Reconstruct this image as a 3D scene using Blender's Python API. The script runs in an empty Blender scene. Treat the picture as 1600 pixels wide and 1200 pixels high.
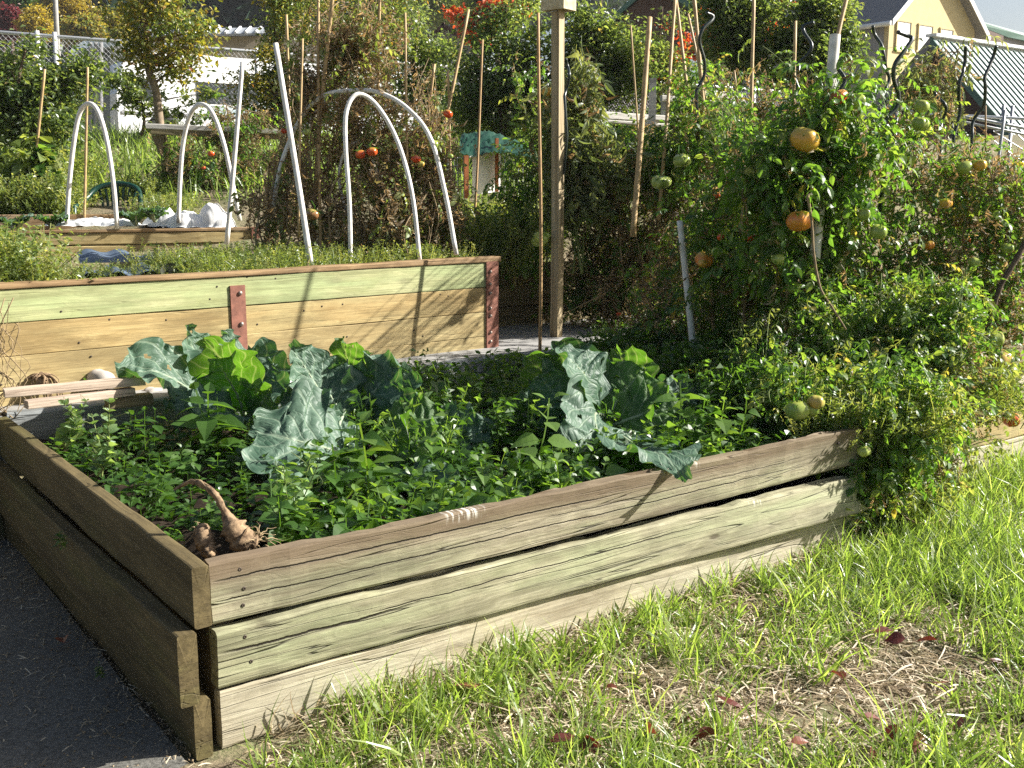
import bpy, math, random
import numpy as np
from mathutils import Vector, Matrix
random.seed(7)
RNG = np.random.default_rng(7)
sc = bpy.context.scene
COL = sc.collection
F = 1680.0
PITCH = math.atan(303 / F)
CP, SP = math.cos(PITCH), math.sin(PITCH)
HC = 1.6


def at(px, py, Y):
    """the point of the place that is seen at (px, py) of the photograph at a forward distance Y"""
    a, b = (px - 800) / F, (py - 600) / F
    k = Y / (CP - b * SP)
    return Vector((a * k, Y, HC - (b * CP + SP) * k))


def onz(px, py, z):
    a, b = (px - 800) / F, (py - 600) / F
    k = (HC - z) / (b * CP + SP)
    return Vector((a * k, (CP - b * SP) * k, z))


def mpp(Y):
    return Y / 0.99 / F


W = {}


def tag(o, label=None, cat=None, group=None, kind=None):
    if label: o['label'] = label
    if cat: o['category'] = cat
    if group: o['group'] = group
    if kind: o['kind'] = kind
    return o


def thing(name, label, cat, loc=(0, 0, 0), group=None):
    o = bpy.data.objects.new(name, None)
    COL.objects.link(o)
    o.location = loc
    o.empty_display_size = 0.1
    W[o.name] = Matrix.Translation(Vector(loc))
    return tag(o, label, cat, group)


def link(me, name, parent=None, M=None):
    o = bpy.data.objects.new(name, me)
    COL.objects.link(o)
    M = M or Matrix.Identity(4)
    if parent:
        o.parent = parent
        o.matrix_parent_inverse = W[parent.name].inverted()
    o.matrix_basis = M
    W[o.name] = M.copy()
    return o


class MB:
    def __init__(s):
        s.v, s.uv, s.n = [], [], 0
        s.f = {3: [], 4: []}
        s.r = {3: [], 4: []}
        s.m = {3: [], 4: []}

    def add(s, V, Fs, rnd=0.5, mat=0, uv=None):
        V = np.asarray(V, float).reshape(-1, 3)
        for A in (Fs if isinstance(Fs, list) else [Fs]):
            A = np.asarray(A, int)
            if A.size == 0: continue
            k = A.shape[1]
            s.f[k].append(A + s.n)
            s.r[k].append(np.full(len(A), rnd) if np.isscalar(rnd) else np.asarray(rnd))
            s.m[k].append(np.full(len(A), mat, int))
        s.v.append(V)
        s.uv.append(np.zeros((len(V), 3)) if uv is None else np.asarray(uv, float))
        s.n += len(V)

    def scatter(s, T, pos, axis, nrm, scale, rnd, mat=0, wid=None):
        pos = np.asarray(pos, float).reshape(-1, 3)
        n = len(pos)
        if n == 0: return
        V, Fs = T
        y = axis / (np.linalg.norm(axis, axis=1, keepdims=True) + 1e-9)
        x = np.cross(y, nrm)
        x /= (np.linalg.norm(x, axis=1, keepdims=True) + 1e-9)
        z = np.cross(x, y)
        scale = np.broadcast_to(np.asarray(scale, float), (n,))
        wx = scale if wid is None else np.broadcast_to(wid, (n,))
        P = (pos[:, None, :] + (V[None, :, 0:1] * wx[:, None, None]) * x[:, None, :]
             + (V[None, :, 1:2] * scale[:, None, None]) * y[:, None, :] + (V[None, :, 2:3] * scale[:, None, None]) * z[:, None, :])
        k = len(V)
        rnd = np.broadcast_to(np.asarray(rnd, float), (n,))
        off = (np.arange(n) * k)[:, None, None]
        base = s.n
        for A in Fs:
            A = np.asarray(A, int)
            if A.size == 0: continue
            w = A.shape[1]
            s.f[w].append((A[None] + off).reshape(-1, w) + base)
            s.r[w].append(np.repeat(rnd, len(A)))
            s.m[w].append(np.full(n * len(A), mat, int))
        s.v.append(P.reshape(-1, 3))
        s.uv.append(np.tile(np.c_[V[:, :2], np.zeros(k)], (n, 1)))
        s.n += n * k

    def box(s, c, ax, ay, az, sx, sy, sz, rnd=0.5, mat=0):
        c, ax, ay, az = [np.asarray(q, float) for q in (c, ax, ay, az)]
        V = [c + ax * sx * i / 2 + ay * sy * j / 2 + az * sz * k / 2 for i in (-1, 1) for j in (-1, 1) for k in (-1, 1)]
        Q = [[0, 1, 3, 2], [4, 6, 7, 5], [0, 4, 5, 1], [2, 3, 7, 6], [0, 2, 6, 4], [1, 5, 7, 3]]
        s.add(V, np.array(Q), rnd, mat)

    def prism(s, pts, d, rnd=0.5, mat=0):
        """closed outline extruded by vector d"""
        pts = np.asarray([tuple(p) for p in pts], float)
        n = len(pts)
        c0, c1 = pts.mean(0), pts.mean(0) + np.asarray(d)
        V = np.vstack([pts, pts + np.asarray(d), c0, c1])
        q = [[i, (i + 1) % n, n + (i + 1) % n, n + i] for i in range(n)]
        t = [[(i + 1) % n, i, 2 * n] for i in range(n)] + [[n + i, n + (i + 1) % n, 2 * n + 1] for i in range(n)]
        s.add(V, [np.array(q), np.array(t)], rnd, mat)

    def tube(s, pts, r, sides=6, rnd=0.5, mat=0, cap=True):
        P = np.asarray([tuple(p) for p in pts], float)
        n = len(P)
        R = np.broadcast_to(np.asarray(r, float), (n,))
        Tn = np.gradient(P, axis=0)
        Tn /= (np.linalg.norm(Tn, axis=1, keepdims=True) + 1e-9)
        ref = np.array([0.31, 0.2, 0.93]) if abs(Tn[0] @ np.array([0.31, 0.2, 0.93])) < 0.9 else np.array([1., 0.1, 0])
        V = []
        x = np.cross(Tn[0], ref)
        for i in range(n):
            x = x - Tn[i] * (x @ Tn[i])
            x /= (np.linalg.norm(x) + 1e-9)
            y = np.cross(Tn[i], x)
            a = np.arange(sides) * 2 * math.pi / sides
            V.append(P[i] + R[i] * (np.cos(a)[:, None] * x + np.sin(a)[:, None] * y))
        V = np.vstack(V)
        i, j = np.meshgrid(np.arange(n - 1), np.arange(sides), indexing='ij')
        j2 = (j + 1) % sides
        Q = np.stack([i * sides + j, i * sides + j2, (i + 1) * sides + j2, (i + 1) * sides + j], -1).reshape(-1, 4)
        if cap:
            V = np.vstack([V, P[0], P[-1]])
            k = n * sides
            T1 = [[(q + 1) % sides, q, k] for q in range(sides)]
            T2 = [[(n - 1) * sides + q, (n - 1) * sides + (q + 1) % sides, k + 1] for q in range(sides)]
            s.add(V, [Q, np.array(T1 + T2)], rnd, mat)
        else:
            s.add(V, Q, rnd, mat)

    def grid(s, G, rnd=0.5, mat=0, uv=None):
        G = np.asarray(G, float)
        n, m = G.shape[:2]
        i, j = np.meshgrid(np.arange(n - 1), np.arange(m - 1), indexing='ij')
        Q = np.stack([i * m + j, i * m + j + 1, (i + 1) * m + j + 1, (i + 1) * m + j], -1).reshape(-1, 4)
        s.add(G.reshape(-1, 3), Q, rnd, mat, uv)

    def lathe(s, c, prof, sides=12, rnd=0.5, mat=0, lobes=0, la=0.0, M=None):
        a = np.arange(sides) * 2 * math.pi / sides
        G = []
        for (r, z) in prof:
            rr = r * (1 + la * np.cos(lobes * a) * (1 if lobes else 0))
            G.append(np.c_[rr * np.cos(a), rr * np.sin(a), np.full(sides, z)])
        V = np.vstack(G)
        if M is not None: V = V @ np.array(M).T
        V = V + np.asarray(c)
        n = len(prof)
        i, j = np.meshgrid(np.arange(n - 1), np.arange(sides), indexing='ij')
        j2 = (j + 1) % sides
        Q = np.stack([i * sides + j, i * sides + j2, (i + 1) * sides + j2, (i + 1) * sides + j], -1).reshape(-1, 4)
        s.add(V, Q, rnd, mat)

    def build(s, name, mats, parent=None, smooth=False, origin=None, M=None):
        me = bpy.data.meshes.new(name)
        if s.n:
            V = np.vstack(s.v)
            if origin is not None:
                V = V - np.asarray(origin)
                M = Matrix.Translation(Vector(origin))
            ls, lt, vi, rr, mm = [], [], [], [], []
            c = 0
            for k in (3, 4):
                if s.f[k]:
                    A = np.vstack(s.f[k])
                    vi.append(A.ravel()); lt.append(np.full(len(A), k)); ls.append(c + np.arange(len(A)) * k)
                    c += A.size
                    rr.append(np.concatenate(s.r[k])); mm.append(np.concatenate(s.m[k]))
            vi = np.concatenate(vi).astype(np.int32)
            ls = np.concatenate(ls).astype(np.int32)
            me.vertices.add(len(V)); me.vertices.foreach_set('co', V.astype(np.float32).ravel())
            me.loops.add(len(vi)); me.loops.foreach_set('vertex_index', vi)
            me.polygons.add(len(ls)); me.polygons.foreach_set('loop_start', ls)
            me.polygons.foreach_set('material_index', np.concatenate(mm).astype(np.int32))
            me.polygons.foreach_set('use_smooth', np.full(len(ls), smooth))
            a = me.attributes.new('rnd', 'FLOAT', 'FACE'); a.data.foreach_set('value', np.concatenate(rr).astype(np.float32))
            u = me.attributes.new('luv', 'FLOAT_VECTOR', 'POINT'); u.data.foreach_set('vector', np.vstack(s.uv).astype(np.float32).ravel())
            me.update(calc_edges=True)
        for m in (mats if isinstance(mats, (list, tuple)) else [mats]): me.materials.append(m)
        return link(me, name, parent, M)


# ------------------------------------------------------------------ materials
def newmat(name):
    m = bpy.data.materials.new(name)
    m.use_nodes = True
    nt = m.node_tree
    b = nt.nodes['Principled BSDF']
    return m, nt, b


def nd(nt, t, ins=None, **props):
    n = nt.nodes.new('ShaderNode' + t)
    for k, v in props.items(): setattr(n, k, v)
    for k, v in (ins or {}).items():
        sk = n.inputs[k]
        if isinstance(v, bpy.types.NodeSocket): nt.links.new(v, sk)
        else: sk.default_value = v
    return n


def c4(c):
    return (c[0], c[1], c[2], 1)


def ramp(nt, fac, stops, interp='LINEAR'):
    n = nd(nt, 'ValToRGB', {'Fac': fac})
    cr = n.color_ramp
    cr.interpolation = interp
    while len(cr.elements) < len(stops): cr.elements.new(0.5)
    for e, (p, c) in zip(cr.elements, stops):
        e.position = p
        e.color = c4(c) if not np.isscalar(c) else (c, c, c, 1)
    return n.outputs['Color']


def mix(nt, f, a, b, mode='MIX'):
    n = nd(nt, 'Mix', data_type='RGBA', blend_type=mode)
    for k, v in ((0, f), (6, a), (7, b)):
        if isinstance(v, bpy.types.NodeSocket): nt.links.new(v, n.inputs[k])
        else: n.inputs[k].default_value = v if k == 0 else c4(v)
    return n.outputs[2]


def mth(nt, op, a, b=0.0, c=0.0):
    n = nd(nt, 'Math', operation=op)
    for i, v in enumerate((a, b, c)):
        if isinstance(v, bpy.types.NodeSocket): nt.links.new(v, n.inputs[i])
        else: n.inputs[i].default_value = v
    return n.outputs[0]


def coords(nt, kind='Object', scale=(1, 1, 1), rnd=0):
    tc = nd(nt, 'TexCoord').outputs[kind]
    if rnd:
        oi = nd(nt, 'ObjectInfo').outputs['Random']
        tc = nd(nt, 'VectorMath', {0: tc, 1: nd(nt, 'CombineXYZ', {'X': mth(nt, 'MULTIPLY', oi, 37.), 'Y': mth(nt, 'MULTIPLY', oi, 11.), 'Z': mth(nt, 'MULTIPLY', oi, 23.)}).outputs[0]}, operation='ADD').outputs[0]
    return nd(nt, 'Mapping', {'Vector': tc, 'Scale': scale}).outputs[0]


def noise(nt, vec, scale, detail=5, rough=0.6, dist=0.0):
    return nd(nt, 'TexNoise', {'Vector': vec, 'Scale': scale, 'Detail': detail, 'Roughness': rough, 'Distortion': dist}).outputs['Fac']


def bump(nt, b, h, strength=0.5, dist=0.01):
    n = nd(nt, 'Bump', {'Height': h, 'Strength': strength, 'Distance': dist})
    nt.links.new(n.outputs[0], b.inputs['Normal'])


def plain(name, col, rough=0.6, var=0.25, scale=12, spec=0.4, metal=0.0, bs=0.25, col2=None):
    m, nt, b = newmat(name)
    v = coords(nt, 'Object', rnd=1)
    f = noise(nt, v, scale, 6)
    c2 = col2 or tuple(x * (1 - var) for x in col)
    nt.links.new(ramp(nt, f, [(0.3, c2), (0.68, col)]), b.inputs['Base Color'])
    b.inputs['Roughness'].default_value = rough
    b.inputs['Specular IOR Level'].default_value = spec
    b.inputs['Metallic'].default_value = metal
    if bs: bump(nt, b, f, bs, 0.004)
    return m


def leafmat(name, stops, trans=0.42, tcol=None, rough=0.42, spec=0.5, glow=2.4, hue=(1.25, 1.15, 0.45)):
    m, nt, b = newmat(name)
    r = nd(nt, 'Attribute', attribute_name='rnd').outputs['Fac']
    col = ramp(nt, r, stops)
    nt.links.new(col, b.inputs['Base Color'])
    b.inputs['Roughness'].default_value = rough
    b.inputs['Specular IOR Level'].default_value = spec
    tc = mix(nt, 1.0, col, tuple(glow * h for h in hue), 'MULTIPLY') if tcol is None else None
    tr = nd(nt, 'BsdfTranslucent', {'Color': tc if tc is not None else c4(tcol)})
    ms = nd(nt, 'MixShader', {0: trans, 1: b.outputs[0], 2: tr.outputs[0]})
    nt.links.new(ms.outputs[0], nt.nodes['Material Output'].inputs['Surface'])
    return m


def woodmat(name, a, b_, patch, patch_lo=0.45, dark=(0.05, 0.035, 0.02), crack=0.5, knots=0.6, bs=0.5, fray=0.0, grime=None, top=None, checks=(), ring=0.08, stain=0.4, grain=.55):
    m, nt, b = newmat(name)
    v = coords(nt, 'Object', (1, 1, 1), rnd=1)
    vs = nd(nt, 'Mapping', {'Vector': v, 'Scale': (0.9, 14, 22)}).outputs[0]
    wob = noise(nt, nd(nt, 'Mapping', {'Vector': v, 'Scale': (1.6, 3, 5)}).outputs[0], 1.0, 3)
    vs2 = nd(nt, 'VectorMath', {0: vs, 1: nd(nt, 'CombineXYZ', {'X': 0.0, 'Y': mth(nt, 'MULTIPLY', wob, 5.), 'Z': mth(nt, 'MULTIPLY', wob, 9.)}).outputs[0]}, operation='ADD').outputs[0]
    st = noise(nt, vs2, 1.0, 9, 0.68)
    fine = noise(nt, nd(nt, 'Mapping', {'Vector': v, 'Scale': (1.6, 60, 120)}).outputs[0], 1.0, 7, 0.72)
    big = noise(nt, nd(nt, 'Mapping', {'Vector': v, 'Scale': (1.2, 2, 7)}).outputs[0], 1.0, 4)
    col = ramp(nt, st, [(0.3, a), (0.5, tuple((x + y) / 2 for x, y in zip(a, b_))), (0.66, b_)])
    col = mix(nt, ramp(nt, big, [(patch_lo, 0.0), (patch_lo + 0.18, 0.85)]), col, patch)
    col = mix(nt, mth(nt, 'MULTIPLY', ramp(nt, fine, [(0.36, 1.0), (0.54, 0.0)]), grain), col, tuple(x * 0.5 for x in a))
    # growth-ring lines
    wv = nd(nt, 'TexWave', {'Vector': vs2, 'Scale': 0.55, 'Distortion': 3.2, 'Detail': 3.0, 'Detail Scale': 1.2}, bands_direction='Z').outputs['Fac']
    col = mix(nt, mth(nt, 'MULTIPLY', ramp(nt, wv, [(0.6, 0.0), (0.95, 1.0)]), ring), col, tuple(x * 0.45 for x in a))
    sn = noise(nt, nd(nt, 'Mapping', {'Vector': v, 'Scale': (1.7, 3, 9)}).outputs[0], 1.0, 7, .7)
    col = mix(nt, mth(nt, 'MULTIPLY', ramp(nt, sn, [(.40, 1.0), (.56, 0.0)]), stain), col, tuple(x * .42 for x in a))
    # knots
    vk = nd(nt, 'TexVoronoi', {'Vector': nd(nt, 'Mapping', {'Vector': v, 'Scale': (2.4, 0, 7.0)}).outputs[0], 'Scale': 1.0, 'Randomness': 1.0}).outputs['Distance']
    kn = ramp(nt, vk, [(0.04, 1.0), (0.085, 0.35), (0.20, 0.0)])
    col = mix(nt, mth(nt, 'MULTIPLY', kn, knots), col, dark)
    # long checks
    ck = noise(nt, nd(nt, 'Mapping', {'Vector': v, 'Scale': (0.8, 5, 26)}).outputs[0], 1.0, 2, 0.4, 0.3)
    ckm = ramp(nt, mth(nt, 'ABSOLUTE', mth(nt, 'SUBTRACT', ck, 0.5)), [(0.0, 1.0), (0.012, 0.0)])
    ckm = mth(nt, 'MULTIPLY', ckm, ramp(nt, big, [(0.42, 0.0), (0.55, 1.0)]))
    col = mix(nt, mth(nt, 'MULTIPLY', ckm, crack), col, (0.02, 0.015, 0.01))
    sep = nd(nt, 'SeparateXYZ', {0: nd(nt, 'TexCoord').outputs['Object']})
    if grime:
        g = mth(nt, 'ADD', noise(nt, v, 5, 5), mth(nt, 'MULTIPLY', sep.outputs['Z'], -grime[3]))
        col = mix(nt, ramp(nt, g, [(0.38, 0.0), (0.62, grime[4])]), col, grime[:3])
    if top:
        g = mth(nt, 'ADD', mth(nt, 'MULTIPLY', mth(nt, 'ADD', st, big), 0.10), sep.outputs['Z'])
        col = mix(nt, ramp(nt, g, [(top[3], 0.0), (top[3] + 0.05, 0.8)]), col, top[:3])
    if fray:
        fx = noise(nt, nd(nt, 'Mapping', {'Vector': v, 'Scale': (2.2, 0, 0)}).outputs[0], 1.0, 1)
        fs = noise(nt, nd(nt, 'Mapping', {'Vector': v, 'Scale': (70, 4, 10)}).outputs[0], 1.0, 3)
        zz = ramp(nt, sep.outputs['Z'], [(fray - 0.02, 0.0), (fray, 1.0)])
        fm = mth(nt, 'MULTIPLY', mth(nt, 'MULTIPLY', ramp(nt, fx, [(0.60, 0.0), (0.66, 1.0)]), ramp(nt, fs, [(0.50, 0.0), (0.60, .85)])), zz)
        col = mix(nt, fm, col, (0.66, 0.63, 0.56))
    for (cz, cx0, cx1, cw) in checks:
        nz = noise(nt, nd(nt, 'Mapping', {'Vector': v, 'Scale': (2.5, 0, 0)}).outputs[0], 1.0, 6, .7)
        dz = mth(nt, 'ABSOLUTE', mth(nt, 'SUBTRACT', mth(nt, 'ADD', sep.outputs['Z'], mth(nt, 'MULTIPLY', mth(nt, 'SUBTRACT', nz, .5), .035)), cz))
        ln = ramp(nt, mth(nt, 'DIVIDE', dz, cw), [(.35, 1.0), (1.0, 0.0)])
        ex = mth(nt, 'MULTIPLY', ramp(nt, mth(nt, 'DIVIDE', sep.outputs['X'], 3.0), [(cx0 / 3, 0.0), (cx0 / 3 + .02, 1.0)]), ramp(nt, mth(nt, 'DIVIDE', sep.outputs['X'], 3.0), [(cx1 / 3 - .08, 1.0), (cx1 / 3, 0.0)]))
        ln = mth(nt, 'MULTIPLY', ln, ex)
        col = mix(nt, ln, col, (0.018, 0.013, 0.008))
        ckm = mth(nt, 'MAXIMUM', ckm, ln)
    nt.links.new(col, b.inputs['Base Color'])
    b.inputs['Roughness'].default_value = 0.75
    b.inputs['Specular IOR Level'].default_value = 0.25
    h = mth(nt, 'SUBTRACT', mth(nt, 'ADD', st, mth(nt, 'MULTIPLY', fine, 0.5)), mth(nt, 'ADD', mth(nt, 'MULTIPLY', ckm, 1.5), kn))
    bump(nt, b, h, bs, 0.006)
    return m


def board(name, p, dx, dy, dz, L, T, H, mat, parent=None, bow=0.0, tilt=0.0, seed=0, rough=0.003, taper=0.0, bev=0.008, seg=0.06, broken=0.0, chip=0.0):
    """plank: p = lower outer corner; local x along the length, y through the thickness, z up"""
    rg = np.random.default_rng(seed)
    n = max(3, int(L / seg) + 1)
    prof = []
    for (cy, cz, a0) in ((bev, bev, 180), (T - bev, bev, 270), (T - bev, H - bev, 0), (bev, H - bev, 90)):
        for k in range(3):
            a = math.radians(a0 + k * 45)
            prof.append((cy + bev * math.cos(a), cz + bev * math.sin(a)))
    m0 = np.array(prof)
    # add mid points on the tall sides
    pr = np.vstack([m0[0:3], m0[3:6], [[T, H * .35], [T, H * .68]], m0[6:9], m0[9:12], [[0, H * .68], [0, H * .35]]])
    k = len(pr)
    xs = np.linspace(0, L, n)
    G = np.zeros((n, k, 3))
    sm = lambda X: sum(np.roll(X, k, 0) for k in range(-4, 5)) / 9
    w1 = np.cumsum(rg.normal(0, 1, (n, 3)), axis=0)
    w1 = (w1 - np.linspace(0, 1, n)[:, None] * w1[-1]) * rough * 0.35
    for i, x in enumerate(xs):
        u = x / L
        hs = 1 - taper * u
        G[i, :, 0] = x
        G[i, :, 1] = pr[:, 0] + bow * math.sin(math.pi * u) + tilt * u * (pr[:, 1] - H) / H + w1[i, 0]
        G[i, :, 2] = pr[:, 1] * hs + w1[i, 1] * (pr[:, 1] / H)
    G[:, :, 1:] += sm(rg.normal(0, rough * .45, (n, k, 2)))
    if chip:
        for tp_ in ([8, 9], [10, 11], [10, 11], [8, 9]):
            for _ in range(int(L * 3)):
                c_ = rg.integers(1, n - 1); w_ = rg.integers(1, 3); d_ = chip * rg.uniform(.3, 1)
                for kk in tp_: G[max(0, c_ - w_):c_ + w_, kk, 2] -= d_; G[max(0, c_ - w_):c_ + w_, kk, 1] += d_ * .4 * (1 if kk > 9 else -1)
    G[0, :, 0] += rg.normal(0, rough * .25, k)
    G[-1, :, 0] += rg.normal(0, rough * .3 + broken, k)
    V = G.reshape(-1, 3)
    i, j = np.meshgrid(np.arange(n - 1), np.arange(k), indexing='ij')
    j2 = (j + 1) % k
    Q = np.stack([i * k + j, (i + 1) * k + j, (i + 1) * k + j2, i * k + j2], -1).reshape(-1, 4)
    c = len(V)
    V = np.vstack([V, G[0].mean(0), G[-1].mean(0)])
    Tt = [[q, (q + 1) % k, c] for q in range(k)] + [[(n - 1) * k + (q + 1) % k, (n - 1) * k + q, c + 1] for q in range(k)]
    mb = MB()
    mb.add(V, [Q, np.array(Tt)])
    M = Matrix((tuple(dx) + (0,), tuple(dy) + (0,), tuple(dz) + (0,), (0, 0, 0, 1))).transposed()
    M.translation = Vector(p)
    return mb.build(name, mat, parent, M=M)


# ------------------------------------------------------------------ leaf templates (x across, y along, z up)
def leafA(w=0.45, fold=0.12, curl=0.25, n=4, prof=None, serr=0.0, twist=0.0):
    prof = prof or [0.0, 0.75, 1.0, 0.68, 0.0]
    n = len(prof) - 1
    V, mid, lf, rt = [], [], [], []
    for k in range(n + 1):
        y = k / n
        z = -curl * y * y
        mid.append(len(V)); V.append((0, y, z))
        if prof[k] > 0:
            ww = prof[k] * w / 2
            lf.append(len(V)); V.append((-ww, y - serr * .1, z + fold * ww * 2 + twist * ww))
            rt.append(len(V)); V.append((ww, y - serr * .1, z + fold * ww * 2 - twist * ww))
        else:
            lf.append(None); rt.append(None)
    q, t = [], []
    for k in range(n):
        for s, fl in ((lf, 0), (rt, 1)):
            a, b, c, d = mid[k], mid[k + 1], s[k + 1], s[k]
            f = [x for x in (a, b, c, d) if x is not None]
            if fl: f = f[::-1]
            (q if len(f) == 4 else t).append(f)
    return np.array(V, float), [np.array(q, int).reshape(-1, 4), np.array(t, int).reshape(-1, 3)]


def merge(parts):
    V, q, t, n = [], [], [], 0
    for (v, f) in parts:
        for A in f:
            A = np.asarray(A, int)
            if A.size == 0: continue
            (q if A.shape[1] == 4 else t).append(A + n)
        V.append(v); n += len(v)
    return np.vstack(V), [np.vstack(q) if q else np.zeros((0, 4), int), np.vstack(t) if t else np.zeros((0, 3), int)]


def place(T, p, ax, nr, sc_, wx=None):
    mb = MB()
    mb.scatter(T, np.array([p]), np.array([ax], float), np.array([nr], float), sc_, 0.5, wid=None if wx is None else np.array([wx]))
    q = np.vstack(mb.f[4]) if mb.f[4] else np.zeros((0, 4), int)
    t = np.vstack(mb.f[3]) if mb.f[3] else np.zeros((0, 3), int)
    return np.vstack(mb.v), [q, t]


def strip(pts, w):
    P = np.asarray(pts, float)
    n = len(P)
    V = np.vstack([np.c_[P[:, 0] - w, P[:, 1:]], np.c_[P[:, 0] + w, P[:, 1:]]])
    return V, [np.array([[i, i + 1, n + i + 1, n + i] for i in range(n - 1)]), np.zeros((0, 3), int)]


def compound(seed, droop=0.5, pairs=3, lsize=0.36, lw=0.5, curl=0.3, fold=0.12):
    r = np.random.default_rng(seed)
    parts = []
    rc = lambda s: np.array((0.0, s * (1 - .18 * droop * s), 0.10 * s - droop * s * s * .62))
    parts.append(strip([rc(s) for s in np.linspace(0, .92, 5)], 0.010))
    for i in range(pairs):
        s = 0.3 + 0.55 * i / max(1, pairs - 1) if pairs > 1 else .5
        for sd in (-1, 1):
            ang = math.radians(r.uniform(45, 75))
            ax = np.array((sd * math.sin(ang), math.cos(ang), -droop * r.uniform(.2, .9)))
            lf = leafA(lw * r.uniform(.8, 1.15), fold * r.uniform(.4, 1.8), curl * r.uniform(.3, 1.7), prof=[0, .8, 1.0, .62, .0] if r.random() < .6 else [0, .62, 1.0, .55, .34, 0])
            nr = np.array((r.normal(0, .35), r.normal(0, .3), 1.0))
            parts.append(place(lf, rc(s + r.normal(0, .03)), ax, nr, lsize * r.uniform(.7, 1.15) * (1 - .15 * i)))
    ax = rc(1.0) - rc(.85)
    parts.append(place(leafA(lw * 1.1, fold, curl), rc(.9), ax, np.array((r.normal(0, .3), 0, 1.0)), lsize * 1.15))
    return merge(parts)


LEAF_S = [leafA(.5, .2, .2), leafA(.55, .1, .45), leafA(.42, .28, .1, twist=.3)]
LEAF_2 = [(np.array([(0, 0, 0), (-.27, .45, .08), (0, 1, -.1), (.27, .45, .08)], float), [np.zeros((0, 4), int), np.array([[0, 2, 1], [0, 3, 2]])]),
          (np.array([(0, 0, 0), (-.3, .5, .02), (0, 1, -.3), (.25, .42, .16)], float), [np.zeros((0, 4), int), np.array([[0, 2, 1], [0, 3, 2]])])]
TOM = [compound(i, .4 + .25 * (i % 3), lsize=.34, lw=.55) for i in range(6)]
TOMDRY = [compound(20 + i, 1.1, lsize=.26, lw=.42, curl=1.1, fold=.5) for i in range(5)]
TOMPALE = [compound(40 + i, 1.0, lsize=.4, lw=.32, curl=.5, fold=.25) for i in range(4)]
WEEDL = leafA(.62, .14, .22, prof=[0, .8, 1.0, .78, .4, 0])


def nettle(seed, pairs=5, h=1.0, ls=.50):
    r = np.random.default_rng(seed)
    parts = []
    st = [np.array((.05 * math.sin(3 * s + seed), s * h, .05 * math.cos(2 * s + seed))) for s in np.linspace(0, 1, 5)]
    parts.append(strip(st, .012))
    for i in range(pairs):
        s = .22 + .74 * i / (pairs - 1)
        k = ls * (1.0 if i < pairs - 2 else (.75 if i < pairs - 1 else .42)) * r.uniform(.8, 1.15)
        a0 = (i % 2) * math.pi / 2 + r.normal(0, .25) + seed
        for sd in (0, math.pi):
            a = a0 + sd + r.normal(0, .2)
            el = r.uniform(-.25, .45) + (.7 if i == pairs - 1 else 0)
            ax = np.array((math.cos(a), el, math.sin(a)))
            nr = np.array((0.15 * r.normal(), 1.0, .15 * r.normal())) - .0 * ax
            p = np.array((.05 * math.sin(3 * s + seed), s * h, .05 * math.cos(2 * s + seed)))
            parts.append(place(leafA(.74 * r.uniform(.85, 1.15), .16 * r.uniform(.3, 1.6), .3 * r.uniform(.2, 1.6), prof=[0, .82, 1.0, .76, .38, 0], twist=r.normal(0, .2)), p + ax * .05, ax, nr, k))
    return merge(parts)


NET = [nettle(i, 4 + i % 3) for i in range(8)]


def sprig(seed, n=16, l0=.10, l1=.2):
    r = np.random.default_rng(seed)
    parts = []
    for b in range(3):
        dx, dz = r.normal(0, .22), r.normal(0, .22)
        f = lambda s: np.array((dx * s * s, s * r.uniform(.97, 1.0), dz * s * s))
        parts.append(strip([f(s) for s in np.linspace(0, 1, 4)], .006))
        for i in range(n // 2):
            s = r.uniform(.25, 1.0)
            a = r.uniform(0, 6.28)
            ax = np.array((math.cos(a), r.uniform(-.2, .8), math.sin(a)))
            T = LEAF_2[i % 2]
            parts.append(place(T, f(s), ax, np.array((r.normal(), 1.5, r.normal())), r.uniform(l0, l1)))
    return merge(parts)


SPR = [sprig(i) for i in range(6)]
SPF = [sprig(30 + i, 30, .055, .10) for i in range(6)]


def rdir(n, el_lo=-1.0, el_hi=1.0, rg=RNG):
    a = rg.uniform(0, 2 * math.pi, n)
    z = rg.uniform(el_lo, el_hi, n)
    q = np.sqrt(np.maximum(0, 1 - z * z))
    return np.c_[q * np.cos(a), q * np.sin(a), z]


def rup(n, s=.5, rg=RNG):
    return np.c_[rg.normal(0, s, n), rg.normal(0, s, n), np.ones(n)]
# ------------------------------------------------------------------ world, sun, camera
SUN_AZ, SUN_EL = math.radians(9), math.radians(32)      # azimuth measured from +x towards +y
SV = Vector((math.cos(SUN_EL) * math.cos(SUN_AZ), math.cos(SUN_EL) * math.sin(SUN_AZ), math.sin(SUN_EL)))
w = bpy.data.worlds.new("World"); sc.world = w; w.use_nodes = True
wn = w.node_tree
sky = wn.nodes.new('ShaderNodeTexSky'); sky.sky_type = 'NISHITA'; sky.sun_disc = False
sky.sun_elevation = SUN_EL
sky.sun_rotation = math.pi / 2 - SUN_AZ
sky.air_density = 1.0; sky.dust_density = 3.0; sky.ozone_density = 1.0
wn.links.new(sky.outputs[0], wn.nodes['Background'].inputs[0])
wn.nodes['Background'].inputs[1].default_value = 0.05
sl = bpy.data.lights.new('sun', 'SUN'); sl.energy = 5.0; sl.angle = math.radians(0.5); sl.color = (1.0, 0.965, 0.90)
so = bpy.data.objects.new('sun', sl); COL.objects.link(so)
so.rotation_euler = SV.to_track_quat('Z', 'Y').to_euler()
cam = bpy.data.cameras.new('camera'); co = bpy.data.objects.new('camera', cam); COL.objects.link(co)
cam.sensor_width = 36; cam.lens = F / 1600 * 36; cam.clip_start = .05; cam.clip_end = 2000
co.location = (0, 0, HC); co.rotation_euler = (math.pi / 2 - PITCH, 0, 0)
sc.camera = co
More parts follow.
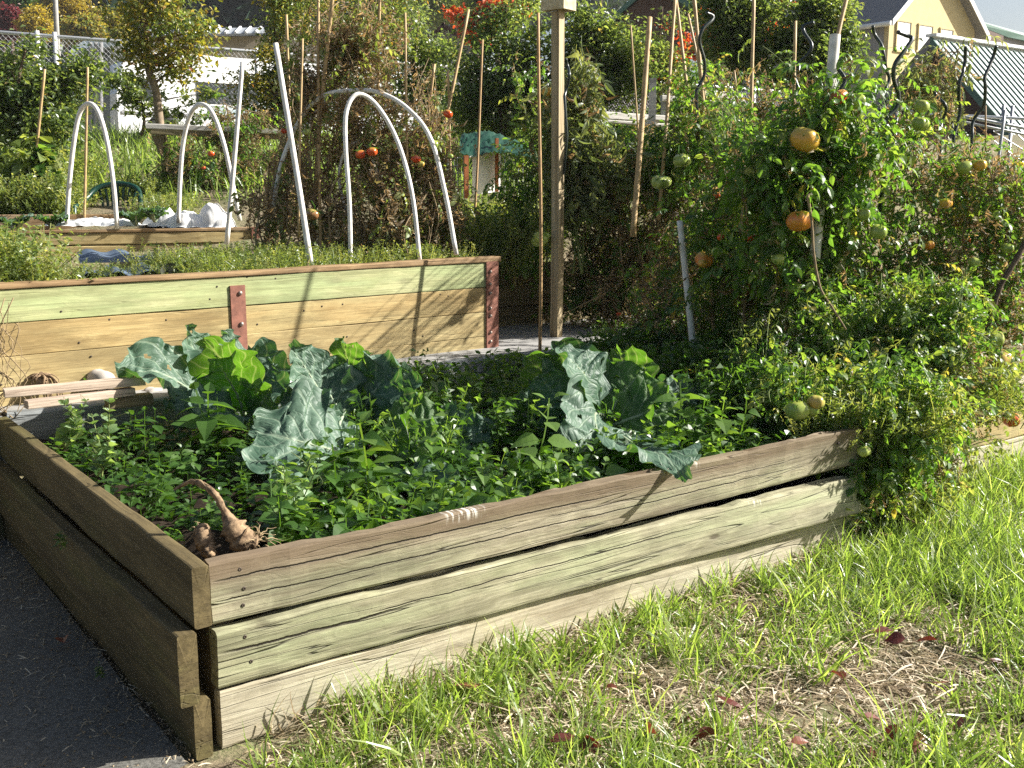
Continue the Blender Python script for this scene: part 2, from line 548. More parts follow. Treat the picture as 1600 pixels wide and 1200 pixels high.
vs = sc.view_settings
vs.view_transform = 'Standard'; vs.look = 'None'; vs.gamma = 1.0; vs.exposure = 1.4; vs.use_curve_mapping = False
sc.render.engine = 'CYCLES'
sc.cycles.max_bounces = 6; sc.cycles.diffuse_bounces = 3; sc.cycles.glossy_bounces = 2; sc.cycles.transmission_bounces = 4
sc.cycles.sample_clamp_indirect = 6; sc.cycles.use_denoising = False; sc.cycles.denoiser = 'OPENIMAGEDENOISE'; sc.cycles.denoising_input_passes = 'RGB_ALBEDO_NORMAL'
sc.cycles.use_adaptive_sampling = True; sc.cycles.adaptive_threshold = 0.008

# thin autumn haze over the whole garden
hm = bpy.data.materials.new('thin_haze'); hm.use_nodes = True
hn_ = hm.node_tree; hn_.nodes.clear()
ho = hn_.nodes.new('ShaderNodeOutputMaterial'); hv = hn_.nodes.new('ShaderNodeVolumePrincipled')
hv.inputs['Density'].default_value = 0.0004; hv.inputs['Color'].default_value = (.92, .95, 1.0, 1); hv.inputs['Anisotropy'].default_value = .1
hn_.links.new(hv.outputs[0], ho.inputs['Volume'])
g = MB(); g.box((0, 180, 19), (1, 0, 0), (0, 1, 0), (0, 0, 1), 620, 460, 42); tag(g.build('haze', hm), 'thin pale haze lying over the gardens', 'haze', kind='stuff')

# ------------------------------------------------------------------ materials
GR = (0.45, 0.42, 0.33)
M_FRONT = woodmat('weathered_front_timber', (0.23, 0.19, 0.125), (0.48, 0.435, 0.31), (0.36, 0.37, 0.225), .46, crack=.9, knots=.7, bs=.7, stain=.55, fray=.17, top=(0.15, 0.105, 0.065, .195), checks=((.130, .0, 1.6, .0035), (.068, .0, 2.4, .003), (.10, 1.2, 2.6, .002)))
M_FRONT2 = woodmat('weathered_lower_timber', (0.23, 0.21, 0.125), (0.45, 0.42, 0.285), (0.32, 0.345, 0.195), .44, crack=.9, knots=.8, bs=.7, stain=.5, fray=.155, checks=((.106, .0, .75, .005), (.115, .5, 2.0, .0025)))
M_FRONT3 = woodmat('pale_bottom_timber', (0.35, 0.29, 0.19), (0.60, 0.54, 0.40), (0.52, 0.48, 0.36), .42, crack=.7, knots=.5, bs=.6)
M_SIDE = woodmat('mossy_shade_darkened_timber', (0.08, 0.06, 0.027), (0.17, 0.13, 0.06), (0.12, 0.11, 0.038), .48, crack=.3, knots=.25, bs=.4, dark=(.03, .03, .015))  # mossy timber; shade of the sunless side is also put into the colour
M_GREY = woodmat('grey_retaining_timber', (0.16, 0.17, 0.17), (0.36, 0.37, 0.36), (0.26, 0.28, 0.28), .45, crack=.5, knots=.2, bs=.7)
M_GREEN = woodmat('green_treated_board', (0.33, 0.34, 0.15), (0.52, 0.51, 0.28), (0.36, 0.42, 0.20), .42, crack=.2, knots=.95, bs=.3, ring=.10, stain=.45)
M_TAN = woodmat('golden_treated_board', (0.35, 0.24, 0.095), (0.54, 0.41, 0.19), (0.44, 0.36, 0.17), .50, crack=.2, knots=.95, bs=.3, ring=.10, stain=.6)
M_TAN2 = woodmat('dusty_tan_board', (0.33, 0.24, 0.105), (0.50, 0.395, 0.19), (0.43, 0.36, 0.185), .46, crack=.2, knots=.5, bs=.3, ring=.10, stain=.5)
M_CAP = woodmat('brown_cap_board', (0.20, 0.12, 0.055), (0.40, 0.27, 0.14), (0.46, 0.36, 0.24), .52, crack=.4, knots=.6, bs=.4)
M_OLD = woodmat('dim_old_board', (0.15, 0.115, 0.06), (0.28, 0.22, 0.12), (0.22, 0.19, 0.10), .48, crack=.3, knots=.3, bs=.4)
M_PALE = woodmat('bleached_plank', (0.40, 0.30, 0.22), (0.66, 0.56, 0.44), (0.58, 0.46, 0.36), .46, crack=.4, knots=.2, bs=.4)
M_GREYPALE = woodmat('silvery_rail_board', (0.42, 0.40, 0.36), (0.66, 0.63, 0.57), (0.55, 0.53, 0.47), .46, crack=.4, knots=.3, bs=.4)
M_POST = woodmat('post_timber', (0.30, 0.23, 0.13), (0.44, 0.36, 0.22), (0.38, 0.32, 0.2), .5, crack=.25, knots=.4, bs=.3)
M_RUST = plain('rusted_steel', (0.29, 0.12, 0.08), .7, .5, 22, .35, 0.0, .35)
M_BOLT = plain('bolt_metal', (0.34, 0.27, 0.23), .5, .3, 60, .5, .6, .1)
M_PVC = plain('white_pvc', (0.80, 0.78, 0.75), .4, .12, 17, .45, 0, .1, (.56, .52, .45))
M_BAMBOO = plain('bamboo_cane', (0.52, 0.36, 0.17), .55, .45, 16, .4, 0, .2)
M_STICK = plain('brown_stick', (0.42, 0.26, 0.11), .6, .4, 14, .4, 0, .2)
M_SPIRAL = plain('dark_green_wire', (0.018, 0.03, 0.025), .35, .3, 20, .6, 0, 0)
M_WIRE = plain('galvanised_wire', (0.45, 0.46, 0.47), .45, .2, 30, .5, .7, 0)
M_FENCE = plain('galvanised_fence', (0.62, 0.63, 0.64), .5, .15, 30, .5, .3, 0)
M_SOIL = plain('garden_soil', (0.045, 0.032, 0.022), .95, .6, 30, .1, 0, 1.0)
M_CONC = plain('pale_concrete', (0.36, 0.35, 0.33), .9, .35, 7, .2, 0, .6)
M_ASPH = plain('shade_darkened_gravel_path', (0.17, 0.165, 0.145), .9, .6, 95, .3, 0, 1.0, (.05, .048, .04))  # dark gravel, its colour lowered further to paint in the shade over it
M_FABRIC = plain('white_fleece', (0.78, 0.78, 0.76), .8, .12, 5, .2, 0, .2)
M_STONE = plain('pale_stone', (0.52, 0.47, 0.42), .85, .3, 12, .2, 0, .5)
M_ROOT = plain('muddy_root', (0.36, 0.25, 0.15), .9, .6, 45, .15, 0, 1.0, (0.07, .045, .028))
M_CHAIR = plain('dark_green_plastic', (0.008, 0.045, 0.03), .35, .2, 6, .5, 0, 0)
M_TARP = plain('green_tarpaulin', (0.012, 0.06, 0.035), .5, .4, 5, .4, 0, .3)
M_BTARP = plain('dull_blue_sheet', (0.10, 0.14, 0.20), .6, .35, 6, .4, 0, .3)
M_EDGE = plain('black_plastic_edging', (0.05, 0.055, 0.04), .6, .3, 8, .4, 0, .2)
M_BOXW = plain('white_painted_panel', (0.78, 0.77, 0.74), .6, .12, 6, .3, 0, .1)
M_ORANGE = plain('rusty_orange_paint', (0.50, 0.17, 0.06), .65, .4, 18, .3, 0, .3)
M_BARK = plain('brown_bark', (0.14, 0.10, 0.07), .9, .5, 22, .2, 0, .8)
M_TRUNK = plain('tan_bark', (0.30, 0.23, 0.16), .85, .5, 20, .2, 0, .6)
M_STEM = plain('green_stem', (0.20, 0.25, 0.08), .6, .4, 20, .3, 0, .2)
M_DSTEM = plain('withered_stem', (0.34, 0.25, 0.14), .8, .5, 20, .2, 0, .3)
M_STALK = plain('cabbage_stalk', (0.28, 0.34, 0.22), .55, .3, 12, .3, 0, .2)
M_GLASS = plain('dark_window_glass', (0.03, 0.035, 0.04), .12, .2, 3, .6, 0, 0)
M_WHITE = plain('white_body_paint', (0.80, 0.81, 0.82), .3, .06, 2, .5, 0, 0)
M_TYRE = plain('black_rubber', (0.02, .02, .02), .8, .2, 20, .3, 0, .2)
M_YELLOW = plain('pale_yellow_stucco', (0.60, 0.50, 0.27), .9, .12, 4, .2, 0, .15)
M_GSTUC = plain('grey_siding', (0.30, 0.30, 0.31), .85, .12, 4, .2, 0, .1)
M_ROOFG = plain('grey_shingles', (0.24, 0.235, 0.24), .85, .25, 18, .2, 0, .4)
M_TRIM = plain('white_trim', (0.80, 0.80, 0.78), .5, .05, 3, .3, 0, 0)
M_BLIND = plain('white_window_blind', (0.86, 0.88, 0.90), .35, .05, 3, .5, 0, 0)
M_GROOF = plain('pale_green_metal_roof', (0.52, 0.57, 0.56), .35, .12, 3, .5, .2, 0)
M_DGREEN = plain('dark_green_trim', (0.06, 0.14, 0.11), .5, .2, 3, .4, 0, 0)
M_DBROWN = plain('dark_brown_timber', (0.10, 0.06, 0.045), .8, .4, 9, .3, 0, .2)
M_RED = plain('dull_red_wall', (0.26, 0.08, 0.06), .8, .3, 6, .3, 0, .1)
M_BEIGE = plain('beige_wall', (0.42, 0.37, 0.29), .9, .15, 4, .2, 0, .1)
M_BLUE = plain('light_blue_plastic', (0.12, 0.38, 0.70), .4, .1, 3, .5, 0, 0)
M_SIGNB = plain('stained_cream_panel', (0.62, 0.56, 0.40), .75, .35, 18, .3, 0, .2, (0.42, .32, .16))

L_TOM = leafmat('tomato_leaf', [(0, (.04, .10, .02)), (.55, (.085, .165, .03)), (.86, (.15, .20, .05)), (1, (.22, .19, .06))], .48, glow=2.6, rough=.4)
L_DRY = leafmat('withered_leaf', [(0, (.11, .08, .045)), (.5, (.25, .195, .115)), (.85, (.38, .31, .19)), (1, (.18, .19, .08))], .38, glow=1.7, hue=(1.2, .95, .6), rough=.6)
L_PALE = leafmat('pale_drooping_leaf', [(0, (.09, .13, .055)), (1, (.20, .23, .12))], .40, glow=2.0, rough=.45)
L_WEED = leafmat('weed_leaf', [(0, (.024, .06, .010)), (.6, (.048, .11, .018)), (1, (.12, .20, .045))], .40, glow=2.5, rough=.38)
L_PEA = leafmat('pea_leaf', [(0, (.12, .22, .09)), (1, (.22, .32, .15))], .40, glow=1.9, rough=.45)
L_FROTH = leafmat('frothy_weed_leaf', [(0, (.10, .15, .04)), (.6, (.17, .22, .07)), (1, (.28, .30, .13))], .42, glow=2.0, rough=.4)
L_APPLE = leafmat('apple_leaf', [(0, (.065, .10, .04)), (.6, (.12, .165, .065)), (.9, (.20, .21, .09)), (1, (.26, .20, .09))], .50, glow=2.4, rough=.33)
L_DARK = leafmat('dark_tree_leaf', [(0, (.045, .08, .035)), (.7, (.08, .125, .05)), (1, (.14, .18, .07))], .48, glow=2.3, rough=.36)
L_YEL = leafmat('turning_yellow_leaf', [(0, (.09, .13, .03)), (.45, (.20, .20, .045)), (.8, (.36, .26, .06)), (1, (.34, .14, .05))], .42, glow=1.9, rough=.45)
L_GOLD = leafmat('golden_leaf', [(0, (.22, .20, .03)), (1, (.45, .34, .05))], .4, glow=1.7)
L_RED = leafmat('scarlet_leaf', [(0, (.30, .05, .02)), (.6, (.45, .11, .03)), (1, (.30, .16, .05))], .42, glow=1.9, hue=(1.2, .8, .5))
L_WINE = leafmat('wine_red_leaf', [(0, (.10, .02, .025)), (1, (.20, .05, .05))], .35, glow=1.8, hue=(1.2, .6, .6))
L_PINE = leafmat('conifer_needle', [(0, (.012, .032, .022)), (1, (.03, .06, .035))], .15, glow=1.5)
L_FALL = leafmat('fallen_leaf', [(0, (.07, .012, .012)), (.6, (.14, .035, .022)), (1, (.24, .09, .055))], .2, glow=1.4, hue=(1.2, .7, .5), rough=.45)
L_GRASS = leafmat('grass_blade', [(0, (.085, .135, .035)), (.55, (.18, .245, .065)), (.85, (.30, .35, .12)), (1, (.50, .46, .25))], .42, glow=2.1, rough=.36, hue=(1.1, 1.18, .5))
L_STRAW = leafmat('dry_straw', [(0, (.16, .11, .06)), (.45, (.36, .28, .17)), (1, (.68, .60, .45))], .2, glow=1.3, hue=(1.1, 1, .8), rough=.6)


def cabbage_mat(name, c0, c1, glowc, trans):
    m, nt, b = newmat(name)
    uv = nd(nt, 'Attribute', attribute_name='luv').outputs['Vector']
    s = nd(nt, 'SeparateXYZ', {0: uv})
    u, v = s.outputs['X'], s.outputs['Y']
    av = mth(nt, 'ABSOLUTE', v)
    midr = ramp(nt, av, [(0.02, 1.0), (0.06, 0.0)])
    q = mth(nt, 'SUBTRACT', mth(nt, 'MULTIPLY', u, 7.0), mth(nt, 'MULTIPLY', mth(nt, 'POWER', av, .8), 2.6))
    lat = ramp(nt, mth(nt, 'ABSOLUTE', mth(nt, 'SUBTRACT', mth(nt, 'FRACT', q), .5)), [(0.03, 1.0), (0.09, 0.0)])
    mp = nd(nt, 'Mapping', {'Vector': uv, 'Scale': (13, 8, 1)}).outputs[0]
    mp = nd(nt, 'VectorMath', {0: mp, 1: nd(nt, 'TexNoise', {'Vector': mp, 'Scale': .8, 'Detail': 2}).outputs['Color']}, operation='ADD').outputs[0]
    ve = nd(nt, 'TexVoronoi', {'Vector': mp, 'Scale': 1.0}, feature='DISTANCE_TO_EDGE').outputs['Distance']
    net = ramp(nt, ve, [(0.0, 1.0), (0.07, 0.0)])
    vein = mth(nt, 'MAXIMUM', mth(nt, 'MAXIMUM', midr, mth(nt, 'MULTIPLY', lat, .75)), mth(nt, 'MULTIPLY', net, .28))
    nz = noise(nt, coords(nt, 'Object'), 9, 5)
    base = ramp(nt, nz, [(.32, c0), (.66, c1)])
    col = mix(nt, mth(nt, 'MULTIPLY', vein, .42), base, (0.38, 0.47, 0.34))
    nt.links.new(col, b.inputs['Base Color'])
    b.inputs['Roughness'].default_value = .5
    b.inputs['Specular IOR Level'].default_value = .35
    bn = nd(nt, 'Bump', {'Height': mth(nt, 'SUBTRACT', mth(nt, 'MULTIPLY', ramp(nt, ve, [(0, 0.0), (.35, 1.0)]), .8), vein), 'Strength': .45, 'Distance': .005})
    nt.links.new(bn.outputs[0], b.inputs['Normal'])
    tcl = mix(nt, mth(nt, 'MULTIPLY', vein, .7), glowc, (0.55, 0.62, 0.16))
    tr = nd(nt, 'BsdfTranslucent', {'Color': tcl})
    ms = nd(nt, 'MixShader', {0: trans, 1: b.outputs[0], 2: tr.outputs[0]})
    nt.links.new(ms.outputs[0], nt.nodes['Material Output'].inputs['Surface'])
    return m


M_CAB = cabbage_mat('blue_green_cabbage_leaf', (0.032, 0.078, 0.046), (0.12, 0.195, 0.135), (0.10, 0.26, 0.03), .26)
M_CABY = cabbage_mat('yellow_green_cabbage_leaf', (0.05, 0.12, 0.035), (0.12, 0.20, 0.06), (0.14, 0.32, 0.015), .46)

# ------------------------------------------------------------------ layout axes
D1 = Vector((0.803, 0.596, 0)).normalized()      # along the front timber wall
D2 = Vector((-0.596, 0.803, 0)).normalized()     # away from the viewer
N1 = -D2
UZ = Vector((0, 0, 1))
A0 = onz(335, 1172, 0.0)                           # front corner of the front bed
BED_L, BED_D = 3.05, 2.46
CB = A0 + D2 * BED_D                               # inner face of the retaining board


def sdist(p):
    return (p - CB).dot(D2)


def prof(y):
    return float(np.interp(y, [0, 8.9, 9.6, 10.4, 11, 14, 20, 40, 70, 130, 400], [1.0, 1.0, 1.12, 1.42, 1.6, 2.2, 2.5, 3.2, 8, 23, 26]))


def ground_z(x, y):
    s = (Vector((x, y, 0)) - CB).dot(D2)
    if s < .03: return 0.0
    if s < 1.75: return .56
    hi = prof(y) if y > 6 else 1.0
    if y > 38: hi = 3.0 + (hi - 3.0) * min(1, max(0.02, .5 - x / 30.0))
    k = min(1, max(0, (s - 1.75) / .35))
    return .56 + (max(hi, 1.0) - .56) * k


def mottled_ground():
    m, nt, b = newmat('dry_earth_and_thatch')
    v = coords(nt)
    f = noise(nt, v, 3.0, 6)
    g = noise(nt, v, 55, 6, .7)
    col = mix(nt, ramp(nt, f, [(.40, 0.0), (.62, 1.0)]), (0.17, 0.13, 0.08), (0.13, 0.14, 0.055))
    col = mix(nt, ramp(nt, g, [(.45, 0.0), (.7, .8)]), col, (0.34, 0.27, 0.17))
    nt.links.new(col, b.inputs['Base Color'])
    b.inputs['Roughness'].default_value = .95
    bump(nt, b, g, .8, .02)
    return m


M_GROUND = mottled_ground()
ys = np.unique(np.concatenate([np.linspace(-30, 0, 8), np.linspace(0, 12, 121), np.linspace(12, 24, 30), np.linspace(24, 400, 50)]))
xs = np.unique(np.concatenate([np.linspace(-300, -12, 24), np.linspace(-12, 12, 160), np.linspace(12, 300, 24)]))
G = np.zeros((len(ys), len(xs), 3))
for i, y in enumerate(ys):
    for j, x in enumerate(xs):
        z = ground_z(x, y)
        if y > 12: z += .12 * math.sin(x * .7 + y * .4) * min(1, (y - 12) / 6)
        if z == 0 and 0 < y < 9: z = .012 * math.sin(x * 5.1 + y * 3.3) + .01 * math.sin(x * 11 - y * 7)
        if z > 3: z += 2.5 * math.sin(x * .05) * min(1, (z - 3) / 8)
        G[i, j] = (x, y, z)
g = MB(); g.grid(G[:, ::-1]); tag(g.build('ground', M_GROUND, smooth=True), kind='structure')

# dark gravel path beside the shaded end of the bed
p0 = A0 - D1 * 3.2 - D2 * .55
g = MB()
pe = []
for i in range(16):
    e = A0 - D1 * (.10 + 3.1 * (i / 15)) - D2 * (.06 + .05 * math.sin(i * 1.3) + .25 * (i / 15))
    pe.append(e)
GG = []
for i, e in enumerate(pe):
    f = A0 - D1 * (.05 + 3.15 * (i / 15)) + D2 * (BED_D + .02)
    GG.append([tuple(e.lerp(f, k / 14) + Vector((0, 0, .018 + .004 * math.sin(i * 2.1 + k * 1.7)))) for k in range(15)])
g.grid(np.array(GG)[::-1]); tag(g.build('gravel_path', M_ASPH, smooth=True), kind='structure')
# concrete walk behind the front bed, on the higher level
g = MB()
a = CB + D2 * .09 - D1 * 2.0
GG = [[tuple(a + D1 * (i * .25) + D2 * (j * .22) + Vector((0, 0, .575 + .003 * math.sin(i * 1.7 + j)))) for j in range(9)] for i in range(40)]
g.grid(np.array(GG)[:, ::-1]); tag(g.build('concrete_path', M_CONC, smooth=True), kind='structure')
# retaining boards that carry the step of the ground on both sides of the bed
rw = thing('retaining_wall', 'low grey weathered retaining wall closing off the cabbage bed', 'wall', CB)
board('board', CB - D1 * .0 + UZ * .0, D1, D2, UZ, 3.55, .09, .30, M_GREY, rw, seed=3)
board('board', CB - D1 * .0 + UZ * .302, D1, D2, UZ, 3.55, .09, .285, M_GREY, rw, seed=4, rough=.006, bev=.014)
board('board', CB - D1 * 3.0, D1, D2, UZ, 2.98, .09, .57, M_GREY, rw, seed=5)
board('board', CB + D1 * 3.56, D1, D2, UZ, 5.0, .09, .57, M_GREY, rw, seed=6)

# ------------------------------------------------------------------ front bed
fb = thing('raised_bed', 'weathered three-board timber raised bed full of cabbages and weeds, its end facing the dark path', 'raised bed', A0)
Z3 = [(.0, .185, .046, .012, M_FRONT3, .0), (.189, .174, .060, .020, M_FRONT2, .002), (.380, .185, .052, .004, M_FRONT, -.004)]
for i, (z, h, t, off, m, tl) in enumerate(Z3):
    o = board('front_board', A0 + D1 * (.02 - .004 * i) + N1 * off + UZ * z, D1, D2, UZ, (2.98, 2.95, 3.02)[i], t, h, m, fb,
              seed=10 + i, rough=.004, bow=(.0, .012, -.02)[i], tilt=(0, .05, -.03)[i], taper=(0, .10, .02)[i], bev=.011, broken=.03, chip=.008)
    tag(o, ('pale sun-bleached lowest board', 'greenish cracked middle board with frayed top edge', 'brown-topped upper board with long cracks')[i])
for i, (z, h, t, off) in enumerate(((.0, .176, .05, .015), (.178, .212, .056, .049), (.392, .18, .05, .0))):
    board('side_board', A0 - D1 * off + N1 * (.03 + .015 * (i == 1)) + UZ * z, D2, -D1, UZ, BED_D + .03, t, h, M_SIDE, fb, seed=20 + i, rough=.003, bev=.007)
g = MB(); g.box(A0 + D1 * .06 + D2 * .09 + UZ * .26, D1, D2, UZ, .07, .08, .52)
g.build('corner_post', M_OLD, fb)
g = MB()
nx, ny = 60, 48
GG = np.zeros((ny, nx, 3))
for j in range(ny):
    for i in range(nx):
        p = A0 + D1 * (.06 + 2.95 * i / (nx - 1)) + D2 * (.055 + (BED_D - .06) * j / (ny - 1))
        GG[j, i] = (p.x, p.y, .40 + .03 * math.sin(i * .9 + j * .4) + RNG.normal(0, .012))
g.grid(GG[:, ::-1]); tag(g.build('soil', M_SOIL, fb, smooth=True))
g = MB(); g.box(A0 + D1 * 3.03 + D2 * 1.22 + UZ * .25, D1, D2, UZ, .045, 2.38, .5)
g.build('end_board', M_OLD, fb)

# continuing bed past the gap
B2 = A0 + D1 * 3.48 + D2 * .30
b2 = thing('raised_bed', 'sunlit timber raised bed at the lawn edge under the overhanging tomato stems', 'raised bed', B2)
for i, (z, h) in enumerate(((.0, .19), (.194, .19), (.388, .15))):
    board('front_board', B2 + UZ * z, D1, D2, UZ, 2.6, .045, h, (M_FRONT3, M_TAN2, M_FRONT3)[i], b2, seed=30 + i, rough=.004)
board('side_board', B2 + D2 * .05, D2, -D1, UZ, 1.85, .045, .53, M_OLD, b2, seed=35)
g = MB(); g.grid(np.array([[tuple(B2 + D1 * (.02 + i * .5) + D2 * (.05 + j * .3) + UZ * (.44 + .02 * math.sin(i * 3 + j))) for j in range(7)] for i in range(6)])[:, ::-1]); g.build('soil', M_SOIL, b2, smooth=True)

# ------------------------------------------------------------------ back bed with the steel straps
E1 = Vector((0.755, 0.656, 0)).normalized()
E2 = Vector((-E1.y, E1.x, 0))
C0 = at(776, 552, 7.1)
BZ = .575
bb = thing('raised_bed', 'green and golden plank raised bed with bolted rusty steel straps', 'raised bed', (C0.x, C0.y, BZ))
C0.z = 0
LB = 5.6
O0 = C0 - E1 * LB
for i, (z, h, m) in enumerate(((BZ - .06, .135, M_TAN2), (BZ + .078, .158, M_TAN2), (BZ + .239, .158, M_TAN), (BZ + .400, .160, M_GREEN))):
    o = board('plank', O0 + UZ * z, E1, E2, UZ, LB - .035, .05, h, m, bb, seed=40 + i, rough=.0022, bev=.004, seg=.09)
    tag(o, ('short dirty bottom plank', 'dusty tan plank', 'golden plank', 'greenish top plank')[i])
tz = BZ + .562
o = board('cap_board', O0 + UZ * tz - E2 * .012, E1, E2, UZ, LB + .03, .10, .034, M_CAP, bb, seed=46, rough=.003, bev=.006, seg=.09)
board('end_plank', C0 + UZ * BZ + E2 * .05, E2, -E1, UZ, 1.5, .05, .56, M_TAN2, bb, seed=47)
board('back_plank', O0 + UZ * (BZ + .3) + E2 * 1.55, E1, E2, UZ, LB, .05, .26, M_OLD, bb, seed=48)


def bolt(p, nrm, r, parent):
    g = MB()
    q = Vector(nrm).to_track_quat('Z', 'Y').to_matrix()
    g.lathe(p, [(r, 0), (r, .004), (r * .8, .009), (r * .35, .012), (0.0005, .0125)], 10, M=[list(x) for x in q])
    g.build('bolt', M_BOLT, parent, smooth=True)


def strapx(px, w):
    # position along E1 where the front face is seen at pixel px
    a = (px - 800) / F
    lo, hi = 0, LB
    for _ in range(40):
        mdl = (lo + hi) / 2
        p = O0 + E1 * mdl
        if p.x / (p.y * CP + .6 * SP) < a: lo = mdl
        else: hi = mdl
    return lo


sx = strapx(371, 0)
st = MB(); st.box(O0 + E1 * sx - E2 * .006 + UZ * (BZ + .225), E1, E2, UZ, .088, .010, .575)
so_ = st.build('steel_strap', M_RUST, bb)
for z in (.47, .30, .13, .0):
    bolt(O0 + E1 * (sx + .012) - E2 * .011 + UZ * (BZ + z), -E2, .013, so_)
st = MB()
st.box(C0 - E1 * .045 - E2 * .006 + UZ * (BZ + .28), E1, E2, UZ, .095, .010, .60)
st.box(C0 + E1 * .008 + E2 * .043 + UZ * (BZ + .28), E1, E2, UZ, .010, .098, .60)
so_ = st.build('corner_angle', M_RUST, bb)
for z in (.50, .42, .36, .26, .21, .10, .04):
    bolt(C0 - E1 * .062 - E2 * .011 + UZ * (BZ + z), -E2, .011, so_)
g = MB()
GG = [[tuple(O0 + E1 * (i * LB / 40) + E2 * (.1 + j * .145) + UZ * (BZ + .47 + .03 * math.sin(i * 1.1 + j * 2))) for j in range(11)] for i in range(41)]
g.grid(np.array(GG)[:, ::-1]); g.build('soil', M_SOIL, bb, smooth=True)

# dark bed behind the post
K0 = at(786, 518, 8.15); K0.z = .56
kb = thing('raised_bed', 'shaded brown board raised bed behind the tall square post', 'raised bed', K0)
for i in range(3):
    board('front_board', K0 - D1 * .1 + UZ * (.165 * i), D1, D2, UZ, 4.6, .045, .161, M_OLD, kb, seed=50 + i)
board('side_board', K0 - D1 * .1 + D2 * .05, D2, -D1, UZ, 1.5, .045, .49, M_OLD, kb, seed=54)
g = MB(); g.grid(np.array([[tuple(K0 + D1 * (i * .5 - .08) + D2 * (.06 + j * .3) + UZ * (.42 + .02 * math.sin(i * 3 + j))) for j in range(6)] for i in range(10)])[:, ::-1]); g.build('soil', M_SOIL, kb, smooth=True)

# far bed under the two hoops
H0 = at(-60, 383, 8.85); H1_ = at(398, 362, 9.75)
hd = (H1_ - H0); hd.z = 0; hl = hd.length; hd.normalize(); hn = Vector((-hd.y, hd.x, 0))
hz = 1.02
hb = thing('raised_bed', 'low plank raised bed under two white hoops with bundled fleece', 'raised bed', (H0.x, H0.y, hz))
H0.z = 0
board('front_board', H0 + UZ * (hz + .12), hd, hn, UZ, hl, .05, .10, M_TAN2, hb, seed=60)
board('front_board', H0 + UZ * (hz - .06) + hn * .004, hd, hn, UZ, hl, .045, .178, M_TAN2, hb, seed=61)
board('front_board', H0 + UZ * (hz + .222) - hn * .01, hd, hn, UZ, hl, .075, .03, M_CAP, hb, seed=62)
board('back_board', H0 + UZ * hz + hn * .85, hd, hn, UZ, hl * .62, .05, .36, M_CAP, hb, seed=63)
board('side_board', H0 + hd * hl + UZ * hz + hn * .05, hn, -hd, UZ, .8, .05, .25, M_TAN2, hb, seed=64)
g = MB(); g.box(H0 + hd * (hl + .006) - hn * .012 + UZ * (hz + .12), hd, hn, UZ, .07, .012, .27); g.build('steel_bracket', M_RUST, hb)
g = MB(); g.grid(np.array([[tuple(H0 + hd * (i * hl / 16) + hn * (.05 + j * .11) + UZ * (hz + .19 + .02 * math.sin(i * 2 + j))) for j in range(8)] for i in range(17)])[:, ::-1]); g.build('soil', M_SOIL, hb, smooth=True)
# ------------------------------------------------------------------ stakes, hoops, post
def smooth_path(P, n=40):
    P = np.array([tuple(p) for p in P], float)
    k = len(P)
    Q = np.vstack([2 * P[0] - P[1], P, 2 * P[-1] - P[-2]])
    out = []
    for t in np.linspace(0, k - 1 - 1e-6, n):
        i = int(t); u = t - i
        p0, p1, p2, p3 = Q[i], Q[i + 1], Q[i + 2], Q[i + 3]
        out.append(.5 * (2 * p1 + (p2 - p0) * u + (2 * p0 - 5 * p1 + 4 * p2 - p3) * u * u + (3 * p1 - p0 - 3 * p2 + p3) * u ** 3))
    return np.array(out)


def stake(name, label, cat, top, bot, rpx, mat, group=None, extra=0.0, sides=7, nodes=False):
    a, b = at(*bot), at(*top)
    if extra: a = a + (a - b).normalized() * extra
    r = rpx * mpp(top[2])
    n = 14
    ts = np.linspace(0, 1, n)
    wob = (b - a).length * .004
    w1, w2, f1 = RNG.normal(0, wob), RNG.normal(0, wob), RNG.uniform(2, 5)
    if mat is M_PVC: w1 = w2 = wob * .3
    P = [a.lerp(b, t) + Vector((w1 * math.sin(f1 * t), w2 * math.sin(f1 * 1.3 * t), 0)) for t in ts]
    R = np.array([r * (1.05 - .15 * t) for t in ts])
    if nodes: R = R * np.array([1 + .10 * (i % 3 == 0) for i in range(n)])
    g = MB(); g.tube(P, R, sides)
    return tag(g.build(name, mat, smooth=True, origin=a), label, cat, group)


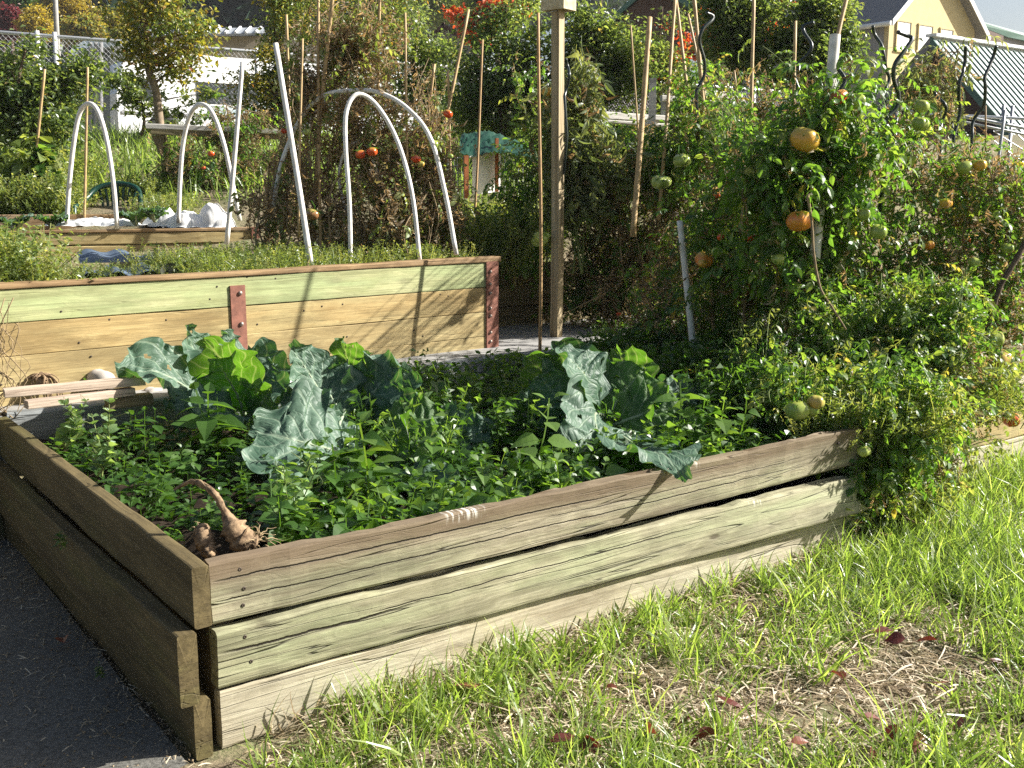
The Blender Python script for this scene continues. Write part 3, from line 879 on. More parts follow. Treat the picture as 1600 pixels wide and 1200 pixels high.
GB = 'bamboo canes and sticks propping the tomatoes'
for top, bot, r, m, lab, ex in (
    ((70, 108, 10.6), (60, 206, 10.6), 2.2, M_BAMBOO, 'short leaning cane in front of the dense shrub by the fence', .9),
    ((137, 105, 10.0), (132, 335, 10.0), 2.0, M_BAMBOO, 'thin upright cane seen through the single white hoop', .1),
    ((448, 23, 10.0), (458, 300, 10.0), 2.3, M_BAMBOO, 'straight pale cane between the leaning white pole and the withered vines', .3),
    ((500, -40, 7.6), (501, 300, 7.4), 2.4, M_BAMBOO, 'tall cane rising out of frame among withered vines, upright one of the crossing pair', .5),
    ((519, -40, 7.5), (497, 300, 7.5), 3.2, M_BAMBOO, 'thick tall cane crossing the upright cane among the withered vines', .5),
    ((596, -40, 7.7), (590, 330, 7.7), 2.4, M_BAMBOO, 'tall cane standing in the middle of the withered vines over the hoops', .3),
    ((731, 15, 8.2), (692, 200, 8.0), 2.4, M_BAMBOO, 'strongly leaning pale cane near the green tarpaulin', .9),
    ((679, 100, 8.4), (668, 195, 8.4), 2.2, M_BAMBOO, 'short thin cane just outside the end of the white hoops', .8),
    ((755, 62, 8.6), (743, 300, 8.4), 1.8, M_STICK, 'very thin dark cane in front of the green tarpaulin', .4),
    ((843, 20, 6.9), (843, 548, 6.75), 2.6, M_STICK, 'thin brown stick standing close beside the tall square post', .1),
    ((1015, 27, 7.6), (994, 300, 7.3), 4.2, M_BAMBOO, 'stout flat-cut wooden stake leaning in front of the grey rails', .3),
    ((1057, -20, 8.4), (1040, 200, 8.0), 2.6, M_BAMBOO, 'cane leaning one way, foot of a crossed pair above the grey rails', .7),
    ((1056, 0, 8.6), (1076, 150, 8.4), 2.4, M_BAMBOO, 'cane leaning the other way in the crossed pair above the grey rails', .9),
    ((1074, 22, 8.2), (1101, 145, 8.0), 2.0, M_BAMBOO, 'slender cane slanting towards the bare spiral rod', .9),
    ((1083, -15, 7.9), (1095, 135, 7.8), 3.0, M_BAMBOO, 'thick cane standing beside the bare spiral rod', 1.0),
    ((986, 40, 9.2), (995, 168, 9.2), 1.5, M_BAMBOO, 'hair-thin pale cane before the apple tree above the grey rails', .9),
    ((1179, -20, 6.6), (1170, 250, 6.4), 2.8, M_BAMBOO, 'long straight cane between two dense orchard trees', 1.2),
    ((1146, 110, 8.0), (1150, 150, 8.0), 2.0, M_BAMBOO, 'tip of a short cane over the broken white boards', .9),
    ((1243, 33, 6.0), (1238, 200, 5.9), 2.6, M_BAMBOO, 'cane beside the hooked spiral rod and the red tree', 1.1),
    ((1328, -20, 6.15), (1308, 60, 6.05), 3.4, M_BAMBOO, 'leaning cane stuck behind the thick white pipe', .7),
    ((1167, 335, 6.3), (1168, 420, 6.3), 2.4, M_ORANGE, 'reddish stick deep among the shaded tomato leaves', .6),
    ((1110, 385, 6.3), (1112, 470, 6.3), 2.4, M_BAMBOO, 'yellowish stick beside the low orange tomatoes', .5),
    ((472, 60, 7.3), (468, 300, 7.2), 1.8, M_BAMBOO, 'slim cane just beside the crossed tall canes over the hoops', .3),
    ((632, 20, 7.6), (640, 310, 7.4), 1.8, M_BAMBOO, 'slim cane between the middle tall cane and the leaning pale cane', .3),
    ((700, 110, 8.1), (703, 260, 8.0), 1.6, M_BAMBOO, 'short slim cane by the outer foot of the widest hoop', .5),
    ((1568, 172, 6.6), (1552, 320, 6.5), 2.6, M_WIRE, 'grey metal rod by the pavilion roof, beside the wire trellis', .9),
    ((1408, 165, 6.4), (1400, 270, 6.3), 1.6, M_BAMBOO, 'thin cane just under the dark gable of the pavilion', .8),
    ((1540, 165, 6.8), (1538, 260, 6.8), 1.5, M_STICK, 'thin brown stick before the ribbed roof', .9),
):
    stake('bamboo_cane', lab, 'cane', top, bot, r, m, GB, ex, nodes=(m is M_BAMBOO))
stake('white_pole', 'straight white plastic pole standing beside the second hoop', 'pole', (379, 97, 9.0), (355, 372, 8.9), 3.6, M_PVC, extra=.05, sides=10)
stake('white_pole', 'leaning white plastic pole whose foot meets the cap of the plank bed', 'pole', (431, 68, 6.75), (486, 416, 6.45), 4.4, M_PVC, sides=10)
stake('white_pole', 'slim white pole deep in the shaded tomato thicket', 'pole', (1062, 345, 6.25), (1084, 552, 6.15), 5.2, M_PVC, extra=.05, sides=10)

# thick white pipe: hollow
g = MB()
pa, pb = at(1289, 230, 5.8), at(1305, 55, 5.9)
ax = (pb - pa).normalized()
r = 8.2 * mpp(5.85)
g.tube([pa - ax * .6, pa, pa.lerp(pb, .5), pb], r, 18, cap=False)
g.tube([pb, pb - ax * .15], r * .86, 18, cap=False)
q = ax.to_track_quat('Z', 'Y').to_matrix()
g.lathe(pb, [(r, 0), (r * .86, 0.001)], 18, M=[list(x) for x in q])
tag(g.build('white_pipe', M_PVC, smooth=True, origin=pa - ax * .6), 'thick open-ended white pipe rising above the tallest tomato plant', 'pipe')


def hoop(label, pts, rpx, Y):
    P = smooth_path([at(*p) for p in pts], 48)
    g = MB(); g.tube(P, rpx * .76 * mpp(Y), 10)
    return tag(g.build('white_hoop', M_PVC, smooth=True, origin=P[0]), label, 'hoop', 'white plastic row-cover hoops')


hoop('white plastic hoop standing alone in front of the green chair', [(104, 352, 9.5), (108, 290, 9.5), (115, 225, 9.5), (124, 178, 9.5), (137, 162, 9.45), (152, 172, 9.4), (166, 215, 9.35), (177, 285, 9.3), (183, 356, 9.3)], 4.6, 9.4)
hoop('white plastic hoop straddling the bundled white fleece', [(279, 348, 9.75), (281, 290, 9.75), (286, 225, 9.75), (297, 180, 9.7), (313, 163, 9.65), (331, 175, 9.6), (349, 222, 9.55), (364, 290, 9.5), (375, 345, 9.5)], 4.4, 9.6)
hoop('widest white hoop over the withered vines, outer arch of the tangle', [(426, 330, 7.5), (440, 255, 7.5), (470, 185, 7.5), (505, 150, 7.45), (545, 142, 7.4), (590, 144, 7.3), (635, 168, 7.2), (672, 215, 7.1), (695, 300, 7.0), (713, 398, 6.9)], 4.6, 7.2)
hoop('white hoop with an upright leg at the middle of the plank bed', [(548, 412, 6.75), (546, 320, 6.8), (540, 230, 6.85), (541, 175, 6.9), (556, 148, 6.95), (580, 156, 7.0), (606, 190, 7.0), (628, 240, 6.95), (645, 310, 6.85), (656, 408, 6.8)], 4.6, 6.9)
hoop('rearmost white hoop half lost in the withered vines', [(450, 345, 7.9), (452, 270, 7.9), (470, 215, 7.9), (500, 170, 7.9), (530, 150, 7.85), (558, 190, 7.8), (576, 270, 7.75), (592, 350, 7.7)], 4.2, 7.8)
hoop('short hooped white tube leaning inside the withered vines', [(600, 345, 7.5), (596, 300, 7.5), (585, 255, 7.5), (568, 222, 7.5), (540, 235, 7.5), (530, 280, 7.5), (545, 345, 7.45)], 3.4, 7.5)

# spiral rods: real helices seen from the side
def spiral(label, pts, rpx, Y, amp=0.028):
    P = smooth_path([at(x, y, Y) for x, y in pts], 60)
    n = len(P)
    P[:, 1] += amp * np.sin(np.linspace(0, 3.0 * math.pi, n))
    tail = P[0] - (P[3] - P[0]) / np.linalg.norm(P[3] - P[0]) * .05
    low = [P[0] + np.array((0, .02, -.5)), P[0] + np.array((.02, .03, -.25))]
    P = np.vstack([low, P])
    g = MB(); g.tube(P, rpx * mpp(Y), 8)
    return tag(g.build('spiral_rod', M_SPIRAL, smooth=True, origin=P[0]), label, 'plant support', 'dark twisted tomato rods')


spiral('dark twisted rod bare against the orchard trees, beside the thick cane', [(1088, 142), (1101, 118), (1101, 95), (1092, 65), (1098, 45), (1112, 32), (1115, 24), (1104, 20)], 2.6, 7.6)
spiral('short curl of dark rod just beside the square post', [(882, 150), (888, 128), (889, 110), (884, 92)], 2.2, 7.2)
spiral('dark twisted rod with a hooked top beside the red tree', [(1253, 150), (1244, 122), (1246, 102), (1262, 85), (1266, 70), (1258, 52), (1258, 40), (1272, 35)], 2.8, 6.15)
spiral('thick dark twisted rod with a bent tip in front of the yellow house', [(1385, 185), (1403, 168), (1406, 148), (1395, 122), (1396, 100), (1412, 80), (1427, 60), (1418, 54), (1403, 50)], 3.2, 5.8500000000000005)
spiral('dark twisted rod close to the yellow house corner', [(1384, 140), (1392, 122), (1384, 105), (1378, 85), (1376, 68), (1369, 52), (1364, 41)], 2.5, 6.3500000000000005)
spiral('dark twisted rod before the ridge end of the ribbed roof', [(1490, 215), (1503, 175), (1498, 150), (1496, 130), (1505, 112), (1511, 95), (1509, 73)], 2.6, 6.3500000000000005)
spiral('dark twisted rod across the middle of the ribbed roof', [(1519, 210), (1524, 188), (1538, 165), (1537, 140), (1536, 122), (1548, 102), (1556, 85), (1557, 72)], 2.6, 6.4)
spiral('low dark twisted rod bending under the pavilion gable', [(1470, 200), (1478, 180), (1474, 165), (1466, 150), (1460, 135)], 2.4, 6.3)
spiral('dark twisted rod curling beside the hollow white pipe', [(1288, 215), (1281, 190), (1285, 170), (1318, 130), (1312, 105), (1314, 92)], 3.0, 5.7)

# tall post with a nest box
pb_ = onz(869, 526, .575)
PY = pb_.y
px_ = Vector((.8, -.6, 0)); py_ = Vector((.6, .8, 0))
pt = thing('square_post', 'tall square timber post with a stained box at its top', 'post', pb_)
g = MB()
hh = 2.42
for k in range(1):
    ws = .063
    ring = [(-1, -1), (1, -1), (1, 1), (-1, 1)]
    V, zs = [], np.linspace(0, hh, 30)
    for z in zs:
        o = pb_ + UZ * z + Vector((.004 * math.sin(z * 2.2), .003 * math.cos(z * 1.7), 0))
        for (i, j) in ring: V.append(tuple(o + px_ * i * ws / 2 + py_ * j * ws / 2 + Vector((RNG.normal(0, .0006), RNG.normal(0, .0006), 0))))
    n = len(zs)
    Q = [[a * 4 + b, a * 4 + (b + 1) % 4, (a + 1) * 4 + (b + 1) % 4, (a + 1) * 4 + b] for a in range(n - 1) for b in range(4)]
    g.add(np.array(V), [np.array(Q), np.array([[0, 2, 1], [0, 3, 2], [4 * n - 4, 4 * n - 3, 4 * n - 2], [4 * n - 4, 4 * n - 2, 4 * n - 1]])])
# timber is drawn along local x: turn the grain upright
m, nt, b = newmat('upright_post_grain')
v = coords(nt, 'Object', (40, 40, 1.2))
f = noise(nt, v, 1.0, 8, .65, .3)
col = ramp(nt, f, [(.3, (.18, .13, .07)), (.52, (.36, .285, .17)), (.7, (.52, .44, .30))])
nt.links.new(col, b.inputs['Base Color']); b.inputs['Roughness'].default_value = .8; b.inputs['Specular IOR Level'].default_value = .25
bump(nt, b, f, .4, .004)
M_POSTG = m
g.build('post', M_POSTG, pt)
bx = thing('nest_box', 'stained cream box fixed to the top of the square post', 'box', pb_ + UZ * 2.4)
zb = at(870, 17, PY).z
g = MB()
g.box(pb_ + UZ * (zb - pb_.z + .13) - py_ * .065, px_, py_, UZ, .185, .018, .26)
g.box(pb_ + UZ * (zb - pb_.z + .13) + py_ * .065 - px_ * .0, px_, py_, UZ, .185, .018, .26)
g.box(pb_ + UZ * (zb - pb_.z + .13) - px_ * .084, px_, py_, UZ, .018, .11, .26)
g.box(pb_ + UZ * (zb - pb_.z + .13) + px_ * .084, px_, py_, UZ, .018, .11, .26)
g.build('side_panel', M_SIGNB, bx)
g = MB(); g.box(pb_ + UZ * (zb - pb_.z + .268), px_, py_, UZ, .24, .20, .018); g.build('lid', M_SIGNB, bx)
g = MB(); g.tube(smooth_path([pb_ + UZ * (zb - pb_.z - .005) + px_ * .02 - py_ * .045, pb_ + UZ * (zb - pb_.z - .012) - px_ * .06 - py_ * .05, pb_ + UZ * (zb - pb_.z - .03) - px_ * .115 - py_ * .04, pb_ + UZ * (zb - pb_.z - .09) - px_ * .118 - py_ * .03], 16), .004, 6)
tag(g.build('bracket', M_WIRE, bx, smooth=True))

# ------------------------------------------------------------------ small things near the beds
def fleece(label, blobs, seed, name='fleece_cover'):
    """crumpled cloth heap: blobs = (px, py, Y, rx, rz) humps over a base line"""
    r = np.random.default_rng(seed)
    c = [at(b[0], b[1], b[2]) for b in blobs]
    base = min(p.z - b[4] for p, b in zip(c, blobs))
    x0 = min(p.x - b[3] * 1.1 for p, b in zip(c, blobs)); x1 = max(p.x + b[3] * 1.1 for p, b in zip(c, blobs))
    yc = sum(p.y for p in c) / len(c)
    n, mm = 150, 60
    Gm = np.zeros((mm, n, 3))
    ph = r.uniform(0, 6, 12); am = r.uniform(.3, 1, 12); fr = r.uniform(12, 55, 12); an = r.uniform(-1.2, 1.2, 12)
    dep = max(b[3] for b in blobs) * .8
    for i in range(mm):
        for j in range(n):
            x = x0 + (x1 - x0) * j / (n - 1); y = yc + dep * (i / (mm - 1) * 2 - 1)
            h = 0
            for p, b in zip(c, blobs):
                d = ((x - p.x) / b[3]) ** 2 + ((y - yc) / (dep * .95)) ** 2
                h = max(h, 2 * b[4] * max(0, 1 - d) ** .62)
            wr = sum(a * abs(math.sin(f * (x * math.cos(t) + y * math.sin(t)) + q)) for a, f, t, q in zip(am, fr, an, ph)) / 12
            Gm[i, j] = (x + .012 * math.sin(40 * y), y, base + h * (.80 + .38 * wr) + .016 * wr + .003 * math.sin(45 * x + 31 * y + 3 * math.sin(25 * y)))
    g = MB(); g.grid(Gm)
    return tag(g.build(name, M_FABRIC, smooth=True, origin=(c[0].x, yc, base)), label, 'cloth')


fleece('bunched white fleece heap at the foot of the second hoop', [(332, 332, 9.9, .13, .115), (290, 340, 9.9, .16, .075), (312, 345, 9.9, .2, .06), (345, 343, 9.9, .12, .07)], 1)
fleece('low crumpled white fleece behind the young cabbages', [(262, 335, 10.0, .12, .085), (240, 345, 9.9, .12, .05), (272, 346, 9.9, .12, .05)], 2)
fleece('flat strip of dirty fleece on the low plank bed behind the single hoop', [(150, 346, 9.7, .25, .035), (110, 349, 9.6, .25, .025), (185, 347, 9.7, .2, .03)], 3)
fleece('white plastic sheet on the ledge between two cabbages', [(432, 592, 5.75, .075, .05), (448, 600, 5.72, .05, .03), (415, 603, 5.72, .05, .03)], 4, 'plastic_sheet')

# planks and stones on the ledge behind the bed
LZ = .578
def ledge(px, py, s, z=LZ):
    p = onz(px, py, z); return p
def plank(label, pxa, pya, za, pxb, pyb, zb_, w, t, mat, seed):
    a, b = onz(pxa, pya, za), onz(pxb, pyb, zb_)
    d = b - a; L = d.length; d.normalize()
    n = UZ.cross(d).normalized(); u = d.cross(n)
    o = board('loose_plank', a, d, n, u, L, w, t, mat, seed=seed, bev=.004)
    return tag(o, label, 'plank', 'loose planks on the ledge')


plank('bleached plank lying uppermost on the ledge behind the cabbages', 8, 622, .70, 228, 602, .70, .07, .035, M_PALE, 70)
plank('reddish bleached plank lying under the topmost plank on the ledge', 45, 640, .655, 212, 618, .655, .06, .035, M_PALE, 71)
plank('short square timber offcut with a dark red end on the ledge', 170, 640, .60, 240, 632, .60, .07, .05, M_OLD, 72)


def stone(label, px, py, Y, r, flat, mat, seed, name='stone', cat='stone'):
    q = np.random.default_rng(seed)
    c = at(px, py, Y)
    g = MB()
    bm_n, bm_m = 14, 18
    Gs = np.zeros((bm_n, bm_m + 1, 3))
    k = q.normal(0, 1, (4, 3)); ph = q.uniform(0, 6, 4)
    for i in range(bm_n):
        for j in range(bm_m + 1):
            th = math.pi * i / (bm_n - 1); f = 2 * math.pi * (j % bm_m) / bm_m
            d = np.array((math.sin(th) * math.cos(f), math.sin(th) * math.sin(f), math.cos(th)))
            rr = r * (1 + .14 * sum(math.sin(2.2 * (k[a] @ d) + ph[a]) for a in range(4)))
            Gs[i, j] = (c.x + d[0] * rr, c.y + d[1] * rr, c.z + d[2] * rr * flat)
    g.grid(Gs)
    return tag(g.build(name, mat, smooth=True, origin=(c.x, c.y, c.z)), label, cat)


stone('pale pointed stone resting on the ledge planks', 160, 592, 5.35, .055, .9, M_STONE, 1)
stone('grey stone tucked under the drooping cabbage leaf on the ledge', 238, 620, 5.5, .05, .9, M_STONE, 2)

# withered root clump hanging over the ledge planks
rt = thing('withered_root', 'withered brown root clump with hanging rootlets on the ledge planks', 'root', at(65, 590, 5.15))
cc = at(65, 588, 5.15)
g = MB()
q = np.random.default_rng(5)
g.lathe(cc - UZ * .03, [(.001, -.035), (.022, -.03), (.03, -.01), (.024, .02), (.014, .045), (.001, .055)], 10, lobes=3, la=.2)
for i in range(26):
    a = q.uniform(0, 6.28); L = q.uniform(.10, .26)
    P = [cc]
    dx = Vector((math.cos(a), math.sin(a) * .5, 0))
    for k in range(1, 7):
        t = k / 6
        P.append(cc + dx * L * .55 * math.sin(t * 1.6) + UZ * (.03 * math.sin(t * 3) - L * t * t) + Vector((q.normal(0, .006), q.normal(0, .006), 0)))
    g.tube(P, np.linspace(.006, .0015, 7) * q.uniform(.6, 1.4), 5)
g.build('root', M_ROOT, rt, smooth=True)
dv = thing('withered_vine', 'pale dry vine stems trailing down at the edge of the plank bed', 'dead plant', at(8, 560, 5.0))
g = MB()
for i in range(22):
    x = q.uniform(-25, 30)
    P = [at(x + q.normal(0, 8) + k * q.normal(0, 3), 485 + q.uniform(-20, 40) * (k == 0) + k * 28, 5.0 - .02 * k + q.normal(0, .02)) for k in range(7)]
    g.tube(smooth_path(P, 18), q.uniform(.001, .003), 4)
g.build('stem', M_DSTEM, dv, smooth=True)

# dug-up roots on the near corner
def dugroot(label, pts, radii, hair, seed, cat='root'):
    q = np.random.default_rng(seed)
    P = smooth_path(pts, 30)
    R = np.interp(np.linspace(0, 1, 30), np.linspace(0, 1, len(radii)), radii)
    o = thing('dug_up_root', label, cat, P[0])
    g = MB(); g.tube(P, R * (1 + .12 * q.normal(0, 1, 30)), 12); 
    for v in g.v: v += q.normal(0, .0022, v.shape)
    g.build('root', M_ROOT, o, smooth=True)
    if hair:
        g = MB()
        for i in range(hair):
            a = q.normal(0, 1, 3); a /= np.linalg.norm(a)
            s = P[0] + a * R[2] * .8
            L = q.uniform(.03, .075)
            c = [s + a * L * t + np.array((0, 0, -.03 * t * t)) + q.normal(0, .005, 3) * t + np.array(((.03 * math.sin(i) * t * t), 0, 0)) for t in np.linspace(0, 1, 7)]
            g.tube(c, np.linspace(.0022, .0006, 7), 4)
        g.build('rootlet_hair', M_DSTEM, o, smooth=True)
    return o


YR = 3.12
dugroot('muddy knobbly dug-up root with a long curling tail on the bed corner', [at(402, 848, YR), at(378, 842, YR), at(366, 828, YR), at(354, 805, YR + .02), at(338, 776, YR + .03), at(318, 757, YR + .05), at(296, 753, YR + .07), at(272, 765, YR + .08)], [.02, .047, .036, .013, .0095, .008, .006, .003], 34, 3)
dugroot('stubby ringed dug-up root lying beside the curling one', [at(312, 826, YR + .03), at(318, 838, YR), at(324, 858, YR - .03), at(330, 872, YR - .06)], [.018, .027, .024, .012], 8, 4)

# blue-grey sheet and black edging in the back bed
g = MB()
P0, P1, P2, P3 = at(130, 432, 6.5), at(258, 424, 6.5), at(270, 396, 7.9), at(120, 392, 7.9)
GG = [[tuple(P0.lerp(P1, i / 20).lerp(P3.lerp(P2, i / 20), j / 12) + UZ * (.018 * math.sin(i * .9 + j * .5) + .012 * math.sin(i * .35 - j * 1.1))) for i in range(21)] for j in range(13)]
g.grid(np.array(GG)); tag(g.build('plastic_sheet', M_BTARP, smooth=True, origin=P0), 'dull blue plastic sheet spread behind the plank bed', 'sheet')
g = MB()
top = smooth_path([at(250, 430, 6.35), at(258, 413, 6.4), at(300, 409, 6.45), at(345, 412, 6.45), at(375, 418, 6.4), at(400, 424, 6.3)], 40)
GG = np.array([top + np.array((0, .01 * k, -.05 * k)) for k in range(4)] + [top + np.array((0, .01 * 3 - .012, -.15))] + [top + np.array((0, .01 * k - .012, -.05 * k)) for k in (2, 1, 0)])
g.grid(GG); tag(g.build('edging_strip', M_EDGE, smooth=True, origin=top[0]), 'curved black plastic edging standing up behind the cap board', 'edging')

# green plastic chair behind the hoops
cy = 10.5
cx0, cx1 = at(140, 300, cy), at(226, 300, cy)
zt = at(185, 287, cy).z
cc = (cx0 + cx1) / 2; cw = (cx1 - cx0).length
ch = thing('garden_chair', 'dark green plastic garden chair with a slatted round back', 'chair', (cc.x, cc.y, zt - .85))
P = smooth_path([Vector((cx0.x - .01, cy - .22, zt - .19)), Vector((cx0.x + .01, cy - .1, zt - .13)), Vector((cx0.x + .08, cy + .0, zt - .04)), Vector((cc.x, cy + .04, zt)), Vector((cx1.x - .08, cy + .0, zt - .04)), Vector((cx1.x - .01, cy - .1, zt - .16)), Vector((cx1.x + .01, cy - .2, zt - .30)), Vector((cx1.x, cy - .2, zt - .45))], 44)
g = MB(); g.tube(P, .026, 8); g.build('back_rim', M_CHAIR, ch, smooth=True)
for i in range(7):
    u = (i + .5) / 7
    x = cx0.x + .06 + (cw - .12) * u
    ztop = zt - .05 * abs(u - .5) * 2 - .02
    g = MB(); g.tube(smooth_path([Vector((x, cy + .02, ztop)), Vector((cc.x + (x - cc.x) * .82, cy + .0, zt - .2)), Vector((cc.x + (x - cc.x) * .7, cy - .06, zt - .42))], 10), .014, 6)
    g.build('back_slat', M_CHAIR, ch, smooth=True)
g = MB(); g.box((cc.x, cy - .28, zt - .43), (1, 0, 0), (0, 1, 0), (0, 0, 1), .42, .44, .03); g.build('seat', M_CHAIR, ch)
for sx_ in (-1, 1):
    for sy in (-.48, -.06):
        g = MB(); g.tube([(cc.x + sx_ * .2, cy + sy, zt - .44), (cc.x + sx_ * .24, cy + sy, zt - .85)], [.022, .016], 6); g.build('leg', M_CHAIR, ch)
    if sx_ < 0:
        g = MB(); g.tube([(cx0.x, cy - .22, zt - .19), (cx0.x + .01, cy - .42, zt - .21), (cx0.x + .03, cy - .48, zt - .44)], [.024, .024, .018], 6); g.build('armrest', M_CHAIR, ch, smooth=True)

# tall grey planter rail with a post behind the hoops
rl = thing('plank_trellis', 'grey plank rail on posts behind the second hoop and tomato tangle', 'trellis', at(252, 330, 11.0))
for (x0, y0, x1, y1, h, n_) in ((228, 201, 482, 211, .05, 'rail'), (236, 210, 470, 219, .10, 'rail'), (268, 303, 420, 306, .10, 'lower_board')):
    a, b = at(x0, y0, 11.0), at(x1, y1, 11.4)
    d = b - a; L = d.length; d.normalize(); n = UZ.cross(d).normalized()
    board(n_, a + n * (.0 if h < .08 else .02), d, n, d.cross(n), L, .05, h, M_GREYPALE if h < .08 else M_OLD, rl, seed=80 + x0)
for px in (252, 440):
    g = MB(); a = at(px, 205, 11.12)
    g.box((a.x, a.y + .06, a.z - .45), (1, 0, 0), (0, 1, 0), (0, 0, 1), .06, .05, .9); g.build('post', M_OLD, rl)
g = MB()
pA, pB_ = at(228, 199, 11.1), at(300, 204, 11.1)
g.prism([at(236, 212, 11.08), at(254, 250, 11.08), at(254, 212, 11.08)], (0, .03, 0)); g.build('brace', M_OLD, rl)

# green tarpaulin on a wire-sided compost bin
cb = thing('compost_bin', 'wire-sided compost bin with rusty orange posts and a white panel', 'bin', at(745, 300, 9.6))
g = MB(); a, b, c, d = at(738, 247, 9.5), at(778, 236, 9.7), at(778, 300, 9.7), at(738, 304, 9.5)
g.prism([a, b, c, d], (0.02, .05, 0)); g.build('white_panel', M_BOXW, cb)
g = MB(); g.prism([at(734, 247, 9.45), at(780, 235, 9.68), at(780, 232, 9.68), at(734, 244, 9.45)], (0.02, .09, 0)); g.build('top_rail', M_GREYPALE, cb)
for (x, y0, y1, Y, wpx) in ((728, 243, 310, 9.4, 7), (776, 216, 300, 9.62, 5)):
    g = MB(); a, b = at(x, y1, Y), at(x + .5, y0, Y); wv = wpx * mpp(Y)
    g.box((a + b) / 2, (.9, .3, 0), (-.3, .9, 0), (0, 0, 1), wv, wv, (b - a).length); g.build('post', M_ORANGE, cb)
g = MB()
for i in range(6):
    g.tube([at(700 + i * 5, 246, 9.4), at(700 + i * 5, 312, 9.4)], .0035, 4)
for i in range(6):
    g.tube([at(698, 248 + i * 12, 9.4), at(728, 246 + i * 12, 9.4)], .0035, 4)
for i in range(8):
    g.tube([at(782 + i * 7, 242, 9.9), at(782 + i * 7, 300, 9.9)], .0035, 4)
for i in range(5):
    g.tube([at(780, 245 + i * 12, 9.9), at(836, 250 + i * 12, 9.9)], .0035, 4)
g.build('wire_mesh', M_WIRE, cb)
g = MB()
ctrl = [[(718, 240), (738, 244), (760, 239), (790, 238), (815, 244), (842, 252)], [(719, 222), (738, 221), (760, 222), (785, 226), (812, 232), (840, 243)], [(721, 210), (738, 208), (760, 206), (785, 213), (810, 222), (838, 236)], [(724, 212), (742, 210), (763, 210), (788, 216), (812, 225), (838, 238)]]
rows = []
for k, rw_ in enumerate(ctrl):
    rows.append(smooth_path([at(x, y, 9.45 + .28 * k) + Vector((0, 0, 0)) for x, y in rw_], 36))
rows = np.array(rows)
fine = np.array([smooth_path(rows[:, j], 16) for j in range(36)]).transpose(1, 0, 2)
fine[:, :, 2] += RNG.normal(0, .008, fine.shape[:2])
fine[:, :, 1] += RNG.normal(0, .012, fine.shape[:2])
g.grid(fine); tag(g.build('tarpaulin', M_TARP, smooth=True, origin=fine[0, 0]), 'crumpled green tarpaulin thrown over the compost bin', 'tarpaulin')

# grey rails of far planting frames
gr = thing('plank_barrier', 'grey weathered plank frame with a post behind the stout wooden stake', 'frame', at(980, 235, 10.5))
for (x0, y0, Y0, x1, y1, Y1, t, h) in ((925, 184, 10.2, 1075, 194, 10.9, .05, .07), (925, 190, 10.0, 1078, 200, 10.5, .12, .03), (905, 229, 10.1, 1028, 236, 10.5, .06, .05), (930, 240, 10.2, 1026, 246, 10.4, .05, .05), (1020, 187, 10.6, 1180, 200, 11.3, .06, .05)):
    a, b = at(x0, y0, Y0), at(x1, y1, Y1)
    d = b - a; L = d.length; d.normalize(); n = UZ.cross(d).normalized()
    board('rail', a, d, n, d.cross(n), L, t, h, M_GREYPALE, gr, seed=90 + x0 % 50)
g = MB(); a = at(1017, 225, 10.3); b = at(1021, 122, 10.3); g.box((a + b) / 2, (1, 0, 0), (0, 1, 0), (0, 0, 1), .062, .05, (b - a).length); g.build('post', M_GREYPALE, gr)
g = MB(); a = at(912, 165, 10.6); b = at(913, 122, 10.6); g.box((a + b) / 2, (1, 0, 0), (0, 1, 0), (0, 0, 1), .03, .03, (b - a).length); g.build('post', M_OLD, gr)
g2 = thing('plank_barrier', 'bright white-edged plank frame below the orchard tree with scarlet leaves', 'frame', at(1130, 200, 11.2))
for (x0, y0, x1, y1, h) in ((1035, 158, 1165, 165, .06), (1108, 150, 1168, 156, .07), (1110, 163, 1168, 168, .04)):
    a, b = at(x0, y0, 11.2), at(x1, y1, 11.6)
    d = b - a; L = d.length; d.normalize(); n = UZ.cross(d).normalized()
    board('rail', a + n * (.06 if x0 == 1108 else 0), d, n, d.cross(n), L, .05, h, M_GREYPALE, g2, seed=95 + y0 % 7)
for x in (1038, 1126):
    g = MB(); a = at(x, 200, 11.3); b = at(x, 152, 11.3); g.box((a + b) / 2 + Vector((0, .07, 0)), (1, 0, 0), (0, 1, 0), (0, 0, 1), .05, .05, (b - a).length); g.build('post', M_GREYPALE, g2)

# wire trellis before the pavilion
wt = thing('wire_trellis', 'grey metal trellis with wires in front of the pavilion gable', 'trellis', at(1560, 300, 7.4))
g = MB()
for (x0, y0, x1, y1, r) in ((1380, 158, 1610, 202, .010), (1385, 165, 1610, 212, .008), (1440, 178, 1610, 186, .010)):
    g.tube([at(x0, y0, 7.6), at(x1, y1, 7.0)], r, 6)
g.build('rail', M_FENCE, wt, smooth=True)
for x in (1402, 1568, 1582):
    g = MB(); g.tube([at(x, 165, 7.35), at(x - 12, 330, 7.2)], .011, 6); g.build('upright', M_WIRE, wt, smooth=True)
g = MB()
for (x0, y0, x1, y1) in ((1555, 205, 1610, 200), (1553, 220, 1610, 262), (1585, 205, 1610, 230), (1552, 205, 1600, 235)):
    g.tube([at(x0, y0, 7.2), at(x1, y1, 7.2)], .004, 5)
g.build('wire', M_WIRE, wt)

# blue feeder on a thin rod
bf = thing('bird_feeder', 'small light blue dish on a thin rod among the orchard trees', 'feeder', at(583, 150, 13))
g = MB(); g.tube([at(583, 150, 13), at(584, 88, 13)], .008, 5); g.build('rod', M_WIRE, bf)
g = MB(); g.lathe(at(585, 86, 13), [(.001, -.02), (.06, -.02), (.085, .03), (.075, .035), (.001, .04)], 14); g.build('dish', M_BLUE, bf, smooth=True)

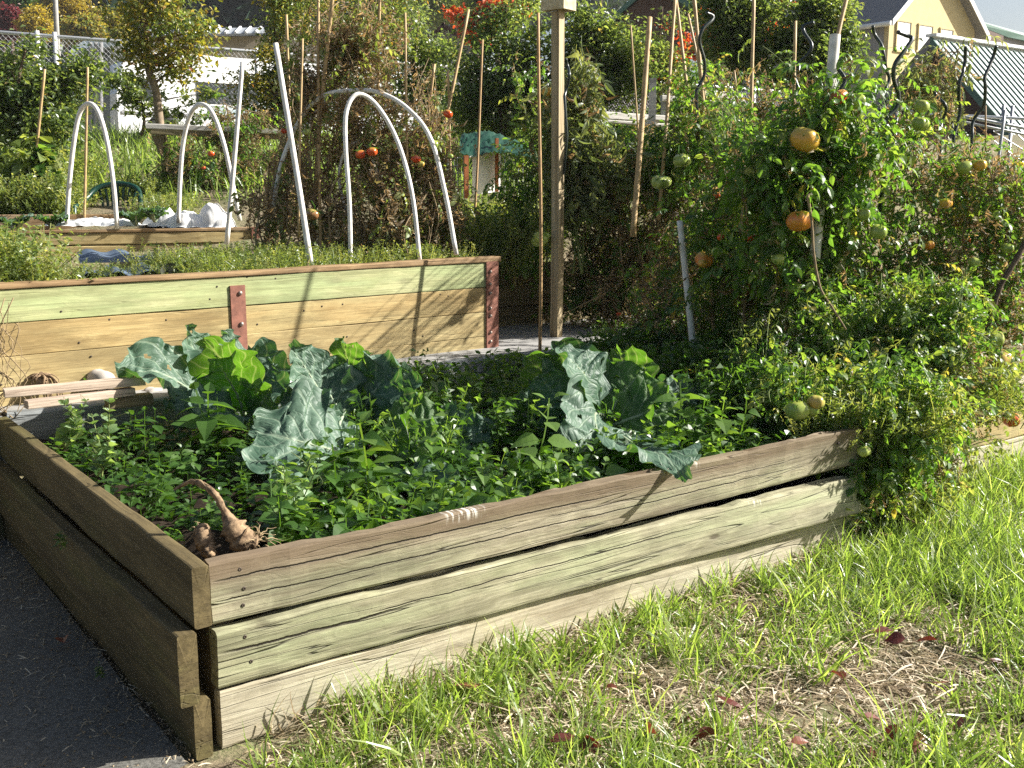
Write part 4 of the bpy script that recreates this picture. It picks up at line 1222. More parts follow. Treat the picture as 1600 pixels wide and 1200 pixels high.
# ------------------------------------------------------------------ chain-link fence
fe0 = at(-60, 50, 12.9); fe0.z = 0
fn = thing('chain_link_fence', 'galvanised chain-link fence running along the far side of the garden', 'fence', (fe0.x, fe0.y, 1.9))
def ft(t): return fe0 + D1 * t
def fz(t): return 3.42 + .004 * t
g = MB(); g.tube([ft(-2) + UZ * fz(-2), ft(6) + UZ * fz(6), ft(16) + UZ * fz(16)], .022, 8); g.build('top_rail', M_FENCE, fn, smooth=True)
for t in (-1.4, .82, 1.02, 3.6, 6.1, 8.6, 11.1, 13.6, 15.9):
    g = MB(); g.tube([ft(t) + UZ * 1.7, ft(t) + UZ * (fz(t) + .05)], .028, 8); g.build('post', M_FENCE, fn, smooth=True)
g = MB()
Hf, p = 1.45, .062
u = np.arange(-2.0 - Hf, 16.0, p)
wr = .0019
for sgn, off in ((1, .004), (-1, -.004)):
    for k in u:
        a0, a1 = (k, k + Hf) if sgn > 0 else (k + Hf, k)
        z0, z1 = 1.98, 1.98 + Hf
        if min(a0, a1) < -2: continue
        g.tube([ft(a0) + UZ * z0 + D2 * off, ft(a1) + UZ * z1 + D2 * off], wr, 3, cap=False)
g.build('wire_mesh', M_FENCE, fn)

# ------------------------------------------------------------------ vehicle behind the fence
VY = 19.5
v0 = at(186, 205, VY)
vd = D1.copy(); VL = 6.4; vn = Vector((-vd.y, vd.x, 0))
vz = 2.35
vroof = at(260, 76, VY).z
v0.z = vz
vt = thing('parked_van', 'long white van with dark side windows parked behind the fence', 'van', v0)
VH = vroof - vz
prof_ = [(0, .25), (.0, VH * .55), (.14, VH * .86), (.32, VH), (VL * .9, VH), (VL - .12, VH * .93), (VL, VH * .6), (VL, .25)]
g = MB(); g.prism([v0 + vd * x + UZ * z for x, z in prof_], vn * 1.7); g.build('body', M_WHITE, vt)
for (x0, x1) in ((.12, .62), (1.45, 2.7), (2.85, 4.1), (4.25, VL - .25)):
    g = MB(); c = v0 + vd * ((x0 + x1) / 2) + UZ * (VH * .60) - vn * .006
    g.box(c, vd, vn, UZ, x1 - x0, .02, VH * .23); wd = g.build('window', M_GLASS, vt)
    g = MB()
    for (s1, s2, sw, sh) in ((0, VH * .125, x1 - x0 + .06, .03), (0, -VH * .125, x1 - x0 + .06, .03)):
        g.box(c + UZ * s2 - vn * .008, vd, vn, UZ, sw, .02, sh)
    g.build('frame', M_TRIM, wd)
g = MB(); g.box(v0 + vd * VL * .5 + UZ * (VH * .36) - vn * .008, vd, vn, UZ, VL * .98, .02, .045); g.build('side_moulding', M_GSTUC, vt)
g = MB()
sq = [v0 + vd * (1.95 + .05 * k) + UZ * (VH * .44 + .035 * math.sin(k * 1.9) + .006 * k) - vn * .014 for k in range(14)]
g.tube(smooth_path(sq, 50), .010, 5); g.build('script_lettering', M_TRIM, vt)
g = MB(); g.box(v0 + vd * 2.25 + UZ * (VH * .44) - vn * .004, vd, vn, UZ, 1.2, .02, VH * .14); g.build('blue_panel', plain('pale_blue_panel', (.42, .52, .56), .5), vt)
for x in (.8, VL - .9):
    g = MB(); q = vn.to_track_quat('Z', 'Y').to_matrix()
    g.lathe(v0 + vd * x + UZ * .30 - vn * .02, [(.001, 0), (.16, 0), (.17, -.01), (.30, -.01), (.32, .03), (.32, .2), (.001, .2)], 20, M=[list(r_) for r_ in q]); g.build('wheel', M_TYRE, vt, smooth=True)

# grey canopy shed beside the van
sh = thing('garden_shed', 'small blue-grey shed with a slanting roof beyond the shrub', 'shed', at(125, 200, 17.5))
g = MB(); g.prism([at(122, 80, 17.5), at(172, 74, 17.6), at(172, 205, 17.6), at(122, 205, 17.5)], (-.8, 1.2, 0)); g.build('wall', plain('slate_siding', (.12, .14, .15), .8), sh)
g = MB(); g.prism([at(107, 80, 17.2), at(130, 64, 17.4), at(188, 62, 17.5), at(188, 70, 17.5), at(128, 80, 17.3), at(116, 86, 17.2)], (0, 1.5, 0)); g.build('roof', plain('blue_grey_roof', (.18, .22, .24), .6), sh)
for x in (141, 150, 158):
    g = MB(); g.tube([at(x, 66, 17.3), at(x, 205, 17.3)], .03, 6); g.build('post', M_GSTUC, sh)

# utility pole
up = thing('utility_pole', 'slim grey utility pole rising behind the fence', 'pole', (at(89, 90, 30).x, 30, 2.8))
g = MB(); g.tube([(at(89, 90, 30).x, 30, 2.6), at(88, 40, 30), at(84, -60, 30)], [.075, .07, .06], 8); g.build('pole', plain('grey_pole', (.32, .31, .29), .8), up, smooth=True)

# ------------------------------------------------------------------ buildings
def rot_house(name, label, corner, wd_, dp, he, hr, wallm, gablem, roofm, ov=.35, rt_=.14):
    """gable wall along D1 from corner; the ridge runs back along D2; he eave height, hr ridge rise"""
    h = thing(name, label, 'house', corner)
    P = lambda u, v, z: corner + D1 * u + D2 * v + UZ * z
    g = MB(); g.prism([P(0, 0, 0), P(wd_, 0, 0), P(wd_, 0, he), P(wd_ / 2, 0, he + hr), P(0, 0, he)], D2 * .2); g.build('gable_wall', gablem, h)
    g = MB(); g.prism([P(.0, .21, 0), P(.0, dp, 0), P(.0, dp, he), P(.0, .21, he)], D1 * .2); g.build('side_wall', wallm, h)
    g = MB(); g.prism([P(wd_, .21, 0), P(wd_, .21, he), P(wd_, dp, he), P(wd_, dp, 0)], -D1 * .2); g.build('side_wall', wallm, h)
    for s in (0, 1):
        u0, ur = (-ov, wd_ / 2) if s == 0 else (wd_ + ov, wd_ / 2)
        z0 = he - hr * ov / (wd_ / 2)
        g = MB(); g.prism([P(u0, -ov, z0), P(ur, -ov, he + hr), P(ur, -ov, he + hr + rt_), P(u0, -ov, z0 + rt_)], D2 * (dp + 2 * ov)); rf = g.build('roof', roofm, h)
        g = MB(); g.prism([P(u0, -ov - .03, z0 - .04), P(ur, -ov - .03, he + hr - .04), P(ur, -ov - .03, he + hr + rt_ + .03), P(u0, -ov - .03, z0 + rt_ + .03)], D2 * .028); g.build('rake_board', M_TRIM, rf)
        g = MB(); g.tube([P(u0 + (-.06 if s == 0 else .06), -ov, z0 + .05), P(u0 + (-.06 if s == 0 else .06), dp, z0 + .05)], .09, 8); g.build('gutter', M_TRIM, rf)
    return h, P


HY = 40
hc = at(1383, 150, HY); ez = at(1383, 27, HY).z
hc.z = 3.0
wdt = 5.5
yh, P = rot_house('yellow_house', 'pale yellow gabled house with three white windows', hc, wdt, 9, ez - 3.0, 2.35, M_GSTUC, M_YELLOW, M_ROOFG, .38, .16)
def onwall(px, py):
    lo, hi = -2, 12
    for _ in range(50):
        m_ = (lo + hi) / 2
        p_ = P(m_, 0, 6)
        if p_.x / (p_.y * CP + (HC - p_.z) * SP) < (px - 800) / F: lo = m_
        else: hi = m_
    y_ = P(lo, 0, 0).y
    return lo, at(px, py, y_).z - 3.0
for (x0, y0, x1, y1) in ((1405, 33, 1427, 79), (1439, 39, 1461, 80), (1473, 45, 1493, 70)):
    ua, za = onwall(x0, y1); ub, zb2 = onwall(x1, y0 + 2)
    c = P((ua + ub) / 2, -.012, (za + zb2) / 2)
    g = MB(); g.box(c, D1, D2, UZ, ub - ua, .03, zb2 - za); wd = g.build('window', M_BLIND, yh)
    g = MB()
    for (du, dz, su, sz) in ((0, (zb2 - za) / 2, ub - ua + .1, .05), (0, -(zb2 - za) / 2, ub - ua + .16, .07), ((ub - ua) / 2, 0, .05, zb2 - za - .07), (-(ub - ua) / 2, 0, .05, zb2 - za - .07)):
        g.box(c + D1 * du + UZ * dz - D2 * .02, D1, D2, UZ, su, .05, sz)
    g.build('frame', M_YELLOW, wd)

dk = thing('dark_house', 'dark house with green roof edge beside the yellow house', 'house', at(1530, 100, 46))
g = MB(); g.prism([at(1500, 56, 46), at(1515, 38, 46), at(1600, 58, 50), at(1680, 78, 54), at(1680, 140, 54), at(1500, 140, 46)], (0, 4, 0)); g.build('wall', M_GSTUC, dk)
g = MB(); g.prism([at(1513, 28, 45.8), at(1605, 53, 49.8), at(1690, 75, 53.5), at(1690, 81, 53.5), at(1575, 58, 48.4), at(1513, 34, 45.8)], (0.3, 5, .4)); g.build('roof', M_DGREEN, dk)
g = MB(); g.prism([at(1516, 36, 45.7), at(1568, 56, 48), at(1568, 70, 48), at(1516, 60, 45.7)], (0, .1, 0)); g.build('brown_siding', M_DBROWN, dk)

# pavilion with a ribbed metal roof: gable end turned towards the yellow house
pv_a = at(1457, 62, 20)
hw = 1.48
rise = pv_a.z - at(1570, 197, 20 - .803 * hw).z
pv = thing('garden_pavilion', 'open timber pavilion with a ribbed pale green metal roof', 'pavilion', (pv_a.x, pv_a.y, 2.4))
RL = 4.2
PR = lambda u, v, z: pv_a + D1 * u + D2 * v + UZ * z
for s in (-1, 1):
    e = 1.12
    g = MB(); g.prism([PR(0, s * .0, 0), PR(RL, 0, 0), PR(RL, s * hw * e, -rise * e), PR(0, s * hw * e, -rise * e)], UZ * .04); rf = g.build('roof', M_GROOF, pv)
    g = MB()
    nr_ = 21
    for k in range(nr_):
        u_ = .09 + k * (RL - .1) / nr_
        a, b = PR(u_, s * .06, -rise * .06 / hw + .058), PR(u_, s * hw * e, -rise * e + .058)
        d = (b - a); L = d.length; d.normalize(); n = D1.cross(d)
        g.box((a + b) / 2, d, D1, n, L, .026, .02)
    g.build('standing_seam', M_DGREEN if s < 0 else M_DGREEN, rf)
    g = MB(); g.prism([PR(-.02, s * 0, .05), PR(-.02, s * hw * e, -rise * e + .05), PR(-.02, s * hw * e, -rise * e - .11), PR(-.02, 0, -.13)], -D1 * .05); g.build('rake_board', M_DGREEN if s < 0 else M_ROOFG, rf)
g = MB(); g.box(PR(RL / 2, 0, .075), D1, D2, UZ, RL + .1, .22, .05); g.build('ridge_cap', M_TRIM, pv)
g = MB(); g.prism([PR(.25, -hw * .95, -rise), PR(.25, 0, -.1), PR(.25, hw * .95, -rise)], D1 * .06); g.build('gable_infill', M_DBROWN, pv)
for s in (-1, 1):
    for u_ in (.3, RL - .3):
        g = MB(); g.box(PR(u_, s * hw * .9, -rise - 1.0), D1, D2, UZ, .14, .14, 2.2); g.build('post', M_DBROWN, pv)
    g = MB(); g.box(PR(RL / 2, s * hw * .9, -rise + .02), D1, D2, UZ, RL - .2, .12, .16); g.build('beam', M_DBROWN, pv)
g = MB(); g.box(PR(.3, 0, -rise + .02), D1, D2, UZ, .12, hw * 1.9, .16); g.build('beam', M_DBROWN, pv)
g = MB(); g.box(PR(RL * .5 + .1, -hw * .82, -rise - .9), D1, D2, UZ, RL - .3, .08, 1.9); g.build('side_wall', M_RED, pv)
g = MB(); g.box(PR(.34, 0, -rise - .95), D1, D2, UZ, .06, hw * 1.6, 1.8); g.build('end_wall', M_DBROWN, pv)
g = MB(); g.box(PR(RL * .6, .4, -rise - .8), D1, D2, UZ, RL * .8, .1, 1.6); g.build('back_wall', M_RED, pv)

lb = thing('low_building', 'long low beige building with a grey ribbed roof behind the van', 'building', at(300, 90, 40))
g = MB(); g.prism([at(230, 58, 40), at(640, 54, 42), at(640, 130, 42), at(230, 130, 40)], (0, 8, 0)); g.build('wall', M_BEIGE, lb)
g = MB(); rp = [at(225, 59, 39.5), at(415, 55, 40.2), at(412, 46, 43), at(300, 48, 43), at(225, 50, 43)]
g.prism(rp, UZ * .08); rf = g.build('roof', plain('grey_metal_roof', (.33, .35, .37), .45), lb)
g = MB()
for k in range(11):
    x = 240 + k * 16
    g.tube([at(x, 58 - k * .3, 39.6) + UZ * .1, at(x + 8, 47.5, 42.9) + UZ * .12], .05, 5)
g.build('roof_seam', M_TRIM, rf)
bh = thing('brown_house', 'dark brown gabled house with green roof trim hidden behind orchard trees', 'house', at(1010, 130, 33))
g = MB(); g.prism([at(975, 20, 33), at(1018, -18, 33), at(1078, 16, 33), at(1078, 170, 33), at(975, 170, 33)], (0, 6, 0)); g.build('gable_wall', M_DBROWN, bh)
for pts in ([(966, 24), (1018, -22), (1018, -30), (964, 17)], [(1018, -22), (1088, 18), (1090, 10), (1018, -30)]):
    g = MB(); g.prism([at(x, y, 32.6) for x, y in pts], (0, 7, 0)); g.build('roof', M_DGREEN, bh)
gh = thing('grey_house', 'grey house gable with a brown roof edge behind the scarlet leaves', 'house', at(700, 100, 34))
g = MB(); g.prism([at(670, 58, 34), at(693, 38, 34), at(738, 68, 34), at(738, 160, 34), at(670, 160, 34)], (0, 6, 0)); g.build('gable_wall', M_GSTUC, gh)
g = MB(); g.prism([at(690, 34, 33.6), at(746, 71, 33.6), at(746, 77, 33.6), at(690, 40, 33.6)], (0, 7, 0)); g.build('roof', M_DBROWN, gh)
g = MB(); g.prism([at(694, 34, 33.6), at(660, 64, 33.6), at(660, 70, 33.6), at(694, 40, 33.6)], (0, 7, 0)); g.build('roof', M_DBROWN, gh)
# ------------------------------------------------------------------ vegetation
def rr(seed): return np.random.default_rng(seed)


def cabbage_leaf(name, pts, width, nhint, parent, mat, seed, wave=.017, cup=.10, lobes=1.0, stalk=.16):
    """pts: (px,py,Y) along the midrib from the foot to the tip; nhint: direction the upper side faces"""
    q = rr(seed)
    P = smooth_path([at(*p) if isinstance(p, tuple) else p for p in pts], 60)
    n, m = len(P), 31
    T = np.gradient(P, axis=0); T /= np.linalg.norm(T, axis=1, keepdims=True)
    N = np.array(nhint, float); N /= np.linalg.norm(N)
    S = np.cross(T, N); S /= (np.linalg.norm(S, axis=1, keepdims=True) + 1e-9)
    Nn = np.cross(S, T)
    ph = q.uniform(0, 6, 10)
    G = np.zeros((n, m, 3)); UV = np.zeros((n, m, 3))
    for i in range(n):
        u = i / (n - 1)
        if u < stalk:
            wd = .045 + .10 * (u / stalk) ** 3
        else:
            k = (u - stalk) / (1 - stalk)
            wd = .14 + .86 * (math.sin(math.pi * min(1, k * .96 + .10) ** .85) ** .62)
            wd *= 1 - .04 * math.cos(k * 5)
        for j in range(m):
            v = j / (m - 1) * 2 - 1
            sd = 1 if v > 0 else -1
            lob = 1 + lobes * (.07 * math.sin(19 * u + ph[0] + sd * 1.3) + .06 * math.sin(37 * u + ph[1] * sd) + .04 * math.sin(71 * u + ph[2] + sd)) * abs(v) ** 2
            w_ = width / 2 * wd * lob
            av = abs(v)
            z = cup * width * (av ** 1.6) * .8 * (1 if u > stalk else .4)
            z += wave * (av ** 2.2) * (math.sin(21 * u + ph[3] + sd * ph[4]) + .6 * math.sin(43 * u + ph[5] * sd) + .35 * math.sin(83 * u + ph[8] * sd)) * (1 if u > stalk else .1)
            z += .006 * math.sin(44 * u - av * 9 + ph[6]) * (1 - av) * (av > .04)
            z += .0025 * math.sin(57 * u + v * 9 + ph[7])
            along = -.05 * width * av * math.sin(30 * u + ph[9] * sd)
            G[i, j] = P[i] + S[i] * (v * w_) + Nn[i] * z + T[i] * along
            UV[i, j] = (u, v, 0)
    mb = MB()
    # eaten holes: drop a few quads
    i, j = np.meshgrid(np.arange(n - 1), np.arange(m - 1), indexing='ij')
    Q = np.stack([i * m + j, i * m + j + 1, (i + 1) * m + j + 1, (i + 1) * m + j], -1)
    keep = np.ones((n - 1, m - 1), bool)
    for h in range(q.integers(2, 6)):
        a, b = q.integers(20, n - 5), q.integers(2, m - 3)
        if abs(b - m // 2) < 2: continue
        keep[a:a + q.integers(1, 3), b:b + q.integers(1, 2)] = False; keep[a + 1:a + 2, b:b + 2] = False
    mb.add(G.reshape(-1, 3), Q[keep], uv=UV.reshape(-1, 3))
    mb.tube(P[:46] - Nn[:46] * .004, np.linspace(.011, .0025, 46), 7, mat=1)
    # the stalk tube wants the stalk material
    return mb.build(name, [mat, M_STALK], parent, smooth=True)


TOW = (0.15, -0.75, 0.65)     # towards the viewer and up
UPN = (0.1, -0.35, 0.95)
RGT = (0.85, -0.35, 0.35)
plants = []
c1 = thing('cabbage_plant', 'cabbage plant with tall upright leaves before the strapped plank wall', 'cabbage', onz(365, 655, .43))
LV = [
    ([(350, 650, 5.2), (300, 610, 5.15), (240, 580, 5.05), (185, 592, 4.95)], 0.293, (-.1, -.6, .8), M_CAB, .14),
    ([(352, 650, 5.3), (322, 590, 5.3), (302, 545, 5.3), (290, 508, 5.28)], 0.207, RGT, M_CAB, .10),
    ([(392, 650, 5.1), (378, 610, 5.08), (348, 565, 5.06), (318, 528, 5.05)], 0.342, (-.55, -.8, .25), M_CABY, .06),
    ([(384, 640, 5.35), (372, 590, 5.4), (356, 545, 5.4), (345, 515, 5.38)], 0.183, (.9, -.3, .1), M_CAB, .10),
    ([(375, 640, 5.2), (392, 610, 5.2), (415, 585, 5.22), (428, 568, 5.25)], 0.268, TOW, M_CAB, .10),
    ([(345, 660, 5.1), (318, 640, 5.0), (285, 632, 4.95), (258, 640, 4.9)], 0.195, UPN, M_CAB, .08),
    ([(380, 655, 5.05), (400, 640, 4.95), (412, 625, 4.9), (420, 612, 4.9)], 0.220, (-.5, -.8, .2), M_CABY, .05),
]
LV += [([(388, 650, 5.25), (405, 605, 5.28), (398, 565, 5.3), (385, 548, 5.32)], .26, (.3, -.9, .2), M_CAB, .12), ([(370, 655, 5.0), (352, 640, 4.9), (330, 640, 4.82), (300, 655, 4.78)], .24, (-.1, -.75, .6), M_CAB, .08), ([(385, 660, 5.05), (372, 620, 5.0), (352, 585, 4.98), (338, 560, 5.0)], .30, (-.5, -.85, .2), M_CABY, .06)]
for i, (p, w_, nh, m_, cu) in enumerate(LV): cabbage_leaf('leaf', p, w_ * 1.24, nh, c1, m_, 100 + i, cup=cu * 1.4)
c2 = thing('cabbage_plant', 'sprawling middle cabbage plant with one broad pale leaf lying flat', 'cabbage', onz(560, 690, .43))
LV = [
    ([(530, 660, 4.95), (505, 620, 4.9), (478, 575, 4.9), (452, 540, 4.88)], 0.244, (.55, -.6, .5), M_CAB, .1),
    ([(553, 655, 5.0), (548, 610, 5.02), (543, 565, 5.05), (535, 528, 5.08)], 0.232, (-.5, -.8, .2), M_CABY, .08),
    ([(582, 665, 4.95), (600, 630, 4.95), (622, 600, 4.95), (645, 578, 4.97)], 0.366, TOW, M_CAB, .12),
    ([(575, 640, 5.05), (572, 605, 5.1), (568, 575, 5.1), (563, 546, 5.08)], 0.134, (.8, -.5, .1), M_CAB, .2),
    ([(556, 715, 4.55), (510, 700, 4.45), (450, 685, 4.4), (390, 672, 4.42)], 0.488, (.12, -.62, .78), M_CAB, .05),
    ([(580, 725, 4.55), (625, 710, 4.5), (660, 690, 4.5), (690, 666, 4.5)], 0.305, (-.6, -.65, .45), M_CABY, .05),
    ([(640, 700, 4.75), (690, 690, 4.7), (735, 680, 4.7), (775, 668, 4.72)], 0.281, (.05, -.7, .7), M_CAB, .06),
    ([(600, 740, 4.35), (640, 748, 4.22), (690, 762, 4.12), (760, 790, 4.02)], 0.171, (.2, -.45, .85), M_CAB, .16),
    ([(535, 665, 4.9), (505, 645, 4.95), (475, 628, 5.0), (448, 612, 5.05)], 0.244, (.5, -.8, .2), M_CAB, .08),
    ([(540, 640, 4.8), (530, 665, 4.7), (524, 690, 4.62), (520, 712, 4.6)], 0.183, (.7, -.6, .3), M_CAB, .2),
    ([(520, 790, 3.75), (535, 805, 3.7), (555, 825, 3.66), (590, 822, 3.66)], 0.146, UPN, M_CAB, .08),
]
LV += [([(560, 660, 4.95), (575, 625, 4.95), (598, 592, 4.97), (612, 562, 5.0)], .26, (-.4, -.85, .3), M_CAB, .1), ([(545, 665, 4.9), (520, 625, 4.9), (500, 590, 4.95), (492, 560, 5.0)], .24, (.2, -.9, .3), M_CAB, .1), ([(585, 690, 4.7), (630, 672, 4.68), (668, 655, 4.7), (700, 650, 4.74)], .22, (-.4, -.75, .5), M_CABY, .06)]
for i, (p, w_, nh, m_, cu) in enumerate(LV): cabbage_leaf('leaf', p, w_ * 1.2, nh, c2, m_, 130 + i, cup=cu * 1.3)
c3 = thing('cabbage_plant', 'cabbage plant with a long leaf flopping over the front board', 'cabbage', onz(945, 660, .43))
LV = [
    ([(920, 655, 5.1), (905, 610, 5.15), (885, 570, 5.2), (862, 532, 5.2)], 0.305, (-.1, -.8, .5), M_CAB, .1),
    ([(935, 650, 5.0), (922, 600, 4.95), (900, 570, 4.95), (868, 545, 5.0)], 0.268, (.75, -.45, .4), M_CAB, .12),
    ([(950, 655, 5.0), (965, 625, 5.0), (985, 600, 5.05), (1010, 575, 5.1)], 0.342, (-.5, -.8, .3), M_CABY, .05),
    ([(955, 665, 4.95), (990, 652, 4.9), (1030, 640, 4.9), (1065, 640, 4.9)], 0.268, (-.35, -.75, .5), M_CABY, .05),
    ([(945, 650, 5.0), (930, 648, 4.8), (935, 690, 4.62), (932, 738, 4.58)], 0.317, (.35, -.8, .35), M_CAB, .08),
    ([(950, 665, 4.95), (985, 690, 4.6), (1010, 705, 4.3), (1040, 712, 4.05), (1068, 752, 3.86)], 0.293, (.15, -.5, .85), M_CAB, .05),
    ([(915, 650, 5.1), (885, 632, 5.1), (855, 622, 5.1), (815, 628, 5.1)], 0.268, (.0, -.55, .8), M_CAB, .1),
    ([(985, 650, 5.1), (1030, 632, 5.15), (1065, 618, 5.2), (1092, 602, 5.25)], 0.195, (.2, -.8, .5), M_CAB, .1),
    ([(910, 640, 5.15), (885, 610, 5.2), (855, 585, 5.2), (818, 556, 5.2)], 0.268, (-.5, -.8, .25), M_CABY, .1),
    ([(1000, 650, 5.1), (1040, 640, 5.1), (1075, 660, 5.05), (1085, 700, 5.0)], 0.146, (.5, -.7, .3), M_CAB, .1),
    ([(930, 640, 5.15), (925, 600, 5.25), (910, 570, 5.28), (895, 535, 5.3)], .2, (.2, -.9, .2), M_CAB, .1),
]
LV += [([(925, 660, 5.0), (890, 640, 4.95), (862, 610, 4.98), (842, 585, 5.0)], .26, (-.3, -.85, .4), M_CAB, .1), ([(955, 650, 5.05), (975, 610, 5.1), (978, 575, 5.15), (962, 545, 5.2)], .24, (-.3, -.9, .3), M_CABY, .08)]
for i, (p, w_, nh, m_, cu) in enumerate(LV): cabbage_leaf('leaf', p, w_ * 1.22, nh, c3, m_, 160 + i, cup=cu * 1.3)
for c in (c1, c2, c3):
    g = MB(); b = Vector(c.location); g.tube([b - UZ * .06, b + UZ * .05 + Vector((.01, 0, 0)), b + UZ * .14], [.02, .018, .014], 8); g.build('stalk', M_STALK, c, smooth=True)

# young cabbages in the far bed
for k, (px, py, Y, lab) in enumerate(((20, 352, 9.2, 'young cabbage at the open end of the low plank bed'), (82, 350, 9.4, 'young cabbage beside the foot of the single hoop'), (212, 345, 9.45, 'young cabbage between the two white hoops'), (242, 340, 9.5, 'largest young cabbage against the bunched fleece'))):
    b = at(px, py + 6, Y)
    t = thing('young_cabbage', lab, 'cabbage', b, 'young cabbages in the low far bed')
    q = rr(200 + k)
    for i in range(9):
        a = q.uniform(0, 6.28); L = q.uniform(.10, .19)
        d = Vector((math.cos(a), math.sin(a), 0))
        cabbage_leaf('leaf', [tuple_ for tuple_ in (b, b + d * L * .4 + UZ * L * .45, b + d * L * .75 + UZ * L * .6, b + d * L + UZ * L * .5)], .11, (-.3 * d.x, -.3 * d.y - .2, .9), t, M_CABY if i % 3 else M_CAB, 210 + k * 10 + i, wave=.01)


# weeds in the front bed -------------------------------------------------
def bed_point(q, n, t0=.08, t1=2.95, d0=.08, d1=BED_D - .06):
    t, d = q.uniform(t0, t1, n), q.uniform(d0, d1, n)
    P = np.array(A0)[None] + t[:, None] * np.array(D1) + d[:, None] * np.array(D2)
    P[:, 2] = .40
    return P


q = rr(31)
mb = MB()
P = bed_point(q, 950)
# keep the muddy corner with the dug-up roots open
kc = np.linalg.norm(P[:, :2] - np.array((A0 + D1 * .12 + D2 * .28))[:2], axis=1) > .30
P = P[kc]
for k, T in enumerate(NET):
    s = P[k::8]
    n = len(s)
    far = np.clip(((s - np.array(A0)) @ np.array(D1)) / 3, 0, 1)
    mb.scatter(T, s, np.c_[q.normal(0, .22, n), q.normal(0, .22, n), np.ones(n)], rdir(n, -.1, .1, q), q.uniform(.06, .135, n) * (1 + .35 * far), q.uniform(0, .8, n))
Pb = bed_point(q, 120, .5, 2.9, .3, BED_D - .1)
for k, T in enumerate(NET):
    s = Pb[k::8]; n = len(s)
    mb.scatter(nettle(400 + k, 3, ls=.62), s, np.c_[q.normal(0, .25, n), q.normal(0, .25, n), np.ones(n)], rdir(n, -.1, .1, q), q.uniform(.09, .155, n), q.uniform(.3, 1, n))
Pb = bed_point(q, 120, .45, 2.6, .09, .62)
for k in range(8):
    s = Pb[k::8]; n = len(s)
    mb.scatter(nettle(440 + k, 4, ls=.55), s, np.c_[q.normal(0, .25, n), q.normal(0, .25, n), np.ones(n)], rdir(n, -.1, .1, q), q.uniform(.12, .20, n), q.uniform(.4, 1, n))
Pb = bed_point(q, 260, 1.2, 2.95, .9, BED_D - .05)
for k in range(6):
    s = Pb[k::6]; n = len(s)
    mb.scatter(SPR[k], s, np.c_[q.normal(0, .25, n), q.normal(0, .25, n), np.ones(n)], rdir(n, -.1, .1, q), q.uniform(.16, .30, n), q.uniform(.2, 1, n))
o = mb.build('weed_cover', L_WEED); tag(o, 'dense low green weeds carpeting the cabbage bed', 'weeds', kind='stuff')


def weed(label, px, py, Ys, h, seed, T=None, mat=None, n=1, spread=.06, name='weed_plant', cat='weed', group='single weeds in the cabbage bed', ls=None):
    q = rr(seed)
    b = at(px, py, Ys)
    mb = MB()
    for i in range(n):
        Tt = T or nettle(seed * 7 + i, 4 + (i + seed) % 3, ls=ls or .42)
        mb.scatter(Tt, np.array([b]) + np.array([[q.normal(0, spread), q.normal(0, spread), 0]]) * (i > 0), np.array([[q.normal(0, .15), q.normal(0, .15), 1]]), rdir(1, -.05, .05, q), h * q.uniform(.75, 1.1), q.uniform(.2, 1.0))
    o = mb.build(name, mat or L_WEED, origin=b)
    return tag(o, label, cat, group)


for i, a in enumerate((
    ('broad-leaved weed with a pointed tip standing alone between the cabbages and the front board', 835, 740, 4.15, .30, 1, .0),
    ('bright leafy weed just below the yellow-green cabbage leaf', 668, 735, 4.3, .24, 1, .0),
    ('tall heart-leaved weed at the heart of the middle cabbage', 575, 790, 3.85, .34, 3, .05),
    ('bushy light green weed under the broad pale cabbage leaf', 500, 800, 3.75, .28, 4, .06),
    ('leafy weed below the tallest cabbage leaves', 340, 720, 4.65, .30, 3, .05),
    ('weed with small bright leaves hugging the front board', 450, 835, 3.45, .18, 5, .06),
    ('weed close to the front board below the drooping cabbage leaf', 850, 775, 3.95, .16, 3, .04),
    ('light weed between the flopping cabbage leaf and the tomatoes', 1100, 690, 4.4, .22, 5, .08),
    ('weed seedling cluster at the back board under the steel angle', 700, 610, 5.9, .18, 5, .1),
    ('weed patch beside the ledge by the white plastic sheet', 640, 640, 5.3, .2, 5, .1),
    ('round-leaved weed beside the pea plants at the shaded board', 200, 700, 4.4, .18, 4, .06),
    ('low weed with many leaves near the dug-up roots', 230, 790, 3.75, .15, 6, .08),
)):
    weed(a[0], a[1], a[2], a[3], a[4], 60 + i, n=a[5], spread=a[6])
weed('tiny pale weed sprouting from the gap at the bed corner', 338, 1008, 2.93, .075, 90, n=1, mat=L_PEA)
weed('small dark weed growing on the ledge of the lower side board', 102, 858, 3.6, .07, 91, n=2, spread=.02)
weed('small weed on the path at the foot of the side board', 160, 1058, 3.1, .05, 92, n=2, spread=.02)
weed('small leafy sprig on top of the ledge planks', 130, 612, 5.2, .075, 93, n=1)


